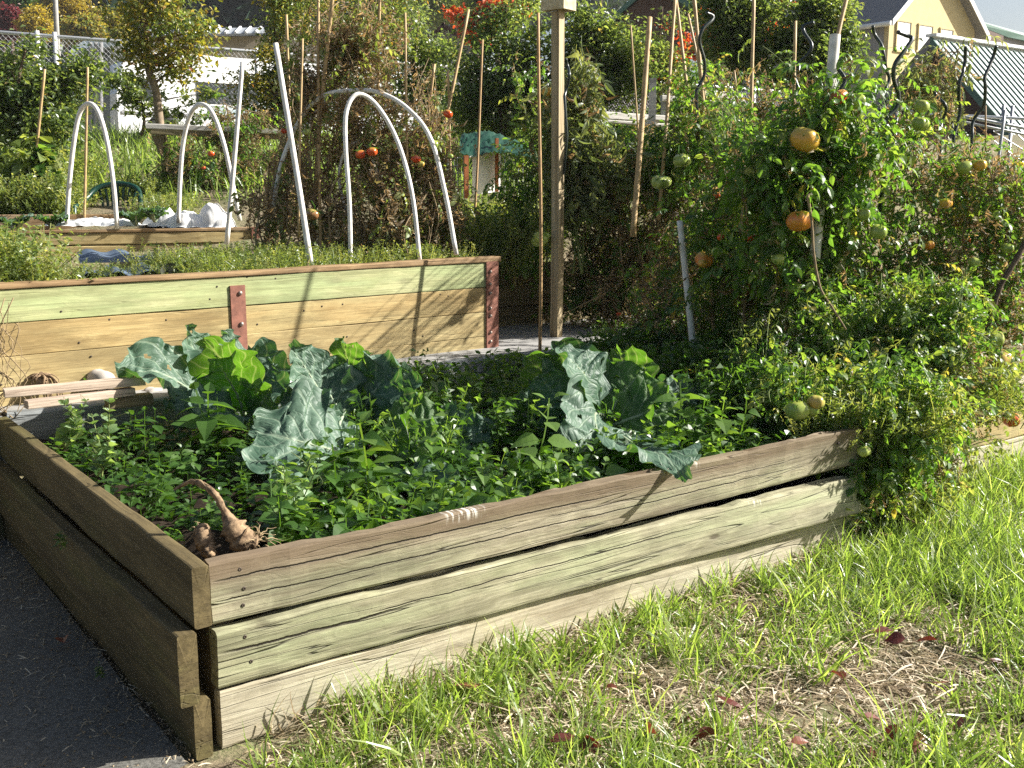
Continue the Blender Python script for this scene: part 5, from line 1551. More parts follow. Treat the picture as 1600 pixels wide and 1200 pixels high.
def pea(label, px, py, Y, h, seed):
    q = rr(seed); b = at(px, py, Y)
    t = thing('pea_plant', label, 'pea plant', b, 'pea plants by the shaded board')
    mb, ms = MB(), MB()
    for s in range(3):
        top = b + Vector((q.normal(0, .05), q.normal(0, .05), h * q.uniform(.75, 1.1)))
        Pp = smooth_path([b + Vector((q.normal(0, .015), 0, 0)), b.lerp(top, .4) + Vector((q.normal(0, .025), 0, 0)), top], 22)
        ms.tube(Pp, np.linspace(.0035, .0015, 22), 5)
        for i in range(4, 22, 2):
            for sd in (-1, 1):
                ax = np.array([[sd * q.uniform(.4, 1), q.normal(0, .5), q.uniform(.2, .9)]])
                mb.scatter(leafA(.75, .3, .2, prof=[.2, .9, 1, .7, 0]), np.array([Pp[i]]), ax, rup(1, .7, q), q.uniform(.035, .062) * (1.1 - i / 40), q.uniform(0, 1))
            if i % 6 == 0:
                tn = Pp[i] + np.array((q.normal(0, .03), -.02, .03)); ms.tube(smooth_path([Pp[i], tn, tn + np.array((q.normal(0, .03), 0, .03)), tn + np.array((q.normal(0, .02), 0, .0))], 14), .0008, 4)
    ms.build('stem', M_STEM, t, smooth=True); mb.build('foliage', L_PEA, t)


pea('pale pea plant with curling tips near the corner of the shaded board', 160, 745, 4.1, .30, 1)
pea('smaller pea plant right against the shaded board', 105, 700, 4.45, .20, 2)
pea('pea plant with tendrils below the broad pale cabbage leaf', 465, 820, 3.55, .24, 3)


# ------------------------------------------------------------------ tomatoes
FRUIT = {}
def fruitmat(k, c, c2):
    m, nt, b = newmat('tomato_skin_' + k)
    f = noise(nt, coords(nt, 'Object', rnd=1), 14, 5)
    gz_ = nd(nt, 'SeparateXYZ', {0: nd(nt, 'TexCoord').outputs['Generated']}).outputs['Z']
    sh_ = mth(nt, 'MULTIPLY', ramp(nt, mth(nt, 'ADD', gz_, mth(nt, 'MULTIPLY', mth(nt, 'SUBTRACT', f, .5), .5)), [(.62, 0.0), (.95, 1.0)]), .55)
    cc_ = mix(nt, sh_, ramp(nt, f, [(.35, c), (.65, c2)]), (.36, .36, .08))
    sp_ = ramp(nt, noise(nt, coords(nt, 'Object', rnd=1), 60, 3), [(.66, 0.0), (.72, .5)])
    nt.links.new(mix(nt, sp_, cc_, (.22, .12, .05)), b.inputs['Base Color'])
    b.inputs['Roughness'].default_value = .22; b.inputs['Specular IOR Level'].default_value = .5
    b.inputs['Subsurface Weight'].default_value = .12; b.inputs['Subsurface Radius'].default_value = (.01, .006, .003)
    FRUIT[k] = m
fruitmat('green', (.20, .29, .045), (.36, .42, .11))
fruitmat('yellow', (.62, .30, .035), (.52, .34, .06))
fruitmat('orange', (.62, .17, .025), (.58, .26, .04))
fruitmat('red', (.52, .05, .018), (.60, .12, .025))
fruitmat('blush', (.52, .30, .07), (.36, .36, .10))
fruitmat('brown', (.22, .10, .04), (.30, .16, .07))


def tomato(parent, px, py, Y, rpx, kind, seed, lab=None):
    q = rr(seed); c = at(px, py, Y); r = rpx * mpp(Y) * 1.05
    ti = Vector((q.normal(0, .25), q.normal(0, .25), 1)).normalized().to_track_quat('Z', 'Y').to_matrix()
    pr = [(.001, -.80), (.35, -.79), (.70, -.62), (.93, -.30), (1.0, .0), (.93, .34), (.72, .60), (.42, .74), (.18, .70), (.001, .62)]
    g = MB(); g.lathe(c, [(a * r, b * r) for a, b in pr], 28, lobes=int(q.integers(4, 7)), la=q.uniform(.04, .085), M=[list(x) for x in ti])
    o = g.build('tomato', FRUIT[kind], parent, smooth=True)
    if lab: o['label'] = lab
    g = MB()
    tz = np.array(ti.col[2]) if hasattr(ti, 'col') else np.array((0, 0, 1.))
    top = np.array(c) + tz * r * .68
    n = 6
    a = np.arange(n) * 6.28 / n + q.uniform(0, 1)
    ax = np.c_[np.cos(a), np.sin(a), q.uniform(-.3, .3, n)]
    g.scatter(leafA(.28, .1, .3), np.repeat(top[None], n, 0), ax, rup(n, .2, q), r * 1.25, .4)
    g.tube([top, top + np.array((q.normal(0, .01), 0, r * .5)), top + np.array((q.normal(0, .02), .03, r * 1.3))], r * .07, 5)
    g.build('calyx', L_TOM, o)
    return o


def bushy(name, label, cat, base, blobs, seed, mats, nbr, lpb, T, ls, group=None, Tdry=None, dry=0.0, stemr=.005, stemmat=None, base_spread=.08, droop=.35, fruits=(), leafpart='foliage', jit=.05, ncane=3, dY=0.0, bare=10):
    """plant: stems rise from base into the blobs (px,py,Y,rx,ry,rz in metres); leaves sit along the side shoots"""
    q = rr(seed)
    t = thing(name, label, cat, base, group)
    base = np.array(base, float)
    base[:2] *= (base[1] + dY) / base[1]
    t.location = base; W[t.name] = Matrix.Translation(Vector(base))
    ms = MB()
    B = [(np.array(at(b[0], b[1], b[2] + dY)), np.array(b[3:6]) * (b[2] + dY) / b[2]) for b in blobs]
    wts = np.array([b[1].prod() ** .75 for b in B]); wts /= wts.sum()
    ztop = max(c[2] + r[2] for c, r in B)
    pos, axs, nrm, scl, isd = [], [], [], [], []
    # main stems
    mains = []
    for k in range(ncane):
        c, r = B[q.choice(len(B), p=wts)]
        tip = c + rdir(1, .2, 1, q)[0] * r * .8
        b0 = base + np.array((q.normal(0, base_spread), q.normal(0, base_spread), 0))
        mid = (b0 + tip) / 2 + np.array((q.normal(0, .06), q.normal(0, .06), q.uniform(0, .1)))
        Pm = smooth_path([b0, b0 * .7 + tip * .3 + np.array((q.normal(0, .04), 0, .06)), mid, tip], 24)
        ms.tube(Pm, np.linspace(stemr * 1.5, stemr * .6, 24), 6)
        mains.append(Pm)
    M_ = np.vstack(mains)
    for k in range(bare):
        c, r = B[q.choice(len(B), p=wts)]
        a_ = c + rdir(1, .0, 1, q)[0] * r * q.uniform(.7, 1.15)
        b_ = c + rdir(1, -1, .2, q)[0] * r * q.uniform(.7, 1.4) - np.array((0, 0, q.uniform(.05, .35)))
        md = (a_ + b_) / 2 + q.normal(0, .07, 3)
        ms.tube(smooth_path([a_, md, b_], 14), np.linspace(stemr * .8, stemr * .35, 14) * q.uniform(.6, 1.3), 5, cap=False)
    for k in range(nbr):
        c, r = B[q.choice(len(B), p=wts)]
        d = rdir(1, -1, 1, q)[0]
        tip = c + d * r * (q.uniform(.35, 1.05) if q.random() > .2 else q.uniform(1.0, 1.55))
        # leave from the nearest lower main-stem node
        dd = np.linalg.norm(M_ - tip, axis=1) + np.maximum(0, M_[:, 2] - tip[2]) * 1.5 + q.uniform(0, .15, len(M_))
        s = M_[np.argmin(dd)]
        L = np.linalg.norm(tip - s)
        mid = (s + tip) / 2 + np.array((q.normal(0, .03), q.normal(0, .03), .18 * L))
        u = np.linspace(0, 1, 9)[:, None]
        Pb = (1 - u) ** 2 * s + 2 * u * (1 - u) * mid + u * u * tip
        ms.tube(Pb, np.linspace(stemr * .65, stemr * .28, 9), 4, cap=False)
        uu = q.uniform(.30, 1.0, lpb) if L < .35 else 1 - q.uniform(0, .30 / L, lpb)
        uu = np.clip(uu, 0, 1)[:, None]
        pp = (1 - uu) ** 2 * s + 2 * uu * (1 - uu) * mid + uu * uu * tip + q.normal(0, jit, (lpb, 3))
        od = (tip - c) / (np.linalg.norm(tip - c) + 1e-6)
        ax = rdir(lpb, -.8, .7, q) + .5 * od + np.array((0, 0, -droop))
        pos.append(pp); axs.append(ax); nrm.append(rup(lpb, .55, q))
        scl.append(q.uniform(.65, 1.2, lpb) * ls)
        isd.append(q.random(lpb) < dry)
    pos, axs, nrm, scl, isd = map(np.concatenate, (pos, axs, nrm, scl, isd))
    ml = MB()
    rnd = np.clip(q.normal(.45, .27, len(pos)), 0, 1)
    grp = q.integers(0, 1000, len(pos))
    for k, Tt in enumerate(T):
        s = (grp % len(T) == k) & ~isd
        ml.scatter(Tt, pos[s], axs[s], nrm[s], scl[s], rnd[s], 0)
    if Tdry:
        for k, Tt in enumerate(Tdry):
            s = (grp % len(Tdry) == k) & isd
            a2 = axs[s].copy(); a2[:, 2] -= 1.0
            ml.scatter(Tt, pos[s], a2, nrm[s] + rdir(s.sum(), -1, 1, q) * .6, scl[s] * .9, rnd[s], 1)
    ml.build(leafpart, mats, t)
    ms.build('stem', stemmat or M_STEM, t, smooth=True)
    if fruits and not isinstance(fruits[0], tuple): fruits = (fruits,)
    for i, f in enumerate(fruits):
        tomato(t, f[0], f[1], f[2] + dY, f[3], f[4], seed * 50 + i)
    return t


GT = 'staked tomato plants'
TM = [L_TOM, L_DRY]
def Bz(px, py, z): p = onz(px, py, z); return p
def gb(px, Y, z): a = at(px, 400, Y); return (a.x, Y, z)

bushy('tomato_plant', 'tallest leafy tomato plant climbing past the thick white pipe, big orange fruit on it', 'tomato plant', gb(1290, 5.3, .45),
      [(1290, 160, 5.3, .30, .20, .26), (1275, 300, 5.3, .36, .25, .34), (1330, 250, 5.35, .28, .25, .30), (1340, 120, 5.4, .18, .15, .14), (1230, 330, 5.3, .22, .2, .25), (1300, 430, 5.4, .34, .2, .26), (1215, 260, 5.4, .18, .18, .2)], 301, TM, 215, 8, TOM, .15, GT, TOMDRY, .13, ncane=5, dY=.45,
      fruits=((1258, 218, 5.08, 21, 'yellow'), (1249, 345, 5.05, 19, 'orange'), (1311, 152, 5.2, 13, 'red'), (1338, 158, 5.2, 14, 'green'), (1373, 362, 5.1, 13, 'green'), (1350, 335, 5.12, 10, 'green'), (1216, 405, 5.15, 10, 'green'), (1240, 450, 5.2, 10, 'green'), (1318, 522, 5.0, 13, 'green')))
bushy('tomato_plant', 'leafy tomato plant with small red fruits in the shade left of the tallest one', 'tomato plant', gb(1150, 5.9, .45),
      [(1150, 330, 5.9, .30, .25, .35), (1110, 250, 7.35, .28, .22, .30), (1175, 430, 5.8, .30, .25, .30), (1100, 190, 7.35, .18, .16, .24), (1165, 255, 5.9, .2, .2, .25), (1130, 470, 5.9, .28, .2, .22)], 302, TM, 210, 8, TOM, .135, GT, TOMDRY, .28, ncane=4, dY=.45,
      fruits=((1120, 305, 5.62, 5, 'red'), (1172, 370, 5.55, 8, 'red'), (1126, 370, 5.6, 6, 'red'), (1100, 406, 5.65, 14, 'orange'), (1121, 394, 5.6, 9, 'green'), (1063, 251, 5.8, 11, 'green'), (1030, 285, 5.9, 12, 'green'), (1162, 575, 5.3, 12, 'green'), (1098, 412, 5.6, 7, 'yellow')))
bushy('tomato_plant', 'tomato plant with paired green fruits before the pavilion gable', 'tomato plant', gb(1430, 5.6, .45),
      [(1440, 230, 5.6, .28, .22, .24), (1400, 180, 5.7, .2, .16, .18), (1430, 340, 5.6, .32, .25, .3), (1475, 300, 5.7, .25, .2, .26), (1410, 430, 5.6, .3, .22, .24), (1480, 400, 5.7, .28, .2, .26)], 303, TM, 130, 7, TOM, .125, GT, TOMDRY, .42, ncane=4, dY=.45,
      fruits=((1440, 166, 5.4, 11, 'green'), (1438, 193, 5.4, 12, 'green'), (1478, 318, 5.4, 9, 'yellow'), (1490, 475, 5.4, 11, 'green'), (1452, 383, 5.4, 8, 'orange')))
bushy('tomato_plant', 'tomato plant topped by a drooping yellowed shoot against the dark gable', 'tomato plant', gb(1470, 6.1, .45),
      [(1455, 110, 6.1, .14, .12, .12), (1475, 95, 6.1, .10, .10, .10), (1440, 125, 6.1, .12, .1, .09), (1470, 160, 6.1, .08, .08, .16)], 304, [L_PALE, L_DRY], 34, 6, TOMPALE, .14, GT, TOMDRY, .3, ncane=2, dY=.45, stemmat=M_DSTEM)
bushy('tomato_plant', 'withering tomato plant with a vertical string of pale fruits at the frame edge', 'tomato plant', gb(1560, 5.6, .45),
      [(1550, 290, 5.7, .26, .2, .2), (1560, 400, 5.6, .24, .2, .28), (1580, 500, 5.6, .22, .2, .25), (1530, 500, 5.6, .25, .2, .25), (1600, 330, 5.7, .2, .2, .3), (1520, 250, 5.8, .16, .15, .12)], 305, TM, 170, 7, TOM, .12, GT, TOMDRY, .5, ncane=4, dY=.45, stemmat=M_DSTEM,
      fruits=((1552, 530, 5.25, 16, 'green'), (1562, 561, 5.22, 18, 'blush'), (1558, 607, 5.2, 15, 'green'), (1543, 592, 5.25, 12, 'green'), (1567, 588, 5.18, 9, 'green'), (1580, 655, 5.15, 13, 'red'), (1507, 262, 5.5, 11, 'green'), (1531, 258, 5.5, 10, 'yellow'), (1522, 410, 5.35, 9, 'green'), (1574, 388, 5.35, 9, 'green')))
bushy('tomato_plant', 'bushy light green tomato growth tumbling over the broken end of the front board', 'tomato plant', gb(1330, 4.9, .42),
      [(1200, 612, 5.0, .2, .2, .10), (1290, 622, 4.85, .24, .2, .11), (1370, 615, 4.85, .26, .2, .12), (1440, 600, 4.95, .24, .2, .14), (1250, 550, 5.3, .25, .2, .12), (1340, 540, 5.3, .28, .2, .14), (1430, 530, 5.4, .28, .2, .15), (1170, 570, 5.4, .24, .2, .10), (1500, 540, 5.35, .24, .2, .16), (1300, 480, 5.6, .28, .2, .14), (1400, 470, 5.6, .28, .2, .16), (1230, 490, 5.6, .24, .2, .13), (1390, 700, 4.75, .16, .14, .2), (1430, 700, 4.85, .2, .16, .2), (1350, 770, 4.66, .12, .12, .14), (1480, 460, 5.6, .22, .18, .16)], 306, [L_TOM, L_FROTH], 420, 8, TOM, .118, GT, TOMPALE, .28, ncane=7, base_spread=.16,
      fruits=((1275, 628, 4.6, 13, 'blush'), (1246, 641, 4.6, 18, 'green'), (1267, 640, 4.62, 12, 'green'), (1350, 705, 4.55, 10, 'green')))
bushy('tomato_plant', 'shaggy tomato growth sprawling from the gap towards the lawn', 'tomato plant', gb(1440, 5.15, .05),
      [(1440, 720, 5.0, .2, .2, .14), (1470, 650, 5.1, .22, .2, .16), (1400, 810, 4.85, .18, .14, .10), (1330, 800, 4.68, .10, .10, .12), (1500, 590, 5.2, .22, .2, .18)], 307, [L_FROTH, L_DRY], 190, 7, TOM, .095, GT, TOMDRY, .3, ncane=5, base_spread=.12)
for i, (lab, px, Y, bl, n, dry, ms_, fr) in enumerate((
    ('dark withered tomato plant just behind the slim white pole', 1050, 8.4, [(1040, 330, 8.4, .42, .3, .46), (1010, 250, 8.5, .3, .25, .28), (1060, 440, 8.3, .45, .25, .36), (1000, 420, 8.4, .38, .25, .4), (1040, 500, 8.2, .4, .2, .16)], 190, .72, TM, ((1018, 370, 8.0, 5, 'red'), (1115, 548, 6.0, 8, 'red'), (1108, 544, 6.0, 5, 'red'), (976, 372, 8.0, 6, 'brown'))),
    ('dark withered tomato plant nearest the square post', 940, 8.3, [(930, 330, 8.3, .36, .3, .4), (905, 400, 8.3, .32, .3, .34), (960, 420, 8.2, .36, .3, .36), (940, 480, 8.2, .36, .25, .2), (970, 270, 8.4, .3, .3, .3)], 190, .7, TM, ((967, 490, 7.9, 4, 'red'),)),
    ('tall limp pale-leaved plant hanging beside the lit edge of the square post', 905, 7.9, [(900, 110, 7.9, .10, .1, .22), (905, 180, 7.9, .2, .2, .25), (920, 230, 7.9, .22, .2, .2), (900, 270, 7.9, .2, .2, .2)], 115, .2, [L_PALE, L_DRY], ()),
    ('green tomato plant in the gap between the thin brown stick and the square post', 825, 8.0, [(820, 120, 8.2, .14, .14, .16), (825, 250, 8.0, .22, .2, .3), (830, 350, 7.9, .2, .2, .2), (810, 380, 8.0, .2, .2, .2), (805, 310, 8.0, .2, .2, .25)], 70, .15, TM, ((845, 372, 7.5, 11, 'green'), (838, 378, 7.55, 8, 'green'), (852, 368, 7.5, 7, 'green'), (855, 143, 7.8, 8, 'yellow'))),
    ('withered tomato plant with dim green tips between the slim white pole and the dark bed', 1090, 6.75, [(1090, 400, 6.75, .3, .2, .28), (1060, 470, 6.7, .3, .2, .2), (1120, 345, 6.75, .25, .2, .24), (1030, 505, 6.7, .28, .2, .12)], 120, .55, TM, ()),
    ('mixed green and brown tomato plant inside the thicket beside the reddish stick', 1140, 7.95, [(1130, 300, 7.95, .33, .22, .40), (1160, 400, 7.95, .35, .22, .35), (1100, 480, 7.9, .33, .2, .24), (1180, 480, 7.9, .33, .2, .24)], 150, .45, TM, ()),
    ('dim brown tomato plant filling the thicket behind the big orange fruits', 1240, 7.0, [(1240, 300, 7.0, .35, .25, .4), (1210, 420, 7.0, .32, .25, .32), (1290, 450, 6.9, .35, .25, .3), (1340, 330, 7.0, .3, .25, .35)], 100, .6, TM, ()),
    ('gaunt brown tomato plant with bare stems behind the stout wooden stake', 985, 8.0, [(980, 300, 8.0, .3, .2, .37), (1000, 420, 8.0, .3, .2, .37), (950, 470, 8.0, .28, .2, .25), (1030, 360, 8.0, .25, .2, .3)], 150, .72, TM, ()),
    ('leafy tomato plant under the crossed canes', 1080, 8.2, [(1075, 190, 8.2, .24, .22, .27), (1060, 260, 8.1, .33, .25, .24), (1095, 140, 8.2, .13, .12, .24), (1010, 260, 8.2, .27, .2, .18), (960, 230, 8.4, .25, .2, .2), (1120, 215, 8.3, .25, .2, .22)], 170, .12, TM, ((1068, 250, 7.2, 11, 'green'), (1040, 285, 7.1, 9, 'green'))),
    ('reddened half-dry tomato plant in front of the white-edged frame', 1190, 8.0, [(1180, 200, 8.0, .29, .22, .31), (1230, 190, 8.0, .29, .22, .33), (1150, 190, 8.0, .22, .2, .22)], 130, .6, TM, ((1150, 228, 7.7, 7, 'red'), (1166, 175, 7.7, 7, 'orange'))),
    ('thin dry tomato plant under the wire trellis', 1530, 6.9, [(1530, 300, 6.9, .3, .25, .25), (1490, 260, 6.9, .25, .2, .2), (1590, 290, 6.9, .25, .2, .25), (1500, 350, 6.7, .3, .2, .3)], 80, .72, TM, ((1525, 350, 6.5, 5, 'red'), (1510, 375, 6.4, 7, 'red'))),
    ('brownish tomato plant in the shade behind the sprawling light green growth', 1450, 6.3, [(1450, 430, 6.3, .35, .25, .3), (1380, 470, 6.2, .3, .25, .25), (1520, 450, 6.3, .3, .25, .3), (1480, 520, 6.0, .3, .25, .2)], 65, .7, TM, ()),
    ('dim tomato plant in the deep shade behind the tallest one', 1250, 6.3, [(1250, 420, 6.3, .35, .25, .3), (1200, 480, 6.2, .3, .25, .25), (1320, 380, 6.3, .3, .25, .3), (1260, 280, 6.3, .3, .25, .3)], 55, .6, TM, ()),
)):
    bushy('tomato_plant', lab, 'tomato plant', gb(px, Y, .5 if Y < 6.4 else 1.0), bl, 320 + i, ms_, n, 7, TOMPALE if 'pale-leaved' in lab else TOM, .13 if 'pale-leaved' not in lab else .22, GT, TOMDRY, dry, ncane=4, stemmat=M_DSTEM if dry > .5 else None, fruits=fr, droop=1.1 if 'pale-leaved' in lab else .35)

# withered vines over the hoops
WV = 'withered tomato vines in the plank bed'
for i, (lab, px, Y, bl, n, fr) in enumerate((
    ('withered brown tomato vines climbing the crossed tall canes', 505, 7.4, [(505, 200, 7.4, .18, .2, .45), (480, 130, 7.4, .13, .15, .2), (520, 90, 7.5, .14, .15, .25), (470, 290, 7.3, .2, .2, .3), (520, 330, 7.3, .2, .2, .22), (540, 60, 7.6, .18, .15, .25), (500, 20, 7.6, .14, .15, .2), (545, 170, 7.5, .2, .18, .3)], 200, ((563, 241, 7.1, 8, 'red'), (488, 335, 7.0, 10, 'brown'), (480, 206, 7.2, 6, 'green'))),
    ('withered brown tomato vines around the middle tall cane', 600, 7.4, [(595, 220, 7.4, .2, .2, .4), (585, 120, 7.4, .16, .15, .25), (625, 320, 7.3, .22, .2, .25), (580, 330, 7.3, .2, .2, .25), (640, 200, 7.4, .15, .15, .25), (610, 60, 7.6, .16, .15, .3), (570, 10, 7.6, .14, .15, .18), (560, 250, 7.4, .2, .2, .3)], 185, ((581, 237, 7.1, 8, 'red'))),
    ('withered brown tomato vines at the end of the widest hoop', 675, 7.5, [(675, 250, 7.5, .16, .18, .32), (690, 200, 7.5, .12, .12, .2), (660, 330, 7.4, .18, .2, .25), (700, 300, 7.4, .14, .15, .25), (660, 130, 7.6, .10, .12, .2)], 125, ((650, 248, 7.2, 7, 'red'), (658, 256, 7.2, 5, 'blush'), (700, 178, 7.3, 7, 'red'), (677, 226, 7.2, 8, 'green'), (704, 244, 7.2, 4, 'green'))),
    ('dry brown vines behind the leaning white pole', 440, 7.6, [(440, 290, 7.6, .16, .2, .3), (420, 330, 7.6, .16, .2, .2), (455, 220, 7.6, .12, .15, .2), (465, 120, 7.6, .08, .1, .2)], 80, ((444, 204, 7.4, 5, 'red'),)),
    ('thin brown tomato vines on the plank trellis with tiny red fruits', 330, 11.0, [(320, 250, 11.1, .45, .2, .3), (400, 250, 11.2, .35, .2, .3), (280, 270, 11.0, .25, .2, .25), (350, 200, 11.2, .4, .2, .1), (380, 180, 11.3, .35, .2, .15)], 200, ((330, 240, 10.8, 5, 'red'), (318, 262, 10.8, 3, 'red'))),
)):
    bushy('tomato_plant', lab, 'tomato plant', gb(px, Y, 1.03 if Y < 9 else 1.5), bl, 360 + i, [L_TOM if i == 4 else L_FROTH, L_DRY], n, 6, TOM, .14, WV, TOMDRY, .84 if i < 4 else .6, ncane=7, stemmat=M_DSTEM, stemr=.006, base_spread=.15, fruits=fr, droop=.8, bare=34, dY=.12 if i < 4 else 0)

# thick bare vines that climb through the thicket
for lab_, pts_, r_ in (('thick bare brown vine slanting down beside the string of pale fruits', [(1606, 372, 5.75), (1585, 410, 5.72), (1562, 450, 5.7), (1548, 500, 5.68), (1530, 560, 5.65), (1512, 622, 5.6)], .017),
                       ('long pale tomato vine hanging below the big orange fruit', [(1262, 305, 5.42), (1268, 345, 5.4), (1272, 400, 5.38), (1282, 450, 5.36), (1300, 480, 5.3), (1322, 515, 5.25)], .008),
                       ('dry vine arching over the grass at the gap between the beds', [(1395, 785, 4.75), (1420, 812, 4.7), (1450, 818, 4.72), (1480, 808, 4.8), (1500, 795, 4.9)], .005)):
    g = MB(); P_ = smooth_path([at(*p) for p in pts_], 30); g.tube(P_, np.linspace(r_, r_ * .6, 30) * (1 + .12 * np.sin(np.arange(30) * 1.7)), 8)
    tag(g.build('bare_vine', M_BARK if r_ > .01 else M_DSTEM, smooth=True, origin=P_[-1]), lab_, 'vine')
# hanging twig that throws its shadow on the planks
ht = thing('dangling_twig', 'withered twig with curled leaves dangling over the plank bed', 'twig', at(480, 408, 6.35))
g = MB(); g.tube(smooth_path([at(487, 395, 6.5), at(481, 412, 6.36), at(474, 430, 6.28), at(470, 446, 6.27)], 14), .003, 5); g.tube(smooth_path([at(481, 412, 6.36), at(483, 425, 6.3), at(485, 440, 6.28)], 10), .0025, 5)
g.build('stem', M_DSTEM, ht, smooth=True)
g = MB(); q = rr(8)
for (px, py) in ((459, 452), (466, 446), (470, 455), (485, 450), (484, 438), (483, 428), (474, 440)):
    g.scatter(leafA(.5, .5, .8), np.array([at(px, py - 6, 6.27)]), np.array([[q.normal(0, .5), q.normal(0, .3), -1]]), rdir(1, -.3, .3, q), .05, q.uniform(.2, .8))
g.build('foliage', L_DRY, ht)


# ------------------------------------------------------------------ trees
def tree(name, label, base, crown, seed, mats, nleaf, ls, trunkm, tr=.05, cat='tree', group=None, nlimb=14, fork=.35, T=None, sigma=.17, skel=None, cluster=30, mixp=0.0, up=.3, vis=1.0):
    """crown = list of (center Vector, (rx, ry, rz)); a tapered trunk, limbs, twigs and leaf clumps at the twig ends"""
    q = rr(seed)
    t = thing(name, label, cat, base, group)
    base = np.array(base, float)
    ms, ml = MB(), MB()
    C = [(np.array(c, float), np.array(r, float)) for c, r in crown]
    zt = max(c[2] + r[2] * .9 for c, r in C)
    cx = sum(c[:2] * r.prod() for c, r in C) / sum(r.prod() for c, r in C)
    if skel is None:
        topp = np.array((cx[0], cx[1], zt))
        tp = smooth_path([base, base * .75 + topp * .25 + np.array((q.normal(0, .05), 0, 0)), base * .4 + topp * .6 + np.array((q.normal(0, .08), q.normal(0, .08), 0)), topp], 30)
    else:
        tp = smooth_path(skel, 30)
    ms.tube(tp, tr * np.linspace(1, .12, 30) ** .8, 9)
    wts = np.array([r.prod() ** .8 for c, r in C]); wts /= wts.sum()
    ends = []
    for k in range(nlimb):
        c, r = C[q.choice(len(C), p=wts)]
        tip = c + rdir(1, -.7, 1, q)[0] * r * q.uniform(.55, .95)
        i0 = int(np.clip(np.argmin(np.abs(tp[:, 2] - (tip[2] - q.uniform(.15, .5) * (r[2] + .2)))), int(30 * fork) * .6, 27))
        s = tp[i0]
        mid = (s + tip) / 2 + np.array((q.normal(0, .08), q.normal(0, .08), up * .2 * np.linalg.norm(tip - s)))
        u = np.linspace(0, 1, 10)[:, None]
        L = (1 - u) ** 2 * s + 2 * u * (1 - u) * mid + u * u * tip
        r0 = tr * .45 * (1 - i0 / 40)
        ms.tube(L, np.linspace(r0, r0 * .25, 10), 6, cap=False)
        ends.append(tip)
        for j in range(5):
            a = L[q.integers(3, 10)]
            e = a + rdir(1, -.5, .9, q)[0] * r.mean() * q.uniform(.25, .55)
            ms.tube([a, (a + e) / 2 + q.normal(0, .02, 3), e], [r0 * .3, r0 * .2, r0 * .1], 4, cap=False)
            ends.append(e)
    # extra clump centres so the crown fills its outline unevenly
    ends = list(np.array(ends))
    ncl = max(1, nleaf // cluster)
    E = np.array(ends)
    extra = []
    for k in range(max(0, ncl - len(E))):
        c, r = C[q.choice(len(C), p=wts)]
        extra.append(c + rdir(1, -1, 1, q)[0] * r * q.uniform(.3, 1.0) ** .6)
    if extra: E = np.vstack([E, np.array(extra)])
    ncl = len(E)
    per = q.multinomial(nleaf, q.dirichlet(np.ones(ncl) * 1.6))
    idx = np.repeat(np.arange(ncl), per)
    rm = np.mean([r.mean() for c, r in C])
    P = E[idx] + q.normal(0, sigma * rm, (len(idx), 3)) * np.array((1, 1, .8))
    ax = rdir(len(P), -.9, .6, q)
    rnd = np.clip(q.normal(.4, .22, len(P)) + .18 * (q.random(ncl) - .5)[idx], 0, 1)
    mi = (q.random(ncl) < mixp)[idx]
    Ts = T or LEAF_2
    gi = q.integers(0, len(Ts), len(P))
    for k, Tt in enumerate(Ts):
        for mm in (0, 1):
            s = (gi == k) & (mi == bool(mm))
            if s.any(): ml.scatter(Tt, P[s], ax[s], rup(s.sum(), .7, q), q.uniform(.7, 1.25, s.sum()) * ls, rnd[s], mm)
    ms.build('trunk', trunkm, t, smooth=True)
    ml.build('crown', mats, t)
    return t


def el(px, py, Y, rxp, rzp, ry=None):
    s = mpp(Y)
    return (at(px, py, Y), (rxp * s, (ry or rxp * s * .8), rzp * s))


def gz(px, Y):
    x = at(px, 150, Y).x
    return Vector((x, Y, ground_z(x, Y)))


GO = 'orchard trees along the fence'
YT = 12.4
tree('young_tree', 'slender young tree with turning yellow-brown leaves and a forked tan trunk', gz(246, YT), [el(262, 40, YT, 78, 70), el(250, -60, YT, 70, 80), el(300, 95, YT, 42, 22), el(212, 78, YT, 42, 26), el(270, 110, YT, 50, 20), el(225, 20, YT, 45, 50), el(310, 60, YT, 40, 30)], 401, [L_YEL, L_APPLE], 6000, .062, M_TRUNK, .055,
     skel=[gz(249, YT) - UZ * .1, at(249, 190, YT), at(243, 140, YT), at(232, 110, YT), at(228, 60, YT), at(222, 0, YT), at(214, -60, YT), at(215, -120, YT)], nlimb=22, T=LEAF_S, mixp=.25, cluster=18, sigma=.22)
tree('apple_shrub', 'dense dark green fruit shrub with glossy leaves by the fence gate', gz(60, 11.6), [el(45, 135, 11.6, 75, 62), el(110, 150, 11.6, 40, 50), el(5, 165, 11.6, 60, 60), el(60, 195, 11.5, 80, 40), el(130, 110, 11.7, 25, 28)], 402, [L_APPLE, L_DARK], 9500, .065, M_BARK, .05, 'shrub', nlimb=18, T=LEAF_S, mixp=.2, sigma=.24)
tree('big_leaf_plant', 'broad-leaved yellowing bean-like plant below the dark shrub', gz(55, 10.6), [el(48, 245, 10.6, 42, 32), el(62, 270, 10.5, 30, 26), el(15, 255, 10.6, 26, 32)], 403, [L_FROTH, L_WEED], 230, .17, M_STEM, .012, 'plant', nlimb=12, T=[WEEDL, LEAF_S[1]], mixp=.4, cluster=5)
tree('fruit_tree', 'thin yellow-green fruit tree rising behind the withered vines', gz(445, 14.2), [el(440, 30, 14.2, 42, 40), el(425, 90, 14.2, 40, 34), el(400, 140, 14.2, 46, 40), el(470, -20, 14.2, 40, 40)], 404, [L_YEL, L_APPLE], 5000, .055, M_BARK, .04, 'tree', GO, T=LEAF_S, mixp=.45, sigma=.22)
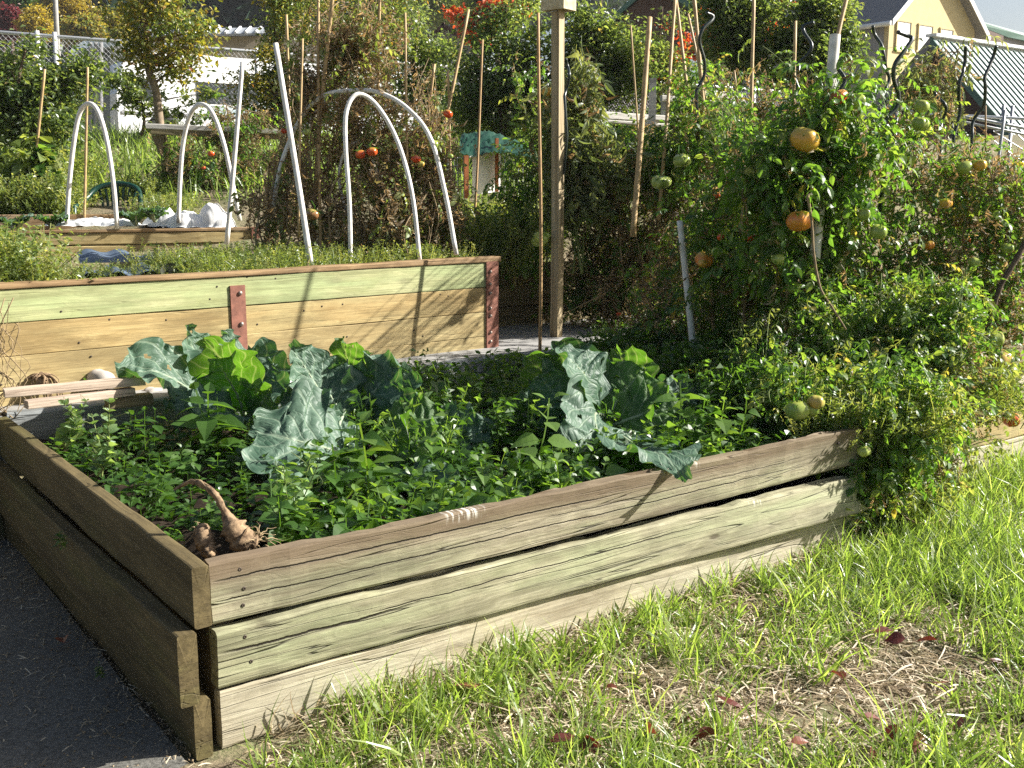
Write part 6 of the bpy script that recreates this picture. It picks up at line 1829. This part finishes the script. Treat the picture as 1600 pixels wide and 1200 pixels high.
tree('fruit_tree', 'sparse fruit tree with bare upright shoots above the crossed tall canes', gz(545, 14.6), [el(520, 20, 14.6, 60, 70), el(590, 30, 14.6, 60, 60), el(560, 90, 14.6, 60, 40), el(640, 20, 14.6, 50, 60)], 405, [L_APPLE, L_YEL], 6000, .055, M_BARK, .05, 'tree', GO, nlimb=26, T=LEAF_S, mixp=.3, sigma=.26)
tree('fruit_tree', 'leafy green fruit tree beside the blue dish', gz(660, 14.8), [el(650, 100, 14.8, 55, 60), el(690, 110, 14.8, 40, 50), el(640, 160, 14.8, 55, 45)], 406, [L_APPLE, L_DARK], 5600, .058, M_BARK, .045, 'tree', GO, T=LEAF_S, mixp=.4, sigma=.22)
tree('apple_tree', 'full dark green apple tree overhanging the green tarpaulin', gz(780, 12.8), [el(775, 90, 12.8, 60, 70), el(815, 40, 12.8, 50, 60), el(790, 160, 12.8, 75, 45), el(730, 165, 12.8, 40, 50), el(840, 110, 12.8, 45, 70)], 407, [L_APPLE, L_DARK], 10500, .06, M_BARK, .06, 'tree', GO, nlimb=22, T=LEAF_S, mixp=.3, sigma=.22)
tree('apple_tree', 'apple tree with an open sky gap above, just past the square post', gz(940, 12.8), [el(925, 110, 12.8, 60, 70), el(960, 70, 12.8, 55, 55), el(975, 130, 12.8, 50, 45), el(900, 60, 12.8, 30, 60), el(905, 160, 12.8, 40, 40)], 408, [L_APPLE, L_DARK], 9500, .06, M_BARK, .06, 'tree', GO, nlimb=22, T=LEAF_S, mixp=.25, sigma=.22)
tree('apple_tree', 'apple tree shading the dark brown house', gz(1035, 14.5), [el(1015, 105, 14.5, 50, 40), el(1055, 60, 14.5, 36, 50), el(1040, 120, 14.5, 45, 30)], 409, [L_APPLE, L_RED], 4600, .055, M_BARK, .045, 'tree', GO, T=LEAF_S, mixp=.12, sigma=.22)
tree('apple_tree', 'dense orchard tree behind the long straight cane', gz(1150, 12.4), [el(1140, 80, 12.4, 50, 65), el(1190, 60, 12.4, 50, 70), el(1160, 0, 12.4, 60, 50), el(1120, 30, 12.4, 30, 50)], 410, [L_APPLE, L_DARK], 9500, .06, M_BARK, .06, 'tree', GO, nlimb=20, T=LEAF_S, mixp=.35, sigma=.22)
tree('apple_tree', 'dense orchard tree touching the grey side wall of the yellow house', gz(1285, 12.2), [el(1270, 60, 12.2, 55, 65), el(1300, 30, 12.2, 50, 50), el(1255, 110, 12.2, 45, 40), el(1320, 75, 12.2, 25, 35)], 411, [L_APPLE, L_DARK], 9000, .06, M_BARK, .06, 'tree', GO, nlimb=20, T=LEAF_S, mixp=.2, sigma=.22)
tree('maple_tree', 'small maple with scarlet autumn leaves over the grey house gable', gz(735, 22), [el(715, 35, 22, 26, 20), el(740, 52, 22, 28, 16), el(770, 25, 22, 22, 26), el(815, 10, 22, 20, 22)], 412, [L_RED, L_APPLE], 2400, .11, M_BARK, .07, 'tree', None, T=LEAF_S, mixp=.12, sigma=.25)
tree('maple_tree', 'scarlet-leaved tree glowing between the two dense orchard trees', gz(1215, 18), [el(1210, 60, 18, 28, 36), el(1225, 20, 18, 22, 30), el(1090, 85, 18, 26, 24), el(1110, 40, 18, 22, 30)], 413, [L_RED, L_APPLE], 2600, .10, M_BARK, .06, 'tree', None, T=LEAF_S, mixp=.2, sigma=.25)
tree('tall_shrub', 'leafy shrub filling the gap in front of the fence, behind the tarpaulin', gz(760, 14), [el(700, 190, 14, 40, 40), el(760, 205, 14, 50, 25), el(820, 205, 14, 50, 30)], 414, [L_DARK, L_APPLE], 5200, .06, M_BARK, .035, 'shrub', None, T=LEAF_S, mixp=.4)
tree('tall_shrub', 'shrub at the fence foot beyond the plank trellis', gz(400, 14.4), [el(385, 182, 14.4, 50, 16), el(430, 120, 14.4, 30, 60), el(450, 150, 14.4, 45, 55), el(520, 150, 14.6, 55, 55)], 415, [L_FROTH, L_APPLE], 7000, .055, M_BARK, .03, 'shrub', None, T=LEAF_S, mixp=.5)
tree('tall_shrub', 'shrub behind the grey plank frame', gz(1000, 13), [el(990, 205, 13, 60, 25), el(940, 215, 13, 40, 30), el(1070, 190, 13, 50, 35)], 416, [L_FROTH, L_DARK], 4600, .055, M_BARK, .03, 'shrub', None, T=LEAF_S, mixp=.5)

tree('tall_shrub', 'thin leafy shrub screening the near end of the white van', gz(208, 13.6), [el(205, 150, 13.6, 32, 34), el(188, 120, 13.6, 22, 30), el(300, 180, 13.6, 38, 18), el(325, 150, 13.7, 22, 26)], 417, [L_APPLE, L_FROTH], 2400, .055, M_BARK, .025, 'shrub', None, T=LEAF_S, mixp=.4)
# far slope
GF = 'autumn trees on the far slope'
def ftree(name, label, px, py, Y, rx, rz, seed, m, n, ls, tr=.2, **k):
    n = int(n * 2.0); ls *= .5
    b = gz(px, Y)
    c = at(px, py, Y); s = mpp(Y)
    b.z = min(b.z, c.z - rz * s * .9 - 1)
    tree(name, label, b, [el(px, py, Y, rx, rz), el(px + rx * .35, py + rz * .3, Y, rx * .7, rz * .7), el(px - rx * .4, py + rz * .25, Y, rx * .6, rz * .7), el(px + rx * .1, py - rz * .3, Y, rx * .65, rz * .7)], seed, [m, L_APPLE], n, ls, M_BARK, tr, 'tree', GF, T=LEAF_2, mixp=.05, sigma=.2, **k)
ftree('autumn_tree', 'tall yellow-green autumn tree behind the utility pole', 105, 15, 62, 38, 50, 501, L_GOLD, 3600, .42)
ftree('autumn_tree', 'rounded golden bush-like tree on the far slope', 55, 38, 58, 26, 24, 502, L_GOLD, 2600, .36)
ftree('autumn_tree', 'dark wine-red tree on the far slope', 12, 38, 60, 24, 26, 503, L_WINE, 2200, .38)
ftree('autumn_tree', 'orange-tinged low tree above the fence rail on the far slope', 130, 45, 54, 34, 20, 504, L_YEL, 2600, .36)
ftree('autumn_tree', 'fresh green tree at the frame edge on the far slope', 20, 0, 66, 40, 28, 505, L_WEED, 2600, .42)
ftree('autumn_tree', 'olive tree just before the dark conifers on the far slope', 170, 40, 56, 30, 24, 506, L_YEL, 2200, .36)
ftree('autumn_tree', 'grey-green tree above the grey house gable', 700, 0, 60, 60, 40, 507, L_FROTH, 3000, .42)


ftree('autumn_tree', 'pale green tree between the grey house gable and the square post', 780, 5, 44, 60, 34, 508, L_FROTH, 2800, .36)
ftree('autumn_tree', 'light green tree behind the sparse fruit tree', 610, 25, 46, 56, 36, 509, L_APPLE, 2800, .36)
ftree('autumn_tree', 'hazy yellow-green tree above the end of the long low building', 480, 20, 50, 50, 30, 510, L_YEL, 2600, .38)
ftree('autumn_tree', 'light green tree behind the white-edged plank barrier', 1130, 20, 40, 60, 50, 511, L_APPLE, 2800, .34)

def conifer(label, px, Ys, topz, rad, seed):
    q = rr(seed)
    b = gz(px, Ys)
    t = thing('conifer_tree', label, 'conifer', b, 'dark conifers on the far slope')
    H = topz - b.z
    ms, ml = MB(), MB()
    ms.tube([b, b + UZ * H * .5, b + UZ * H], [rad * .09, rad * .05, .02], 7)
    n = 1500
    h = 1 - np.sqrt(q.uniform(.0, 1, n)) * .95
    a = q.uniform(0, 6.28, n)
    lay = (np.floor(h * 16) / 16)
    rr_ = rad * (1 - h) * (.55 + .45 * q.random(n)) * (1 - .5 * (h - lay) * 16 * .6)
    P = np.c_[b.x + rr_ * np.cos(a), b.y + rr_ * np.sin(a), b.z + H * (.04 + .96 * h) - rr_ * .18]
    ax = np.c_[np.cos(a), np.sin(a), -.5 + q.normal(0, .25, n)]
    for k, Tt in enumerate(LEAF_2):
        s = np.arange(n) % 2 == k
        ml.scatter(Tt, P[s], ax[s], rup(s.sum(), .5, q), rad * q.uniform(.22, .5, s.sum()), q.random(s.sum()))
    ms.build('trunk', M_BARK, t); ml.build('crown', L_PINE, t)


for i, (lab, px, Y, tz, r) in enumerate((
    ('dark conifer directly above the long low building', 340, 80, 21, 4.2), ('dark conifer behind the top of the young yellow-brown tree', 285, 82, 23, 4.4), ('dark conifer between the autumn trees and the young tree', 165, 78, 22, 4.0),
    ('dark conifer at the end of the long low building', 395, 84, 23, 4.6), ('dark conifer behind the thin yellow-green fruit tree', 450, 80, 21, 4.4), ('dark conifer partly behind the tall yellow-green tree', 120, 90, 26, 4.6), ('dark conifer behind the sparse fruit tree', 520, 86, 22, 4.6), ('tall dark conifer rearmost over the utility pole', 60, 96, 28, 5.0), ('dark conifer above the fresh green tree', 10, 92, 26, 4.6), ('dark conifer behind the parked van roof', 235, 88, 24, 4.6))):
    conifer(lab, px, Y, tz, r, 520 + i)
# distant wood as one mass
q = rr(77)
mb = MB()
n = 26000
X = q.uniform(-75, 10, n); Yy = q.uniform(88, 125, n)
hg = np.array([prof(y) for y in Yy])
Z = hg + q.uniform(0, 1, n) ** .8 * (9 + 3 * np.sin(X * .33) + 2 * np.sin(X * .9 + Yy * .3))
for k, Tt in enumerate(LEAF_2):
    s = np.arange(n) % 2 == k
    mb.scatter(Tt, np.c_[X, Yy, Z][s], rdir(s.sum(), -.9, .3, q), rup(s.sum(), .6, q), q.uniform(.7, 1.6, s.sum()), q.random(s.sum()))
tag(mb.build('distant_wood', L_PINE), 'dark green wooded slope far beyond the gardens', 'wood', kind='stuff')

# ------------------------------------------------------------------ grasses and ground cover
def blade(seed):
    q = rr(seed); b = q.uniform(.15, .8)
    y = np.linspace(0, 1, 5)
    z = -b * y ** 2.2
    wv = np.array([.8, 1, .9, .6, 0])
    V = np.vstack([np.c_[-wv * .5, y * (1 - .25 * b * y), z], np.c_[wv * .5, y * (1 - .25 * b * y), z]])
    return V, [np.array([[i, i + 1, 5 + i + 1, 5 + i] for i in range(4)]), np.zeros((0, 3), int)]
BL = [blade(i) for i in range(8)]


def blades(mb, P, L, wd, q, lean=.45, rnd=None, mat=0):
    n = len(P)
    a = rdir(n, -.05, .05, q)
    ax = np.c_[q.normal(0, lean, n), q.normal(0, lean, n), np.ones(n)]
    rnd = q.uniform(0, .92, n) if rnd is None else rnd
    gi = q.integers(0, 8, n)
    for k in range(8):
        s = gi == k
        mb.scatter(BL[k], P[s], ax[s], a[s], L[s], rnd[s], mat, wid=wd[s])


def lawn_pts(n, q, seedn):
    # candidate points on the lawn in front of the beds
    X = q.uniform(-1.1, 4.9, n); Yy = q.uniform(2.2, 7.2, n)
    P = np.c_[X, Yy, np.zeros(n)]
    s = (P - np.array(A0)) @ np.array(D2)
    t = (P - np.array(A0)) @ np.array(D1)
    lim = np.where(t < 3.3, -.02, np.where(t < 3.48, .6, .28))
    ok = (s < lim) & (t > .03) & ((t > .25) | (s < -.12))
    return P[ok], t[ok], s[ok]


def vn(X, Yv, f, ph=0.0):
    return .5 + .25 * (np.sin(X * f * 1.3 + ph) * np.cos(Yv * f + ph * 2) + np.sin((X + Yv) * f * .77 + ph * 1.7)) + .25 * np.sin(X * f * 2.3 - Yv * f * 1.9 + ph)


q = rr(900)
P, t, s = lawn_pts(26000, q, 1)
den = vn(P[:, 0], P[:, 1], 2.6, 1.0)
# a trampled dry patch and a dry strip under the boards
a = onz(1190, 1120, 0); patch = 1.1 * np.exp(-(((P[:, 0] - a.x) / .70) ** 2 + ((P[:, 1] - a.y) / .22) ** 2))
a = onz(1420, 1060, 0); patch += .8 * np.exp(-(((P[:, 0] - a.x) / .3) ** 2 + ((P[:, 1] - a.y) / .15) ** 2))
a = onz(420, 1165, 0); patch += 1.2 * np.exp(-(((P[:, 0] - a.x) / .30) ** 2 + ((P[:, 1] - a.y) / .10) ** 2))
a = onz(1000, 960, 0); patch += .9 * np.exp(-(((P[:, 0] - a.x) / .35) ** 2 + ((P[:, 1] - a.y) / .12) ** 2))
strip_ = np.exp(-((s + .05) / .13) ** 2) * (t < 3.0) * .95
keep = q.random(len(P)) < np.clip(.12 + 1.2 * den - 1.0 * patch - strip_ * 1.0, .03, 1) * np.where(P[:, 1] > 4.2, 1, .9)
C = P[keep]; tt = t[keep]
nb = q.integers(4, 10, len(C))
idx = np.repeat(np.arange(len(C)), nb)
PP = C[idx] + np.c_[q.normal(0, .014, len(idx)), q.normal(0, .014, len(idx)), np.zeros(len(idx))]
Lc = q.uniform(.06, .16, len(C)) * (1 + .45 * np.clip(tt - 2.2, 0, 1.2)) * (1 + .8 * (q.random(len(C)) < .10))
mb = MB()
blades(mb, PP, Lc[idx] * q.uniform(.6, 1.15, len(idx)), q.uniform(.003, .0075, len(idx)), q, .55)
# taller tufts
tu, tt2, ss2 = lawn_pts(900, q, 2)
tu = tu[:190]
edge = np.array([np.array(A0 + D1 * (.55 + 2.4 * q.random() ** .9) + N1 * q.uniform(.04, .26)) for _ in range(70)])
tu = np.vstack([tu, edge])
idx = np.repeat(np.arange(len(tu)), 16)
PP = tu[idx] + np.c_[q.normal(0, .02, len(idx)), q.normal(0, .02, len(idx)), np.zeros(len(idx))]
blades(mb, PP, np.repeat(np.r_[q.uniform(.16, .27, 190), q.uniform(.09, .20, len(tu) - 190)] if len(tu) > 190 else q.uniform(.14, .25, len(tu)), 16) * q.uniform(.6, 1.05, len(idx)), q.uniform(.005, .011, len(idx)), q, .45, q.uniform(.2, .85, len(idx)))
tag(mb.build('lawn_grass', L_GRASS), 'bright green tufted lawn grass along the bed', 'grass', kind='stuff')

mb = MB()
P, t, s = lawn_pts(120000, q, 3)
den = vn(P[:, 0], P[:, 1], 2.6, 1.0)
patch = np.zeros(len(P))
for (px, py, ax_, ay_, k_) in ((1190, 1120, .75, .26, 1.2), (1420, 1060, .34, .18, .8), (420, 1165, .34, .12, 1.4), (1000, 960, .4, .14, 1)):
    a = onz(px, py, 0); patch += k_ * np.exp(-(((P[:, 0] - a.x) / ax_) ** 2 + ((P[:, 1] - a.y) / ay_) ** 2))
strip_ = np.exp(-((s + .05) / .12) ** 2) * (t < 3.0)
keep = q.random(len(P)) < np.clip(.42 + .5 * (1 - den) + .8 * patch + .6 * strip_, 0, 1)
P = P[keep]; s = s[keep]; t = t[keep]; n = len(P)
P[:, 2] = .006 + q.uniform(0, 1, n) ** 2 * .045 + .035 * np.exp(-((s + .04) / .07) ** 2) * (t < 3) * q.random(n)
for k in range(8):
    m_ = np.arange(n) % 8 == k
    nn = m_.sum()
    mb.scatter(BL[k], P[m_], np.c_[rdir(nn, -.05, .05, q)[:, :2], q.uniform(-.03, .22, nn)], rup(nn, .35, q), q.uniform(.03, .16, nn), q.random(nn), wid=q.uniform(.0025, .007, nn))
# propped straw by the boards
P = np.array([np.array(A0 + D1 * q.uniform(.15, 2.9) + N1 * q.uniform(.01, .09)) for _ in range(420)])
n = len(P)
for k in range(8):
    m_ = np.arange(n) % 8 == k; nn = m_.sum()
    mb.scatter(BL[k], P[m_], np.c_[q.normal(0, 1, nn), q.normal(0, .5, nn), q.uniform(.1, 1.0, nn)], rup(nn, .6, q), q.uniform(.06, .17, nn), q.random(nn), wid=q.uniform(.002, .006, nn))
tag(mb.build('dry_straw', L_STRAW), 'dry cut grass and straw lying over the lawn', 'straw', kind='stuff')

# bank of grass beyond the chair, frothy pale weeds
mb = MB()
X = q.uniform(-9, 3, 16000); Yy = q.uniform(10.6, 15.2, 16000)
Z = np.array([ground_z(x, y) for x, y in zip(X, Yy)])
blades(mb, np.c_[X, Yy, Z], q.uniform(.12, .34, 16000), q.uniform(.008, .018, 16000), q, .5, q.uniform(.1, .85, 16000))
nX = 9000
X = q.uniform(.6, 9, nX); Yy = q.uniform(6.2, 12.5, nX)
Z = np.array([ground_z(x, y) for x, y in zip(X, Yy)])
okb = Z > .9
blades(mb, np.c_[X, Yy, Z][okb], q.uniform(.08, .24, okb.sum()), q.uniform(.006, .013, okb.sum()), q, .5, q.uniform(.1, .95, okb.sum()))
tag(mb.build('bank_grass', L_GRASS), 'lush grass on the rising ground behind the beds and the green chair', 'grass', kind='stuff')


def froth(label, pts, n, h, seed, mat=L_FROTH, name='frothy_weeds'):
    """pts: polygon-ish list of (px, Y, z, spread x, spread y)"""
    q = rr(seed); mb = MB()
    for (px, Y, z, sx_, sy_, frac, hh) in pts:
        k = int(n * frac)
        c = at(px, 300, Y)
        Pq = np.c_[c.x + q.uniform(-sx_, sx_, k), Y + q.uniform(-sy_, sy_, k), np.full(k, z)]
        for j in range(6):
            s = np.arange(k) % 6 == j
            m_ = s.sum()
            mb.scatter((SPF if mat is L_FROTH else SPR)[j], Pq[s], np.c_[q.normal(0, .3, m_), q.normal(0, .3, m_), np.ones(m_)], rdir(m_, -.05, .05, q), hh * q.uniform(.6, 1.25, m_), q.random(m_))
    return tag(mb.build(name, mat), label, 'weeds', kind='stuff')


def inbed(t0, t1, d0, d1, n, q):
    t, d = q.uniform(t0, t1, n), q.uniform(d0, d1, n)
    P = np.array(O0)[None] + t[:, None] * np.array(E1) + d[:, None] * np.array(E2)
    P[:, 2] = BZ + .46
    return P


q = rr(950); mb = MB()
ta = strapx(350, 0)
for (t0, t1, d0, d1, n, h0, h1) in ((0.2, strapx(112, 0), .12, 1.45, 2000, .18, .42), (ta, LB - .02, .12, 1.4, 1700, .10, .24), (strapx(118, 0), ta, .9, 1.5, 260, .06, .15)):
    P = inbed(t0, t1, d0, d1, n, q)
    for j in range(6):
        s = np.arange(n) % 6 == j; m_ = s.sum()
        mb.scatter(SPF[j], P[s], np.c_[q.normal(0, .35, m_), q.normal(0, .35, m_), np.ones(m_)], rdir(m_, -.05, .05, q), q.uniform(h0, h1, m_), q.random(m_))
tag(mb.build('frothy_weeds', L_FROTH), 'frothy pale green weeds overgrowing the plank bed', 'weeds', kind='stuff')
froth('pale frothy weeds between the low plank bed and the broad-leaved plant', [(40, 10.4, 1.25, .55, .35, .4, .42), (185, 10.9, 1.4, .6, .2, .15, .3), (265, 10.4, 1.25, .28, .3, .1, .28), (20, 10.9, 1.4, .8, .4, .2, .5)], 1500, .3, 951)
froth('leafy pale undergrowth between the withered vines and the dark bed', [(740, 8.3, 1.0, .38, .7, .45, .42), (790, 8.9, 1.0, .4, .4, .3, .45), (720, 9.2, 1.0, .5, .4, .25, .40)], 800, .35, 952, name='undergrowth')
froth('shaded undergrowth along the foot of the withered tomato plants', [(1060, 6.7, .5, .5, .35, .25, .22), (1080, 6.1, .42, .5, .5, .3, .30), (1180, 5.5, .42, .35, .5, .25, .30)], 900, .3, 953, L_WEED, name='undergrowth')
froth('light undergrowth spilling along the second bed and its gap', [(1360, 4.95, .42, .35, .28, .45, .26), (1480, 5.4, .44, .45, .25, .35, .26), (1410, 4.95, .02, .30, .12, .2, .22)], 800, .3, 954, L_FROTH, name='undergrowth')

# fallen leaves --------------------------------------------------------------
fl = leafA(.55, .25, .25, prof=[0, .7, 1, .9, .5, 0], twist=.2)
def fallen(label, px, py, seed, sz=.062):
    q = rr(seed); p = onz(px, py, .055)
    mb = MB()
    mb.scatter(leafA(.6, q.uniform(-.5, .7), q.uniform(.1, .7), prof=[0, .7, 1, .9, .5, 0], twist=q.normal(0, .5)), np.array([p]), np.array([[q.normal(), q.normal(), q.uniform(0, .5)]]), rup(1, .5, q), sz * q.uniform(.8, 1.3), q.random())
    mb.tube([p, p + Vector((q.normal(0, .01), q.normal(0, .01), .006))], .001, 4)
    return tag(mb.build('fallen_leaf', L_FALL, origin=p), label, 'fallen leaf', 'dark red leaves fallen on the lawn')
for i, (px, py, lab) in enumerate((
    (1118, 1148, 'bright dark-red leaf curled in the dry patch, biggest of the fallen ones'), (1160, 1105, 'dark red leaf half sunk in a hollow of the grass'), (1010, 1145, 'coppery leaf lying flat in the dry patch'), (940, 1165, 'pinkish red leaf standing on edge near the frame edge'),
    (965, 1075, 'small copper leaf among thin grass below the middle board'), (1078, 1122, 'dull red leaf under straw beside the copper one'), (1318, 1062, 'narrow red leaf upright in the dry straw'), (1350, 1122, 'purplish leaf showing pale veins in the straw'),
    (1445, 1150, 'coppery red leaf standing among bright blades'), (1485, 1065, 'dark red leaf hidden deep in green blades'), (1395, 985, 'small red-brown leaf amid dense lawn tufts'), (1465, 1000, 'rusty leaf pair-like curl in the open lawn'),
    (1415, 998, 'rusty narrow leaf in flattened grass'), (1235, 1160, 'dark curled leaf in straw at the frame edge'), (750, 1070, 'tiny dark red leaf near the bottom board'), (1490, 1140, 'dark maroon leaf low between two grass tufts'),
    (1385, 1158, 'red leaf beside the coppery standing one'), (1365, 1172, 'maroon leaf under crossed straws'), (860, 1160, 'small brown-red leaf under the tall tufts'), (905, 1155, 'brick red scrap of leaf among tall tufts'), (1545, 1030, 'pale mauve leaf on the lawn near the frame edge'), (100, 1005, 'dark red leaf on the shaded gravel path'))):
    fallen(lab, px, py, 970 + i)

# grit, straw and soil crumbs on the shaded path
q = rr(1200); mb = MB()
n = 900
e = q.random(n)
P = np.array([np.array(A0 - D1 * (.08 + .9 * q.random() ** 2.2) + D2 * q.uniform(-.35, 2.3) + UZ * .026) for _ in range(n)])
for k in range(8):
    m_ = np.arange(n) % 8 == k; nn = m_.sum()
    mb.scatter(BL[k], P[m_], np.c_[rdir(nn, -.05, .05, q)[:, :2], q.uniform(0, .15, nn)], rup(nn, .3, q), q.uniform(.01, .07, nn) * (1 + (q.random(nn) < .1)), q.random(nn), wid=q.uniform(.0015, .004, nn))
cr = (np.array([(1, 0, 0), (-.5, .8, 0), (-.5, -.8, 0), (0, 0, .8)], float), [np.zeros((0, 4), int), np.array([[0, 1, 3], [1, 2, 3], [2, 0, 3], [0, 2, 1]])])
n = 2600
P = np.array([np.array(A0 - D1 * (.07 + 1.3 * q.random() ** 1.6) + D2 * q.uniform(-.5, 2.4) + UZ * .018) for _ in range(n)])
mb.scatter(cr, P, rdir(n, -.3, .3, q), rup(n, .3, q), q.uniform(.0015, .0075, n), q.uniform(0, .5, n))
tag(mb.build('path_litter', L_STRAW), 'dry bits and crumbs strewn on the shaded gravel path', 'litter', kind='stuff')
M_SCREW = plain('dark_screw_head', (.06, .045, .035), .6, .3, 60, .4, .4, .1)
# screws and nail heads in the front boards
for (t_, zz) in ((.10, .53), (.11, .47), (.105, .42), (.10, .33), (.115, .25), (.11, .14), (.10, .06), (1.45, .50), (1.46, .30), (2.85, .51), (2.8, .29)):
    g = MB(); p = A0 + D1 * t_ + N1 * (.021 if .19 < zz < .37 else .006) + UZ * zz
    qq = N1.to_track_quat('Z', 'Y').to_matrix()
    g.lathe(p - N1 * .004, [(.0065, 0), (.006, .0045), (.003, .005), (.0005, .003)], 10, M=[list(x) for x in qq])
    g.build('screw', M_SCREW, fb, smooth=True)

# nail heads and screw holes in the planks of the back bed
q = rr(1300)
for k in range(26):
    t_ = q.uniform(LB - 3.6, LB - .12); zz = BZ + q.choice((.11, .17, .28, .36, .45, .53)) + q.normal(0, .012)
    g = MB(); p = O0 + E1 * t_ + UZ * zz - E2 * .0005
    qq = (-E2).to_track_quat('Z', 'Y').to_matrix()
    g.lathe(p, [(.0055, 0), (.005, .002), (.0005, .0015)], 8, M=[list(x) for x in qq])
    g.build('screw', M_SCREW, bb, smooth=True)
